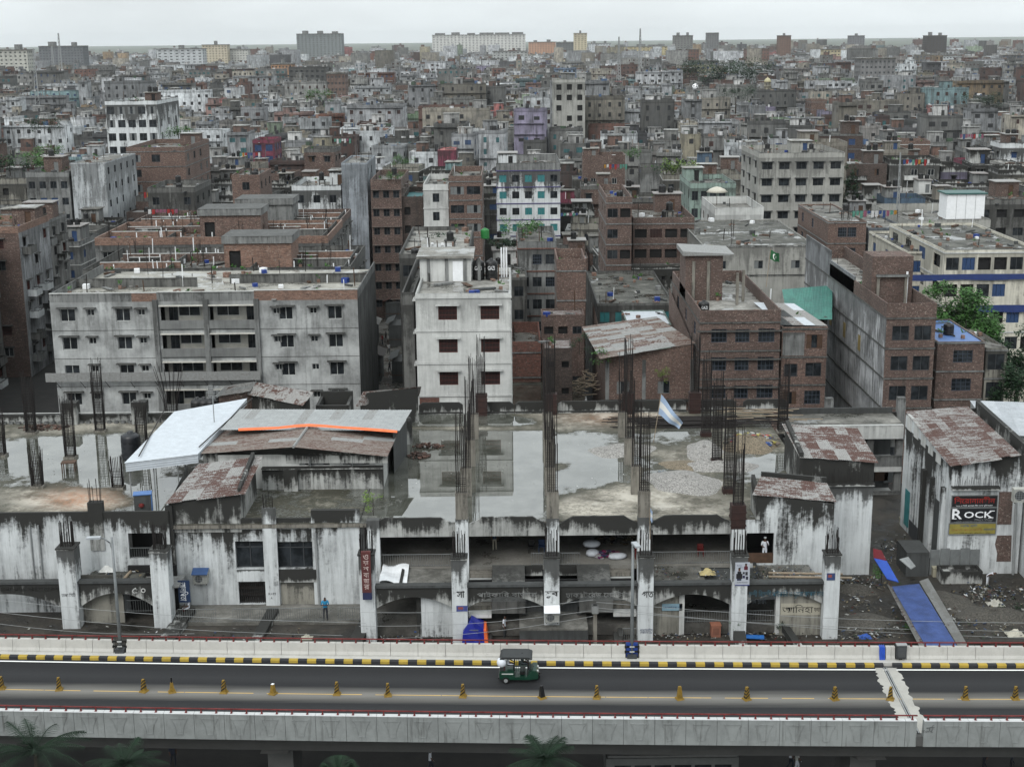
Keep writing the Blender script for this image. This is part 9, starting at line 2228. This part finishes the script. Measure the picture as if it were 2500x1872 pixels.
# floodlight cage on the awning, umbrella, radio masts
p = at_z(463, 915, 15.4); c = empty('floodlight', p, 0, 'square wire-caged floodlight on a pole above the white awning', 'floodlight'); k = MB(); k.tube((0, 0, -.3), (0, 0, 2.2), .04, 6); k.build('pole', MT['greyp'], c); k = MB();
for x in (-.4, -.13, .13, .4):
 k.tube((x, -.3, 2.2), (x, -.3, 3.0), .015, 4); k.tube((x, .3, 2.2), (x, .3, 3.0), .015, 4)
for z in (2.2, 2.6, 3.0): k.tube((-.4, -.3, z), (.4, -.3, z), .015, 4); k.tube((-.4, .3, z), (.4, .3, z), .015, 4); k.tube((-.4, -.3, z), (-.4, .3, z), .015, 4); k.tube((.4, -.3, z), (.4, .3, z), .015, 4)
k.build('cage', MT['greyp'], c)
q = at_y(1549, 408, 224); c = empty('parasol', (q.x, 224, q.z-2.6), 0, 'cream parasol on the terrace of the mint arcade house', 'parasol'); k = MB(); k.tube((0, 0, 0), (0, 0, 2.8), .05, 6); k.build('pole', MT['wood'], c); k = MB(); k.lathe([(1.7, 2.1), (1.2, 2.55), (.5, 2.85), (.05, 2.95)], 14); k.build('canopy', flat((.5, .48, .42), .7), c, True)
for px, yt, yb, Y, lab in ((1337, 80, 118, 900, 'lattice radio mast left of the grey stepped tower'), (1383, 62, 100, 1000, 'thin tall mast above the pale yellow flats'), (126, 72, 100, 900, 'thin mast on the dark grey office block'), (112, 100, 108, 880, 'dish tower at the far left'), (72, 105, 125, 640, 'mast behind the banded flats'), (1945, 330, 430, 225, 'lattice mast before the dark right houses')):
 t_ = at_y(px, yt, Y); b0 = at_y(px, yb, Y); w = max(.25, Y*.0011); k = MB(); c = empty('radio_mast', (t_.x, Y, 0), 0, lab, 'mast')
 H2 = t_.z; n = 14
 for sx_, sy_ in ((-1, -1), (1, -1), (0, 1)): k.tube((sx_*w*2, sy_*w*2, 0), (sx_*w*.25, sy_*w*.25, H2), w*.22, 4)
 for i in range(n):
  z0, z1 = H2*(.4+.6*i/n), H2*(.4+.6*(i+1)/n); f0 = 2-1.75*z0/H2; f1 = 2-1.75*z1/H2; k.tube((-w*f0, -w*f0, z0), (w*f1, -w*f1, z1), w*.12, 3); k.tube((w*f0, -w*f0, z0), (0, w*f1, z1), w*.12, 3)
 k.build('lattice', MT['greyp'], c)
# mosque dome, football on a roof
q = at_y(1658, 182, 640); c = empty('mosque', (q.x, 640, 0), 0, 'small mosque with pale yellow dome and open lantern', 'mosque'); k = MB(); k.lathe([(3.2, 0), (3.2, q.z-2)], 10); k.build('drum', COLR['cream'], c)
k = MB(); k.lathe([(3.4, q.z-2), (3.5, q.z-1.6), (3.0, q.z-1.5), (3.0, q.z-1.4)], 16); k.build('cornice', COLR['cream'], c); k = MB()
for i in range(8): a_ = i*math.pi/4; k = MB(); k.box(2.6*math.cos(a_)-.25, 2.6*math.sin(a_)-.25, q.z-1.4, 2.6*math.cos(a_)+.25, 2.6*math.sin(a_)+.25, q.z+1.6); k.build('lantern_post', COLR['cream'], c)
k = MB(); k.lathe([(3.0, q.z+1.6), (3.1, q.z+2.2), (2.7, q.z+3.6), (1.6, q.z+4.8), (.4, q.z+5.4), (.1, q.z+6.4)], 16); k.build('dome', flat((.45, .42, .28), .6), c, True); c.scale = (.5, .5, .5); c.location.z = q.z*.5
q = at_y(1502, 188, 420); c = empty('football_tank', (q.x, 420, q.z), 0, 'round white roof tank painted like a football', 'water tank'); me_ = bpy.data.meshes.new('ball'); bm_ = bmesh.new(); bmesh.ops.create_icosphere(bm_, subdivisions=2, radius=.95); bm_.to_mesh(me_); bm_.free(); me_.materials.append(MT['whitep']); me_.materials.append(MT['blackp']);
for pl2 in me_.polygons:
 pl2.use_smooth = True
 pl2.material_index = 1 if (math.sin(pl2.center.x*5.2)*math.sin(pl2.center.y*5.2+1)*math.sin(pl2.center.z*5.2+.5)) > .22 else 0
put('ball', me_, c); k = MB(); k.tube((0, 0, -4), (0, 0, -.9), .5, 8); k.build('stand', MT['grey'], c)
# laundry
LCOL = [(.3, .03, .03), (.5, .5, .5), (.35, .2, .03), (.04, .08, .2), (.25, .1, .15), (.1, .25, .2)]
for i, (px, py, Y, n, lab) in enumerate(((1890, 455, 207, 12, 'row of bright washing on the mesh-window brick block'), (358, 415, 247, 14, 'washing along the roof of the grey house with pots'), (352, 452, 205, 8, 'grey and red washing on the rear estate roof'), (1230, 460, 262, 6, 'white cloth drying right of the teal-shutter block'), (1330, 355, 300, 9, 'coloured washing above the teal-shutter block'), (1980, 345, 262, 9, 'orange washing left of the right dark houses'), (2100, 290, 300, 9, 'washing on a far right roof'), (540, 330, 300, 8, 'washing beside the magenta house'), (740, 300, 320, 7, 'washing on a roof above the blank tower'))):
 q = at_y(px, py, Y); c = empty('washing_line', (q.x, q.y, q.z-1.6), 0, lab, 'washing'); rng = random.Random(i+5); w = n*.55
 k = MB(); k.tube((-w/2, 0, 1.6), (w/2, 0, 1.6), .02, 4); k.tube((-w/2, 0, 0), (-w/2, 0, 1.7), .04, 4); k.tube((w/2, 0, 0), (w/2, 0, 1.7), .04, 4); k.build('line', MT['iron'], c)
 for j in range(n):
  x_ = -w/2+j*.55+.05; hh_ = rng.uniform(.5, 1.2); k = MB(); k.quad((x_, -.03, 1.6-hh_), (x_+.42, .05, 1.6-hh_+.1), (x_+.42, 0, 1.6), (x_, 0, 1.6)); k.build('garment', flat(rng.choice(LCOL), .8), c)
bpy.data.scenes.remove(TMPS)
# lane stalls: sheets and awnings along both sides
LR = random.Random(12)
LN = ['grey tin awning', 'rusty tin awning', 'charcoal sheet awning', 'dull grey awning', 'dark sheet awning', 'black iron awning']
LM = ['zincg', 'rust2', 'dgrey', 'grey2', 'dgrey', 'iron']
PLC = ['nearest', 'second', 'third', 'fourth', 'fifth', 'farthest']
for i in range(1, 6, 2):
 for sd_, px0 in (('left', 812), ('right', 862)):
  Yl = 176+i*11+LR.uniform(-2, 2); X0 = X_at(px0 - 3*i, 780, Yl); z = LR.uniform(2.6, 4.0); dx = 1.3 if sd_ == 'left' else -1.3; j = LR.randrange(6)
  k = MB(); slab_quad([(X0, Yl, z+.5), (X0+dx, Yl, z), (X0+dx, Yl+5, z), (X0, Yl+5, z+.5)], .05, mb=k)
  k.build('awning', MT[LM[j]] if LM[j] else MT['dgrey'], label='%s over the %s stall on the %s of the lane' % (LN[j], PLC[i], sd_), cat='awning')
  c = empty('stall', (X0-dx*.3, Yl+2, 0), 0, '%s dark shop stall on the %s side of the lane' % (PLC[i], sd_), 'stall')
  k = MB(); k.box(-1.2, -2, 0, 1.2, 2.6, z-.2); k.build('stall_wall', MT['dgrey'], c); k = MB(); k.box(-1.25, -2.05, 1.0, 1.25, -1.9, 1.1); k.build('counter', MT['wood'], c)
k = MB(); n = 12
for i in range(n):
 ya, yb_ = 166+i*8, 174+i*8; k.quad((X_at(808, 780, ya), ya, .02), (X_at(868, 780, ya), ya, .02), (X_at(868, 780, yb_), yb_, .02), (X_at(808, 780, yb_), yb_, .02))
k.build('lane', slab((.085, .08, .07), amt=.6, wet=.5, light=(.13, .125, .115), scale=.3), kind='structure')
k = MB(); k.box(X_at(1100, 850, 150), 147.5, 0, X_at(1262, 850, 160), 163, 5.6); k.build('flooded_yard', slab((.06, .06, .05), amt=.8, wet=1.6, light=(.12, .12, .1)), kind='structure')
k = MB(); c = at_z(1255, 835, 5.8)
for i in range(70):
 p = c+Vector((LR.uniform(-3, 2.5), LR.uniform(-4, 5), LR.uniform(0, .7))); a_ = LR.uniform(0, 3.1); L_ = LR.uniform(.8, 2.6); k.tube(p, p+Vector((L_*math.cos(a_), L_*math.sin(a_), LR.uniform(-.3, .5))), .05, 4)
o = k.build('brush_pile', MT['woodl'], label='tangled heap of pale branches and planks beside the flooded yard', cat='branches')
# ================================================================== haze
hz = MB(); hz.box(-13900, -150, -1.0, 13900, 15900, 120.0)
hm = bpy.data.materials.new('haze'); hm.use_nodes = True; hm.cycles.homogeneous_volume = True
ht = hm.node_tree; ht.nodes.clear()
ho = ht.nodes.new('ShaderNodeOutputMaterial'); hv = ht.nodes.new('ShaderNodeVolumePrincipled')
hv.inputs['Color'].default_value = (0.94, 0.98, 1.0, 1); hv.inputs['Density'].default_value = 0.00004; hv.inputs['Anisotropy'].default_value = 0.2
hv.inputs['Density Attribute'].default_value = ''; hv.inputs['Color Attribute'].default_value = ''; hv.inputs['Temperature Attribute'].default_value = ''
ht.links.new(hv.outputs[0], ho.inputs['Volume'])
haze = hz.build('haze', hm, kind='stuff')
